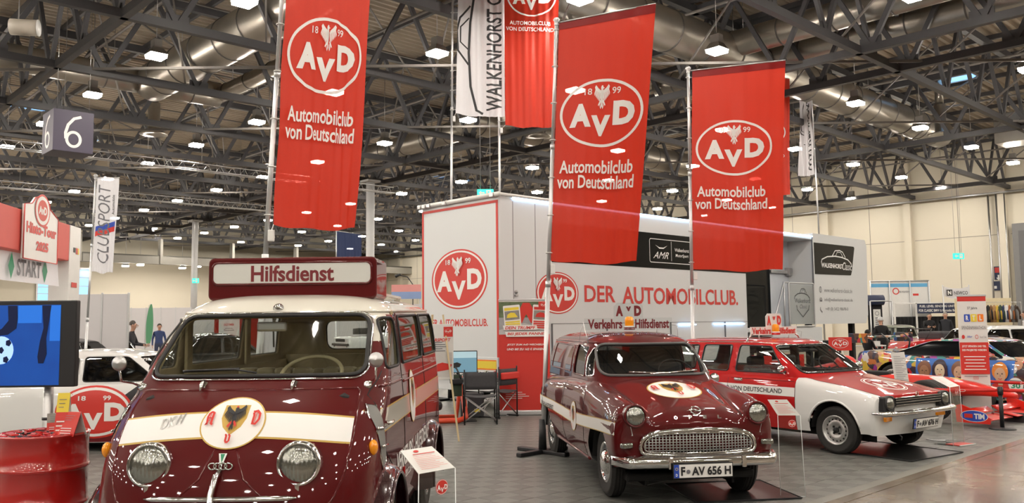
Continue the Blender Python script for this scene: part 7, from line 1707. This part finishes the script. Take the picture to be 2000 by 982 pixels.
sx0 = onM(AM, 39, 450)[0]; sx1 = onM(AM, 106, 450)[0]; cxm = (sx0+sx1)/2; hw = (sx1-sx0)/2
b = MB(); P = [(sx0, 2.60), (sx1, 2.60), (sx1, 3.28), (cxm+hw*.45, 3.40), (cxm+hw*.4, 3.5), (cxm, 3.56), (cxm-hw*.4, 3.5), (cxm-hw*.6, 3.40), (sx0, 3.36)]; b.prism(P, .02, .05); tb = b.build('tour_sign', [white], arch_t)
b = MB(); b.tube([(x, y, .052) for x, y in P], .008, 5, closed=True); b.build('sign_edge', [print_red], tb)
a = Art(); a.text('Histo-Tour', sx0+.08, sx1-.06, 2.97, 3.13, print_red, .05); a.text('2025', cxm-hw*.3, cxm+hw*.42, 2.74, 2.88, print_red, .05)
a.ellipse(cxm, 3.34, hw*.45, .24, red_soft, 30); a.ellipse(cxm, 3.34, hw*.40, .21, print_white, 30); a.ellipse(cxm, 3.34, hw*.30, .155, red_soft, 30); a.text('AvD', cxm-hw*.24, cxm+hw*.24, 3.28, 3.40, print_white, .05)
a.put('sign_print', tb, lambda x, y, h: (x, y, .053+h))
a = Art(); a.rect(2.6, 2.7, 2.85, 2.93, print_black); a.rect(2.72, 2.8, 2.83, 2.93, print_red); a.rect(2.8, 2.86, 2.83, 2.93, print_yellow); a.rect(2.55, 2.8, 2.28, 2.36, print_red); a.put('post_stickers', arch_t, lambda x, y, h: (x, y, .012+h))
b = MB(); b.bbox(1.8, 2.0, 1.9, 2.2, -1.2, -.9, .01); b.build('speaker_box', [blackp], arch_t)
# screen
TY = 5.95; M_ = Matrix.Translation((W2(150, TY), TY, 0)) @ Rz(.02)
tv = thing('television', 'large flat screen on a grey post showing blue football legs', 'screen', M_)
b = MB(); b.bbox(-1.10, 0, 0, .06, 1.215, 1.815, .008); b.build('screen_case', [blackp], tv)
blu = mat('screen_blue', (.01, .05, .3), .3, emit=(.004, .13, .62), es=.5, noise=0); bl2 = mat('screen_light_blue', (.02, .1, .4), .3, emit=(.01, .16, .66), es=.8, noise=0)
dkb = mat('screen_dark', (.003, .006, .02), .3, emit=(.002, .006, .035), es=1, noise=0); wb = mat('screen_white', (.3, .4, .6), .3, emit=(.35, .60, .95), es=1, noise=0)
_n, _l = blu.node_tree.nodes, blu.node_tree.links; _nz = _n.new('ShaderNodeTexNoise'); _nz.inputs['Scale'].default_value = 5; tcx = _n.new('ShaderNodeTexCoord'); _l.new(tcx.outputs['Object'], _nz.inputs[0])
_mx = _n.new('ShaderNodeMix'); _mx.data_type = 'RGBA'; _mx.inputs[6].default_value = (.001, .045, .26, 1); _mx.inputs[7].default_value = (.004, .13, .52, 1); _l.new(_nz.outputs['Fac'], _mx.inputs[0]); _l.new(_mx.outputs[2], _n['Principled BSDF'].inputs['Emission Color'])
k = TY/1659; sc_ = lambda px: (px-150)*k; sz = lambda py: 1.62+(640.8-py)*k
b = MB(); b.box(-1.08, sc_(120), -.002, 0, sz(750), sz(595)); scr = b.build('screen', [blu], tv)
a = Art(); a.poly([(sc_(-150), sz(640)), (sc_(120), sz(665)), (sc_(120), sz(640)), (sc_(-150), sz(595))], bl2) if False else None
a.rect(sc_(100), sc_(120), sz(665), sz(596), bl2); a.rect(sc_(38), sc_(84), sz(630), sz(596), bl2)
a.poly([(sc_(p), sz(q)) for p, q in ((18, 596), (20, 625), (8, 640), (-6, 648), (-8, 655), (20, 652), (36, 640), (38, 620), (36, 596))], dkb)
a.poly([(sc_(p), sz(q)) for p, q in ((84, 596), (88, 640), (82, 665), (78, 695), (80, 708), (90, 708), (96, 690), (94, 660), (98, 630), (102, 596))], dkb)
a.ellipse(sc_(8), sz(682), 24*k, 27*k, wb, 24)
for (p, q) in ((8, 682), (-8, 668), (22, 668), (18, 700)): a.poly([(sc_(p)+6*k*math.cos(t*2*PI/5), sz(q)+7*k*math.sin(t*2*PI/5)) for t in range(5)], dkb)
a.put('screen_picture', scr, lambda x, y, h: (x, -.0025-h, y), dz=.0006)
b = MB(); xp = sc_(87); b.cyl((xp, .10, 0), (xp, .10, 1.6), .034, n=16); b.bbox(xp-.2, xp+.2, -.1, .3, 0, .02, .01); b.bbox(xp-.1, xp+.1, .05, .1, 1.4, 1.6, .01); b.build('post', [steel], tv)
b = MB(); b.cyl((xp, .10, .98), (xp, .10, 1.0), .038, n=14); b.build('cable_tie', [blackp], tv)
# drum
DY = 5.62; dr = thing('oil_drum', 'red lacquered oil drum used as a table, below the screen', 'drum', Matrix.Translation((W2(93, DY), DY, 0)))
redd = mat('drum_red', (.42, .012, .010), .22, coat=1, noise=.08, nscale=3)
r0 = .272; prof = [(0, 0), (r0, 0), (r0+.006, .01), (r0, .02)]
for zz in (.26, .50, .73): prof += [(r0, zz-.02), (r0+.006, zz-.012), (r0+.012, zz), (r0+.006, zz+.012), (r0, zz+.02)]
prof += [(r0, .925), (r0+.007, .932), (r0+.008, .945), (r0-.002, .948), (r0-.008, .93), (0, .928)]
MB().lathe(prof, 56).build('drum_body', [redd], dr)
a = Art(); L_ = avd(years=False, bg=redd); a.art(L_, 0, .56, .105, .105); a.text('AUTOMOBIL', -.09, .09, .405, .43, print_white, .03); a.text('CLUB VON DEUTSCHLAND', -.11, .11, .37, .392, print_white, .03)
th0 = -PI/2-1.05; a.put('club_logo', dr, lambda x, y, h: ((r0+.002+h)*math.cos(th0+x/r0), (r0+.002+h)*math.sin(th0+x/r0), y), .03)
def card_tent(label, x, y, rot, w_, hh, m1, m2, txt=None):
    t = thing('table_card', label, 'card', dr.matrix_world @ T(x, y, .93) @ Rz(rot))
    for s, nm in ((1, 'front_panel'), (-1, 'back_panel')):
        b = MB(); b.add([(-w_/2, -s*.055, 0), (w_/2, -s*.055, 0), (w_/2, 0, hh), (-w_/2, 0, hh)], [(0, 1, 2, 3)]); o = b.build(nm, [m1 if s == 1 else white], t); o.modifiers.new('s', 'SOLIDIFY').thickness = .002
        if s == 1:
            a = Art(); a.rect(-w_/2, w_/2, hh*.45, hh*.55, m2); a.rect(-w_/2, w_/2, 0, hh*.45, m2)
            for q in range(3): a.rect(-w_*.3, w_*.1+w_*.1*q, hh*(.66+.09*q), hh*(.675+.09*q), print_grey)
            for q in range(3): a.rect(-w_*.35, w_*.3, hh*(.12+.1*q), hh*(.15+.1*q), print_white)
            a.put('print', o, lambda x_, y_, h: (x_, -.055*(1-y_/hh)-.002-h, y_))
    return t
card_tent('tall yellow and red folded card standing on the red drum', .14, -.02, .15, .075, .27, print_yellow, print_red)
card_tent('small folded photo card standing on the red drum, left of the tall yellow one', .03, .08, .5, .09, .13, mat('card_photo', (.25, .24, .22), .6, noise=.5, nscale=20), print_red)
card_tent('red pointed folded card at the right rim of the red drum', .215, -.05, -.3, .13, .15, print_red, print_red)
wr_ = MB(); r3 = random.Random(9)
for k in range(230):
    an, rr_ = r3.uniform(0, 6.28), .24*math.sqrt(r3.random()); M = T(rr_*math.cos(an)-.03, rr_*math.sin(an), .935+r3.uniform(0, .035)*(1-rr_/.26)) @ Rz(r3.uniform(0, 6.28)) @ Rx(r3.uniform(-.5, .5))
    wr_.bbox(-.022, .022, -.009, .009, -.004, .006, .003, r3.choice((0, 0, 0, 1, 2)), M)
sw = wr_.build('wrapped_sweets', [mat('red_foil', (.5, .012, .012), .2, coat=1), blackp, mat('pink_foil', (.6, .15, .15), .25, coat=1)], None, dr.matrix_world); tag(sw, 'heap of small red wrapped sweets lying on top of the red drum', 'sweets', None, 'stuff')
# partitions
part_m = mat('partition_white', (.60, .585, .60), .6, noise=.02)
def panel_wall(label, px0, px1, Y0, Y1, hgt, n, name='partition_wall', m=part_m, yaw=None):
    p0 = Vector((W2(px0, Y0), Y0, 0)); p1 = Vector((W2(px1, Y1), Y1, 0)); d = p1-p0; L_ = d.length; ang = math.atan2(d.y, d.x)
    t = thing(name, label, 'partition', T(*p0) @ Rz(ang)); w_ = L_/n
    for k in range(n): MB().bbox(k*w_+.02, (k+1)*w_-.02, -.015, .015, .02, hgt-.03, .004).build('panel', [m], t)
    for k in range(n+1): MB().bbox(k*w_-.02, k*w_+.02, -.025, .025, 0, hgt, .005).build('upright', [alu], t)
    return t
panel_wall('white two-panel partition wall right of the start arch', 148, 251, 19.5, 19.5, 2.42, 2)
panel_wall('long white partition wall far back behind the bus, left of the windscreen', 228, 372, 42, 42, 2.6, 5)
panel_wall('white partition wall far back between the bus and the trailer', 372, 830, 46, 40, 2.6, 12)
def poster(label, px0, py0, px1, py1, Y, art=None, m=white, name='poster_stand', cat='poster'):
    x0, x1 = W2(px0, Y), W2(px1, Y); zc = lambda py, px: aty(px, py, Y).z
    z0, z1 = zc(py1, px0), zc(py0, px0); t = thing(name, label, cat, T((x0+x1)/2, Y, 0)); w_ = x1-x0
    b = MB(); b.bbox(-w_/2, w_/2, -.02, .02, z0, z1, .006); p = b.build('board', [m], t)
    b = MB(); b.bbox(-w_/2+.02, -w_/2+.06, .02, .05, 0, z1-.02, .004); b.bbox(w_/2-.06, w_/2-.02, .02, .05, 0, z1-.02, .004); b.bbox(-w_/2, w_/2, -.15, .2, 0, .02, .004); b.build('stand', [alu], t)
    if art: 
        A_ = Art(); A_.art(art, 0, (z0+z1)/2, w_/2, (z1-z0)/2); A_.put('print', p, lambda x, y, h: (x, -.021-h, y))
    return t
a = Art(); a.text('OLDTIMER', -.5, .5, .25, .42, print_red, .03); a.line([(-.5, -.1), (-.3, .05), (.3, .05), (.5, -.1), (-.5, -.1)], .04, print_grey); a.text('classic', -.4, .4, -.5, -.35, print_grey, .02)
poster('white poster with red heading seen through the windscreen of the bus', 428, 617, 468, 668, 26.0, a)
a = Art(); a.rect(-1, 1, .0, 1, mat('pink_print', (.72, .30, .28), .5)); a.rect(-1, 1, -1, 0, mat('pale_blue_print', (.25, .35, .60), .5)); poster('pink and pale blue display panel between the bus roof and the trailer', 764, 556, 822, 584, 24.0, a)
t = thing('feather_flag', 'green feather flag far back left of the bus', 'flag', T(W2(291, 38), 38, 0)); b = MB(); b.grid(lambda u, v: ((-.16+.32*u)*math.sin(PI*(.12+.86*v))**.6+.1*v, .02*math.sin(6*v), .9+1.75*v), 6, 16); b.build('cloth', [fabricmat('green_cloth', (.10, .30, .16), .3, .02)], t); b = MB(); b.tube([(-.14, 0, 0), (-.15, 0, 1.6), (.0, 0, 2.6), (.1, 0, 2.66)], .012, 6); b.bbox(-.3, .1, -.15, .15, 0, .02, .004); b.build('pole', [alu], t)
t = thing('spot_lamp_arm', 'small spot lamp on a curved arm above the pink panel', 'lamp', T(W2(785, 24.2), 24.2, 0)); b = MB(); z_ = aty(785, 556, 24.2).z; b.tube([(.3, 0, 0), (.3, 0, z_), (.15, 0, z_+.22), (-.1, 0, z_+.28)], .015, 6); b.cyl((-.2, 0, z_+.24), (-.05, 0, z_+.30), .05, .03, 10); b.build('arm', [blackp], t)
# exit signs
ex = mat('exit_sign_green', (.02, .4, .3), .4, emit=(.03, .75, .55), es=1.3, noise=0)
def exit_sign(label, px, py, Y, w_, h_):
    p = aty(px, py, Y); t = thing('exit_sign', label, 'sign', T(*p)); b = MB(); b.bbox(-w_/2, w_/2, -.05, .05, -h_/2, h_/2, .01); o = b.build('sign_box', [ex], t)
    a = Art(); a.poly([(-w_*.4, 0), (-w_*.25, h_*.3), (-w_*.25, h_*.1), (-w_*.05, h_*.1), (-w_*.05, -h_*.1), (-w_*.25, -h_*.1), (-w_*.25, -h_*.3)], print_white); a.rect(w_*.05, w_*.35, -h_*.35, h_*.35, print_white); a.ellipse(w_*.2, h_*.1, h_*.12, h_*.12, ex, 10); a.put('pictogram', o, lambda x, y, h: (x, -.051-h, y))
    b = MB(); b.cyl((-w_*.3, 0, h_/2), (-w_*.3, 0, CE-p.z-.05), .008, n=5); b.cyl((w_*.3, 0, h_/2), (w_*.3, 0, CE-p.z-.05), .008, n=5); b.build('suspension_wire', [steel], t)
exit_sign('green lit exit sign just above the trailer roof', 948, 377, 22.5, .44, .2)
exit_sign('cyan lit exit sign hanging in front of the right wall', 1872, 500, 44, .55, .3)
exit_sign('tiny cyan exit sign beside the far left column', 382, 548, 54, .4, .3)
# ================================================================ RIGHT: booths, clothes, wall signs
BY = 43.0
def bx(px): return W2(px, BY)
def bz(py, px=1800): return aty(px, py, BY).z
bo = thing('exhibition_booth', 'white booth wall with a blue stripe and red round emblem, right of the trailer end', 'booth', T(0, BY, 0))
b = MB(); b.bbox(bx(1698), bx(1812), 0, .05, 0, bz(549), .01); wl_ = b.build('back_wall', [white], bo)
b = MB()
for px in (1698, 1735, 1775, 1812): b.cyl((bx(px), -.06, 0), (bx(px), -.06, bz(547)), .035, n=8)
b.tube([(bx(1698), -.06, bz(548)), (bx(1812), -.06, bz(548))], .035, 8); b.build('frame_tube', [alu], bo)
a = Art(); a.rect(bx(1700), bx(1810), bz(560), bz(553), mat('sky_blue_print', (.12, .42, .72), .5)); a.ring(bx(1748), bz(568), .17, .17, .05, print_red); a.text('beta restauration e.V.', bx(1754), bx(1778), bz(571), bz(566), print_grey, .01); a.rect(bx(1781), bx(1792), bz(577), bz(573), print_red); a.put('wall_print', bo, lambda x, y, h: (x, -.002-h, y))
blk = mat('black_curtain', (.012, .012, .014), .85, noise=.3, nscale=5)
bo2 = thing('exhibition_booth', 'black-curtained booth with a navy sign board, behind the two standing men', 'booth', T(0, BY, 0))
b = MB(); b.grid(lambda u, v: (bx(1733)+(bx(1900)-bx(1733))*u, -.35+.05*math.sin(130*u), bz(618)*v), 160, 1); b.build('curtain', [blk], bo2)
b = MB()
for px in (1735, 1777, 1857, 1900): b.bbox(bx(px)-.04, bx(px)+.04, -.54, -.46, 0, bz(590), .01)
b.bbox(bx(1735), bx(1900), -.54, -.46, bz(594), bz(591), .01); b.build('frame_tube', [white], bo2)
b = MB(); b.bbox(bx(1778), bx(1856), -.60, -.55, bz(612), bz(593), .01); sgn = b.build('sign_board', [mat('navy_board', (.015, .025, .07), .5)], bo2)
a = Art(); a.text('FUEL LEVEL SENDING UNITS', bx(1782), bx(1852), bz(600.5), bz(596), print_white, .02); a.text('FOR CLASSIC BMW & Mercedes Benz', bx(1780), bx(1854), bz(609), bz(604), print_white, .02); a.put('sign_lettering', sgn, lambda x, y, h: (x, -.601-h, y))
b = MB(); b.bbox(bx(1862), bx(1898), -.6, -.55, bz(640), bz(598), .01); b.build('side_poster', [mat('dark_poster', (.03, .04, .08), .5, noise=.8, nscale=4)], bo2)
b = MB(); b.bbox(bx(1860), bx(1867), -.64, -.62, bz(625), bz(617), .002); b.build('price_sheet', [white], bo2)
bo3 = thing('exhibition_booth', 'dark booth with rounded navy canopy right beside the trailer end', 'booth', T(0, 36.0, 0)); f36 = lambda px: W2(px, 36); z36 = lambda py: aty(1700, py, 36).z
b = MB(); b.tube([(f36(1692), 0, z36(586)), (f36(1722), 0, z36(586))], .22, 14); b.build('canopy', [mat('navy_board', (.015, .025, .07), .5)], bo3); b = MB(); b.bbox(f36(1694), f36(1722), .1, .15, 0, z36(588), .01); b.build('back_wall', [blk], bo3)
b = MB(); b.bbox(f36(1702), f36(1716), -.02, .0, z36(640), z36(604), .003); o = b.build('white_poster', [white], bo3); a = Art(); a.ring(f36(1709), z36(612), .09, .09, .02, print_grey)
for q in range(4): a.rect(f36(1705), f36(1712), z36(622+4*q), z36(620+4*q), print_grey)
a.put('poster_print', o, lambda x, y, h: (x, -.021-h, y))
b = MB()
for px in (1693, 1735): b.cyl((f36(px), -.2, 0), (f36(px), -.2, z36(588)), .03, n=8)
b.tube([(f36(1693), -.2, z36(588)), (f36(1735), -.2, z36(588))], .03, 8); b.build('frame_tube', [alu], bo3)
tb_ = thing('sales_table', 'table with white and yellow goods beside the trailer end', 'table', T(W2(1665, 28.5), 28.5, 0)); b = MB(); b.bbox(-.6, .9, -.35, .35, .72, .76, .01); b.build('table_top', [white], tb_)
for x, y in ((-.55, -.3), (.85, -.3), (-.55, .3), (.85, .3)): MB().cyl((x, y, 0), (x, y, .72), .02, n=8).build('leg', [alu], tb_)
r4 = random.Random(3)
for k, (c_, lb) in enumerate(((print_yellow, 'small yellow box at the left end of the sales table'), (white, 'white carton standing second on the sales table'), (wood, 'brown carton in the middle of the sales table'), (print_red, 'small red box at the right of the sales table'), (white, 'flat white carton at the right end of the sales table'))):
    t = thing('carton', lb, 'box', tb_.matrix_world @ T(-.45+.28*k, r4.uniform(-.1, .1), .76), 'goods on the sales table'); h_ = r4.uniform(.08, .3); MB().bbox(-.1, .1, -.08, .08, 0, h_, .005).build('carton_box', [c_], t); MB().bbox(-.101, .101, -.02, .02, 0, h_+.001, .001).build('tape', [print_grey], t)
# clothes rack
RY = 38.0; rk = thing('clothes_rack', 'long clothes rail full of jackets near the right edge', 'clothes rack', T(0, RY, 0)); fx2 = lambda px: W2(px, RY); z38 = lambda py: aty(1950, py, RY).z
b = MB(); b.tube([(fx2(1908), 0, 0), (fx2(1908), 0, z38(590)), (fx2(1990), 0, z38(590)), (fx2(1990), 0, 0)], .02, 8); b.build('rail_frame', [steel], rk)
names_ = [('cream', (.45, .40, .30)), ('olive', (.09, .09, .04)), ('black', (.012, .012, .014)), ('brown', (.16, .08, .03)), ('tan', (.35, .20, .08)), ('yellow', (.55, .38, .05)), ('dark green', (.03, .06, .04)), ('dark blue', (.02, .03, .08)), ('white', (.6, .6, .6)), ('rust', (.30, .10, .03)), ('grey', (.15, .15, .15)), ('dark brown', (.05, .03, .02))]
for k, (nm, c_) in enumerate(names_):
    X0 = fx2(1914+6.0*k); t = thing('jacket', '%s jacket on the clothes rail, %s from the left' % (nm, ordw[k]), 'jacket', T(X0, RY, 0), 'jackets on the clothes rail'); zt = z38(592); m_ = mat('cloth_'+nm.replace(' ', '_'), c_, .85, noise=.2, nscale=12)
    b = MB(); b.tube([(0, 0, zt-.08), (0, 0, zt-.2), (0, 0, zt-.55), (0, 0, zt-.85)], [.05, .13, .14, .15], 10, flat=.35 if k % 2 else .6); b.build('jacket_body', [m_], t)
    b = MB(); b.tube([(.07, 0, zt-.15), (.11, -.1, zt-.4), (.10, -.12, zt-.72)], .04, 6); b.tube([(-.07, 0, zt-.15), (-.11, -.1, zt-.4), (-.10, -.12, zt-.72)], .04, 6); b.build('sleeve', [m_], t); b = MB(); b.tube([(0, 0, zt-.1), (0, 0, zt), (0, .02, zt+.02)], .006, 5); b.build('hanger', [steel], t)
b = MB(); bw = thing('partition_wall', 'warmly lit pale back wall behind the clothes rail', 'partition', T(0, RY+1.5, 0)); b.bbox(W2(1896, RY), W2(2010, RY), 0, .05, 0, z38(598)+.4, .01); b.build('panel', [mat('cream_board', (.66, .58, .38), .6)], bw)
# NEWCO banner between poles
t = thing('hanging_banner', 'white banner with a black square letter and grey lettering, above the booths at the right', 'banner', T(0, 42, 0)); f42 = lambda px: W2(px, 42); z42 = lambda py: aty(1870, py, 42).z
b = MB(); b.grid(lambda u, v: (f42(1842)+(f42(1893)-f42(1842))*u, .03*math.sin(8*u), (z42(577)+(z42(559)-z42(577))*v)-.18*math.sin(PI*u)*(1-.4*v)), 16, 4); b.build('cloth', [whitefab], t)
a = Art(); a.rect(f42(1846), f42(1857), z42(575), z42(563), print_black); a.text('N', f42(1848), f42(1855), z42(573), z42(565), print_white, .05); a.text('NEWCO', f42(1860), f42(1887), z42(573), z42(566), print_grey, .03); a.put('print', t, lambda x, y, h: (x, -.06-h, y-.06))
b = MB(); b.cyl((f42(1842), .1, 0), (f42(1842), .1, z42(556)), .03, n=6); b.cyl((f42(1893), .1, 0), (f42(1893), .1, z42(556)), .03, n=6); b.build('pole', [alu], t)
# signs and gate on the right wall
def wallsign(label, px, py, w_, h_, m1, m2):
    p = on_plane_b(px, py, WALL_B-.05); t = thing('wall_sign', label, 'sign', fr(p, tuple(-HA), (0, 0, 1))); b = MB(); b.bbox(-w_/2, w_/2, -h_/2, h_/2, -.02, .01, .004); o = b.build('sign_plate', [m1], t)
    a = Art(); a.rect(-w_*.4, w_*.4, .02, h_*.42, m2); a.poly([(-.04, -.1), (.04, -.1), (.04, -.25), (.12, -.25), (0, -.4), (-.12, -.25), (-.04, -.25)] if h_ > .6 else [(-.2, -.15), (-.05, -.15), (-.05, 0), (-.2, 0)], print_white); a.put('sign_print', o, lambda x, y, h: (x, y, .011+h))
wallsign('red and blue fire extinguisher sign high on the right wall', 1950, 533, .42, .72, mat('navy_board'), print_red)
wallsign('dark blue square sign on the right wall below the extinguisher sign', 1949, 558, .5, .5, mat('navy_board'), mat('navy_board'))
pw = on_plane_b(1993, 600, WALL_B-.4); gt = MB(); al_, z_ = pw.dot(HA), 0
gm = mat('gate_grey', (.20, .20, .20), .5)
gt.bbox(WALL_B-.5, WALL_B-.05, al_-4.5, al_+.15, 0, 6.6, .02); do = gt.build('door_1', [gm], None, HALLM); tag(do, kind='structure')
MB().bbox(WALL_B-.53, WALL_B-.5, al_-4.2, al_-.15, .05, 6.2, .01).build('door_leaf', [mat('gate_leaf', (.13, .13, .135), .5)], do)
b = MB()
for dx in (.5, .9, 1.3): b.tube([(WALL_B-.25, al_+dx, 0), (WALL_B-.25, al_+dx, 8.3)], .05, 6)
b.build('wall_pipe', [steel], wr)
# skylights
sky = mat('skylight_glass', (.3, .5, .8), .2, emit=(.25, .55, 1.0), es=1.6, noise=0)
for k, (px, py, w_, l_) in enumerate(((20, 204, .5, 3.2), (1872, 150, 1.2, 1.2), (885, 348, .6, 3.0), (150, 268, .4, 2.0))):
    p = atz(px, py, CE-.06); t = MB(); 
    for x0, x1, y0, y1 in ((-l_/2-.08, -l_/2, -w_/2, w_/2), (l_/2, l_/2+.08, -w_/2, w_/2), (-l_/2-.08, l_/2+.08, -w_/2-.08, -w_/2), (-l_/2-.08, l_/2+.08, w_/2, w_/2+.08)): t.box(x0, x1, y0, y1, -.04, .05)
    o = t.build('window_%d' % (3+k), [steel], None, T(*p) @ Rz(TH)); tag(o, kind='structure'); MB().box(-l_/2, l_/2, -w_/2, w_/2, -.01, 0).build('pane', [sky], o)
p = aty(45, 52, 17.5); t = thing('ceiling_speaker', 'pale cylindrical loudspeaker hanging at the upper left corner', 'loudspeaker', T(*p)); b = MB(); b.cyl((-.26, 0, 0), (.26, .1, 0), .17, n=20); b.build('speaker_body', [mat('speaker_beige', (.42, .38, .32), .5)], t); b = MB(); b.cyl((.26, .1, 0), (.28, .105, 0), .175, n=20); b.build('speaker_ring', [white], t); b = MB(); b.tube([(-.1, 0, .17), (-.1, 0, CE-p.z-.1)], .012, 5); b.build('bracket', [steel], t)
